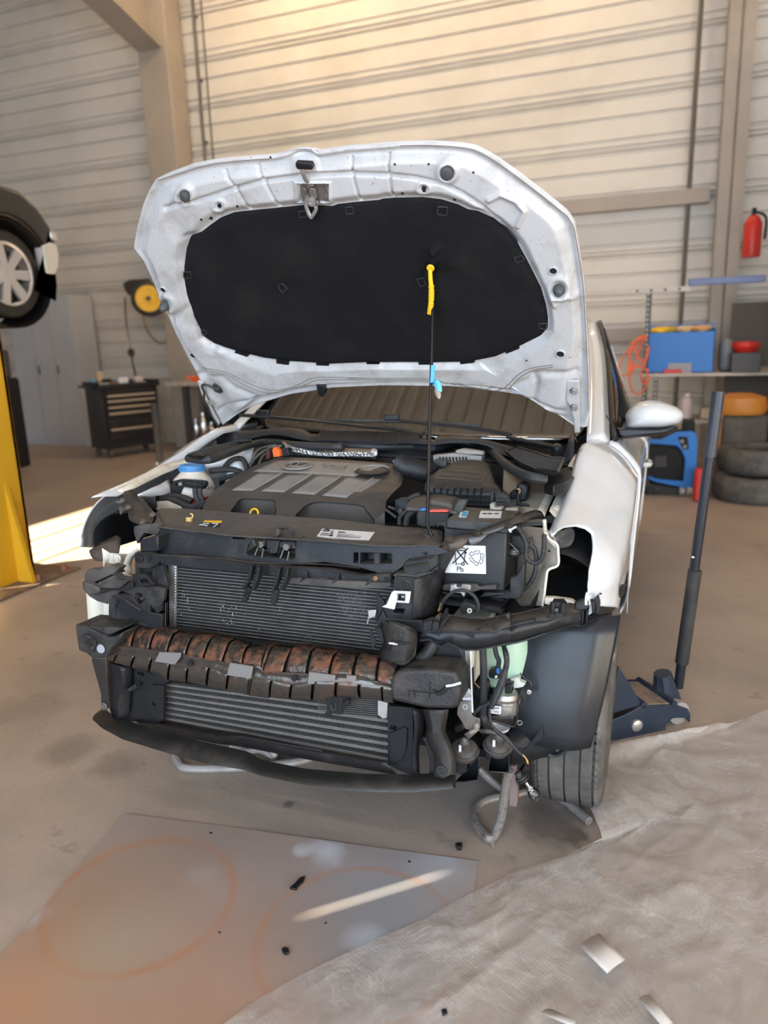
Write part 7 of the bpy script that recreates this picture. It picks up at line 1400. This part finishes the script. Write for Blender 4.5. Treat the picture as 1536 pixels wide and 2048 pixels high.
# black hydraulic stand behind the left post
o = w((36, 950), z=0); bs = empty('trolley_stand', o); MB().bx((-.40, -.05, .06), (-.04, .25, 1.05)).build('cover', BLACK, bs, bevel=.03); MB().bx((-.30, .0, 1.05), (-.08, .2, 1.35)).build('top_unit', mat('grey_black', (.05, .05, .06), .4), bs, bevel=.03); MB().ball((-.14, -.06, 1.02), .05, 14).build('gauge', CHROME, bs)
for x in (-.36, -.06): MB().lathe((x, -.03, .045), (1, 0, 0), [(0, -.02), (.045, -.02), (.045, .02), (0, .02)], 20).build('caster', mat('grey_caster', (.3, .3, .3), .4), bs)
tag(bs, 'black wheeled machine standing behind the yellow post and before the grey cabinet', 'machine')

# ---- grey cabinet
CABM = mat('cabinet_grey', (.50, .51, .54), .42, col2=(.44, .45, .48), scale=2, lo=.4, hi=.8)
cb = empty('metal_cabinet', (-7.15, 6.3, 0)); MB().bx((-.60, -.18, .0), (.52, .24, 2.05)).build('carcass', CABM, cb, bevel=.006)
for i, (a, d) in enumerate(((-.58, -.20), (-.19, .14), (.15, .50))):
    dr = MB().bx((a, -.20, .08), (d, -.182, 2.02)).build('door', CABM, cb, bevel=.003); 
    if i: MB().bx((a+.03, -.212, 1.0), (a+.05, -.20, 1.12)).build('handle', mat('dark_handle', (.06, .06, .06), .4), dr)
tag(cb, 'tall pale grey steel cabinet against the cladding behind the tool trolley', 'cabinet')

# ---- tool trolley
fl_ = w((214, 902), z=.10); ux = Vector((.42, .907, 0)); ang = math.atan2(ux.y, ux.x)
tt = empty('tool_trolley', (fl_.x, fl_.y, 0), ang); TM = mat('trolley_black', (.016, .016, .018), .38, col2=(.03, .028, .026), scale=5); TH = mat('trolley_handle', (.52, .42, .33), .35, metal=.4)
W_, D2, Hh_ = .76, .44, .90                              # local x along the front, local y to the back
MB().bx((0, .02, .11), (W_, D2, Hh_)).build('carcass', TM, tt, bevel=.008)
b = MB(); b.bx((-.02, -.02, Hh_-.05), (W_+.02, D2+.02, Hh_)); b.bx((-.02, -.02, Hh_), (-.005, D2+.02, Hh_+.03)); b.bx((-.02, D2, Hh_), (W_+.02, D2+.02, Hh_+.03)); b.bx((W_+.005, -.02, Hh_), (W_+.02, D2+.02, Hh_+.03)); b.build('top_tray', TM, tt, bevel=.006)
MB().tube([(-.02, .05, Hh_-.03), (-.09, .06, Hh_-.02), (-.09, D2-.05, Hh_-.02), (-.02, D2-.05, Hh_-.03)], .014, 10, sub=4).build('push_bar', TM, tt)
z = Hh_ - .06
for i, hgt in enumerate((.065, .065, .075, .075, .075, .12, .15)):
    dr = MB().bx((.06, -.008, z-hgt+.008), (W_-.04, .02, z)).build('drawer', TM, tt, bevel=.003)
    if i not in (0, 5): MB().bx((.075, -.030, z-.030), (W_-.06, -.008, z-.004)).build('drawer_handle', TH, dr, bevel=.004)
    z -= hgt
for x in (.06, W_-.06):
    for y in (.06, D2-.06):
        b = MB(); b.lathe((x, y, .05), (1, 0, 0), [(0, -.018), (.05, -.018), (.05, .018), (0, .018)], 24); b.bx((x-.024, y-.02, .05), (x-.02, y+.02, .115)); b.bx((x+.02, y-.02, .05), (x+.024, y+.02, .115)); b.build('caster', mat('caster_rubber', (.10, .085, .075), .6), tt)
tag(tt, 'black drawer trolley on casters with tan handles and loose tools on top', 'tool trolley')
TMt = Matrix.Translation(tt.location) @ Matrix.Rotation(ang, 4, 'Z')
def on_tray(name, m, a, d, label, cat, bevel=.004, rz=0, shape='box'):
    cx, cyy = (a[0]+d[0])/2, (a[1]+d[1])/2; b = MB()
    if shape == 'box': b.bx((a[0]-cx, a[1]-cyy, 0), (d[0]-cx, d[1]-cyy, d[2]-a[2]))
    elif shape == 'tube': b.tube([(a[0]-cx, a[1]-cyy, .018), (0, 0, .02), (d[0]-cx, d[1]-cyy, .018)], [.012, .014, .008], 10)
    elif shape == 'heap':
        for _ in range(5): b.ball((rs.uniform(-.03, .03), rs.uniform(-.02, .02), .03), .03, 10, (1.4, 1, 1))
    o = b.build(name, m, bevel=bevel if shape == 'box' else 0); o.matrix_world = TMt @ Matrix.Translation((cx, cyy, Hh_ + .001)) @ Matrix.Rotation(rz, 4, 'Z'); tag(o, label, cat)
on_tray('wooden_block', mat('pale_wood', (.60, .44, .27), .7), (.12, .30, 0), (.20, .38, .15), 'pale wooden block standing upright at the back of the tool trolley top', 'block'); on_tray('paint_tin', mat('light_blue', (.16, .42, .62), .4), (.04, .30, 0), (.10, .38, .06), 'light blue pack beside the wooden block on the trolley', 'pack')
on_tray('long_bar', BLUE, (.26, .34, 0), (.62, .37, .03), 'long blue bar along the back of the trolley top', 'tool'); on_tray('file', mat('brown_grip', (.20, .07, .03), .5), (.38, .20, 0), (.56, .25, .04), 'brown handled hand tool across the trolley top', 'tool', shape='tube', rz=.2)
on_tray('carton', LABEL, (.28, .05, 0), (.40, .13, .07), 'white carton at the front of the trolley top, centre', 'box'); on_tray('carton', mat('white_red', (.62, .52, .50), .5), (.50, .06, 0), (.60, .13, .07), 'white and red carton at the front of the trolley top, near its right end', 'box'); on_tray('drill', BLACK, (.16, .20, 0), (.27, .30, .09), 'dark power tool lying behind the white carton', 'power tool', shape='heap'); on_tray('metal_tray', mat('silver_tray', (.45, .46, .47), .4, metal=.4), (.0, .02, 0), (.14, .12, .02), 'shallow silver tray at the corner of the trolley top', 'tray'); on_tray('pipe_wrench', mat('steel_tool', (.25, .23, .22), .4, metal=.6), (.0, .20, 0), (.13, .24, .03), 'grey steel spanner hanging over the trolley corner', 'tool', shape='tube')
on_tray('copper_fitting', mat('copper_fit', (.35, .16, .08), .4, metal=.5), (.15, .02, 0), (.25, .06, .025), 'copper coloured fitting at the front rim of the trolley top', 'fitting'); on_tray('socket_set', mat('grey_case', (.28, .28, .27), .5), (.47, -.01, 0), (.60, .04, .02), 'small grey case on the front rim of the trolley top', 'case')
# ---- hose reel
ro_ = w((297, 597), y=6.1); ra = (Vector(CW) - ro_); ra.z = 0; ra.normalize(); ra = (ra + Vector((.15, -.5, 0))).normalized()
hr_ = empty('hose_reel', ro_); HBk = mat('reel_case', (.045, .040, .036), .45); pw = lambda px, yy=6.1: w(px, y=yy) - ro_
MB().lathe(-ra*.16, ra, [(0, 0), (.10, 0), (.20, .03), (.225, .07), (.225, .13), (.20, .15), (.17, .155)], 40).build('case', HBk, hr_); MB().lathe(-ra*.02, ra, [(.165, 0), (.165, .018), (.12, .022), (.10, .014), (.05, .014), (.045, .026), (0, .028)], 36).build('hub_cover', YELLOW, hr_); MB().lathe(ra*.008, ra, [(.03, 0), (.028, .012), (.012, .014), (0, .010)], 20).build('hub_cap', HBk, hr_)
b = MB(); q = [pw(p) for p in Q('Y', '808,748 850,725 960,718 900,800 850,830 825,800')]; b.prism(q, (0, .12, 0)); b.build('outlet_arm', HBk, hr_, bevel=.01); MB().box((.0, .30, .0), (.10, .40, .18)).build('wall_bracket', HBk, hr_)
OH = mat('hose_ochre', (.30, .17, .05), .5); MB().tube([pw(p) for p in Q('Y', '825,840 828,930 836,1040')], .010, 8, sub=5).build('hose', mat('hose_brown', (.10, .06, .045), .5), hr_); MB().tube([pw(p) for p in Q('Y', '838,1040 850,1100 858,1160 864,1215')], .014, 8, sub=5).build('coupling', CHROME, hr_); MB().ball(pw(Q('Y', '866,1205')[0]), .055, 16, (1, .5, 1)).build('stopper', HBk, hr_); MB().tube([pw(p) for p in Q('Y', '868,1230 885,1310 905,1400 940,1500 970,1620')], .010, 8, sub=5).build('hose_end', RUBBER, hr_)
MB().tube([pw(p, 6.4) for p in Q('Y', '948,960 955,1010 985,1080 1030,1130 1070,1145 1115,1125 1140,1100')], .012, 8, sub=5).build('supply_hose', OH, hr_)
tag(hr_, 'black and yellow hose reel on the wall above the tool trolley', 'hose reel')
# ---- bench with bits under it
by = 5.75; b0 = w((329, 768), y=by); wbn = empty('workbench', (b0.x, by, 0)); zt = b0.z
MB().bx((0, 0, zt-.03), (1.7, .55, zt+.015)).build('top', mat('bench_top', (.42, .38, .34), .6, col2=(.30, .26, .22), scale=12), wbn, bevel=.004)
for x in (.22, 1.6):
    for y in (.04, .48): MB().bx((x, y, 0), (x+.07, y+.06, zt-.03)).build('leg', mat('bench_leg', (.055, .05, .048), .5), wbn)
MB().bx((.25, .06, .12), (1.62, .52, .15)).build('shelf', mat('bench_leg', (.055, .05, .048), .5), wbn); MB().bx((.25, .50, .15), (1.62, .53, zt-.05)).build('back_panel', BLACK, wbn)
tag(wbn, 'workbench with a scuffed pale top and dark legs beside the steel column', 'workbench')
o = MB(); P0 = w((385, 764), y=by+.12); [o.tube(ring_pts((rs.uniform(-.06, .06), rs.uniform(-.02, .02), .012 + .012*i), (1, .2*i, 0), (0, 1, .3), .05, n=14), .008, 6, True) for i in range(4)]; og = o.build('strap_bundle', ORANGE); og.location = (P0.x, by+.15, zt+.022); tag(og, 'small bundle of orange strap lying on the workbench', 'strap')
for i, (px, r, h, lab) in enumerate(((393, .035, .26, 'slim silver exhaust pipe, the one nearest the bench leg'), (408, .06, .34, 'tall chromed exhaust piece under the workbench'), (424, .05, .22, 'short round chromed canister under the workbench'))):
    p = w((px, 860), y=by+.2); p.z = .15; e_ = MB().lathe((0, 0, 0), (0, 0, 1), [(0, .002), (r*.6, .002), (r, h*.25), (r, h*.7), (r*.5, h*.85), (r*.45, h), (r*.35, h)], 20).build('exhaust_part', CHROME); e_.location = (p.x, by+.2, .152); tag(e_, lab, 'exhaust part')
# ---- black padded tube
p = w((319, 905), y=3.0); bt_ = empty('padded_tube', (p.x, 3.0, 0)); MB().lathe((0, 0, 0), (0, 0, 1), [(.0, 0), (.11, .0), (.11, .02), (.035, .025), (.034, .3), (.034, .872), (.030, .875), (.030, .84), (0, .84)], 24).build('sleeve', mat('studded_rubber', (.028, .027, .028), .32, bump=.6, bscale=160), bt_); tag(bt_, 'black open tube standing upright before the tool trolley', 'tube')

# ---- shelving at the right
sy = 5.35; S0 = w((1290, 745), y=sy); sh = empty('shelving', (S0.x, sy, 0)); UP = mat('upright_black', (.05, .048, .046), .45); SB = mat('shelf_board', (.48, .43, .37), .6, col2=(.36, .31, .26), scale=8); PW = mat('pale_rail', (.52, .47, .41), .5)
for x in (0, .10, 1.62):
    for y in (0, .5):
        if x == .10 and y: continue
        up = MB().bx((x-.018, y-.018, 0), (x+.018, y+.018, 1.70 if x != .10 else .95)).build('upright', UP, sh)
        if y == 0: 
            b = MB(); z0 = .06
            while z0 < (1.66 if x != .10 else .92): b.bx((x-.007, -.0188, z0), (x+.007, -.0175, z0+.022)); z0 += .045
            b.build('slot', PW, up, smooth=0)
for z0 in (.50, .93): MB().bx((-.02, -.03, z0-.028), (1.65, .52, z0)).build('shelf', SB, sh, bevel=.003)
tr2 = MB().bx((-.55, -.02, 1.655), (.35, .02, 1.70)).build('top_rail', PW, sh, bevel=.002)
b = MB()
for i in range(4): b.lathe((-.10+.12*i, -.021, 1.678), (0, -1, 0), [(0, 0), (.012, 0)], 10)
b.build('rail_hole', BLACK, tr2); MB().bx((.72, .45, .06), (1.64, .49, .88)).build('back_panel', mat('brown_back', (.10, .085, .07), .7), sh); MB().bx((.74, .45, .96), (1.64, .5, 1.55)).build('back_panel', mat('brown_back', (.10, .085, .07), .7), sh)
tag(sh, 'slotted steel shelving with pale boards at the wall past the door mirror', 'shelving'); sX = S0.x
def put(name, m, ce, sz, label, cat, bev=.006):
    o = MB().box((0, 0, sz[2]/2), sz).build(name, m, bevel=bev); o.location = ce; tag(o, label, cat); return o
lv = put('spirit_level', mat('level_blue', (.12, .15, .30), .4), (sX+.64, sy+.0, 1.701), (.62, .05, .06), 'long blue spirit level on the top rail of the shelving', 'level'); MB().bx((.31, -.028, .002), (.40, .028, .062)).build('end_cap', mat('level_cap', (.45, .38, .33), .5), lv)
# blue crate full of gloves and rags
ck = empty('blue_crate', (sX+.30, sy+.235, .931)); hx, hy, hz = .285, .21, .37; b = MB(); b.bx((-hx, -hy, 0), (hx, -hy+.012, hz)); b.bx((-hx, hy-.012, 0), (hx, hy, hz+.07)); b.bx((-hx, -hy, 0), (-hx+.012, hy, hz)); b.bx((hx-.012, -hy, 0), (hx, hy, hz+.03)); b.bx((-hx, -hy, 0), (hx, hy, .012)); b.build('body', BLUE, ck, bevel=.004); MB().bx((-.10, -hy-.002, .0), (.10, -hy+.001, .09)).build('card_slot', mat('slot_card', (.30, .28, .30), .5), ck)
tag(ck, 'open blue crate on the shelf above the welder', 'crate')
for (x, y, m, lab, cat) in ((-.20, -.08, YELLOW, 'yellow glove on the heap in the blue crate, at its near end', 'glove'), (-.11, .02, mat('olive_yellow', (.50, .36, .05), .6), 'mustard glove behind the yellow glove in the blue crate', 'glove'), (.02, -.06, mat('beige_rag', (.62, .44, .24), .8), 'beige rag in the middle of the blue crate', 'rag'), (.06, .04, mat('red_rag', (.45, .10, .05), .8), 'red rag on top in the blue crate', 'rag'), (.17, -.05, mat('tan_rag', (.60, .34, .14), .8), 'orange-tan rag at the far end of the blue crate', 'rag')):
    b = MB(); b.ball((0, 0, .02), .062, 14, (1.25, .9, .6)); b.ball((.05, .02, .03), .04, 10, (1.2, .8, .7)); b.ball((-.04, -.03, .025), .04, 10, (.9, 1.2, .6)); o = b.build(cat, m); o.location = (sX+.30+x, sy+.235+y, .931+.37); tag(o, lab, cat)
MB_ = MB(); MB_.bx((-.29, -.2, .0), (.29, .2, .36)); 
fo = MB().bx((-.265, -.19, .02), (.265, .19, .365)).build('crate_filling', mat('rag_fill', (.25, .20, .15), .9), ck)
# orange cord hanging from the upright
OC = mat('orange_cord', (.78, .13, .04), .45); b = MB(); wq = lambda s, y: [w(p, y=y) for p in Q('I', s)]
for s in ('420,600 350,620 290,690 210,800 175,920 200,965 270,950 300,900 330,800 420,620', '430,610 330,650 280,760 270,830 330,880 400,870 440,760 450,690', '300,690 340,780 400,840 430,760 440,700', '410,880 330,880 270,980 290,1090 340,1135 400,1100 440,1000 420,900', '400,890 375,960 390,1030 420,1020 440,900', '390,620 330,720 350,800 400,830', '300,650 265,760 268,900'): b.tube(wq(s, sy-.06), .0075, 7, sub=6)
oc = b.build('extension_cord', OC); tag(oc, 'coiled orange extension cord hanging on the shelving upright', 'cord'); b = MB(); b.tube(wq('272,850 270,935', sy-.07), [.012, .024], 10); b.build('plug', ORANGE, oc)
for (px, r, h, m, lab) in (((1318, 812), .05, .18, mat('white_can', (.62, .55, .52), .4), 'white spray can on the middle shelf, next to the door mirror'), ((1372, 822), .055, .24, mat('white_red_can', (.66, .52, .50), .4), 'taller white and red can on the middle shelf')):
    p = w(px, y=sy+.15); o = MB().lathe((0, 0, 0), (0, 0, 1), [(0, 0), (r, .0), (r, h*.78), (r*.5, h*.86), (r*.45, h), (0, h)], 20).build('spray_can', m); o.location = (p.x, sy+.15, .501); tag(o, lab, 'can')
put('carton', mat('beige_carton', (.55, .43, .30), .7), (sX+.62, sy+.2, .501), (.22, .2, .10), 'beige carton on the middle shelf beside the jack handle', 'box'); put('clamp_box', REDP, (sX+.24, sy-.0, .931), (.16, .04, .035), 'flat red box at the shelf edge under the blue crate', 'box', .004)
put('grinder', mat('grey_tool', (.20, .21, .23), .5), (w((1452, 700), y=sy+.2).x, sy+.2, .931), (.11, .22, .30), 'grey bench machine on the upper shelf past the blue crate', 'machine', .06); p = w((1492, 686), y=sy+.1); o = MB().lathe((0, 0, 0), (0, 0, 1), [(0, 0), (.09, .0), (.12, .05), (.11, .09), (0, .10)], 24).build('red_bowl', REDP); o.location = (p.x, sy+.1, 1.105); tag(o, 'red lidded bowl on the dark case on the upper shelf', 'bowl'); put('tool_case', mat('dark_case', (.05, .045, .042), .5), (p.x, sy+.1, .931), (.24, .3, .172), 'dark case under the red bowl on the upper shelf', 'case')
# ---- extinguisher on the far column
p = w((1505, 470), y=6.05); ex_ = empty('fire_extinguisher', (p.x, 6.05, p.z-.20)); MB().lathe((0, 0, 0), (0, 0, 1), [(0, 0), (.075, .0), (.08, .02), (.08, .30), (.05, .36), (.02, .38), (0, .38)], 28).build('cylinder', REDP, ex_); MB().box((.0, 0, .41), (.04, .03, .06)).build('valve', BLACK, ex_, bevel=.004); MB().tube([(.02, -.02, .40), (.10, -.04, .34), (.10, -.05, .15)], .012, 8, sub=5).build('hose', BLACK, ex_); MB().box((0, .09, .18), (.05, .10, .3)).build('wall_bracket', STEEL, ex_); tag(ex_, 'red fire extinguisher fixed beside the far steel column', 'fire extinguisher')
# ---- blue wheeled welder
WYp = 4.25; o = w((1300, 985), y=WYp); we = empty('welding_machine', (o.x, WYp, 0)); oo = Vector((o.x, WYp, 0)); jw = lambda s, y=WYp: [w(p, y=y) - oo for p in Q('J', s)]
def frame(y): 
    return MB().prism(jw('-60,300 170,325 340,330 520,245 690,235 735,260 752,330 745,560 715,850 690,868 600,868 290,805 120,740 -60,700', y), (0, .03, 0), [jw('-20,370 170,370 520,400 570,450 612,550 600,700 592,792 440,782 300,770 150,718 -20,660', y)]).build('side_frame', BLUE, we, bevel=.006)
frame(WYp); frame(WYp+.34); MB().prism(jw('-60,310 170,335 520,255 735,260 740,560 700,855 300,800 -60,690', WYp+.05), (0, .27, 0)).build('case', BLACK, we, bevel=.01); pnl = MB().prism(jw('535,295 640,300 655,435 590,440 560,370', WYp-.004), (0, .008, 0)).build('control_panel', BLACK, we)
for s in ('580,350', '610,405'): MB().lathe(jw(s, WYp-.006)[0], (0, -1, 0), [(.016, 0), (.014, .02), (0, .02)], 16).build('knob', mat('knob_grey', (.25, .23, .22), .5), pnl)
MB().prism(jw('265,520 405,510 410,640 265,645', WYp+.02), (0, .04, 0)).build('wire_feeder', mat('feeder', (.035, .032, .03), .5), we, bevel=.006); MB().prism(jw('120,790 300,830 700,885 680,920 430,1000 200,960 120,900', WYp+.02), (0, .3, 0)).build('base', mat('base_black', (.02, .018, .017), .6), we, bevel=.01); MB().prism(jw('590,125 725,120 720,235 580,235', WYp+.06), (0, .2, 0)).build('top_box', BLACK, we, bevel=.01)
for s, r, m in (('640,1000', .055, mat('white_caster', (.50, .46, .43), .5)), ('560,1040', .045, mat('white_caster', (.50, .46, .43), .5)), ('280,1055', .04, RUBBER), ('150,930', .09, RUBBER)):
    q = jw(s, WYp+.05)[0]; q.z = r; MB().lathe(q, (1, .25, 0), [(0, -.02), (r, -.02), (r, .02), (0, .02)], 20).build('caster', m, we)
tag(we, 'blue framed welding machine on casters behind the car door', 'welding machine')
# ---- pile at the far right: orange machine, tyres
p = w((1455, 905), y=5.0); og = empty('orange_machine', (p.x - .05, 5.0, 0)); MB().lathe((0.12, 0, .60), (0, 0, 1), [(0, 0), (.20, 0), (.22, .05), (.20, .14), (.10, .17), (0, .17)], 28).build('hood', mat('dusty_orange', (.50, .19, .03), .5), og); MB().bx((-.06, -.10, .28), (.06, .1, .66)).build('side_panel', mat('dusty_orange', (.50, .19, .03), .5), og, bevel=.02); MB().bx((-.02, -.15, .0), (.34, .18, .60)).build('body', mat('machine_dark', (.075, .062, .05), .7, col2=(.13, .10, .08), scale=6), og, bevel=.04); tag(og, 'orange topped machine standing behind the piled tyres', 'machine')
for i, (px, z0, lab) in enumerate((((1475, 1000), 0, 'worn tyre lying flat on the floor, bottom of the pile by the yellow post'), ((1480, 990), .19, 'worn tyre resting on the bottom one of the pile by the yellow post'))):
    p = w(px, z=0); t = empty('tyre', (p.x + .12, p.y + .10, z0)); MB().lathe((0, 0, 0), (0, 0, 1), [(.19, .03), (.22, .0), (.28, .0), (.305, .03), (.31, .06), (.31, .13), (.305, .16), (.28, .19), (.22, .19), (.19, .16), (.21, .10), (.19, .03)], 40).build('carcass', TYREM, t); tag(t, lab, 'tyre')
put('red_can', REDP, (w((1425, 955), y=4.3).x - .10, 4.1, .001), (.09, .09, .26), 'red can on the floor between the welder and the tyres', 'can', .02)
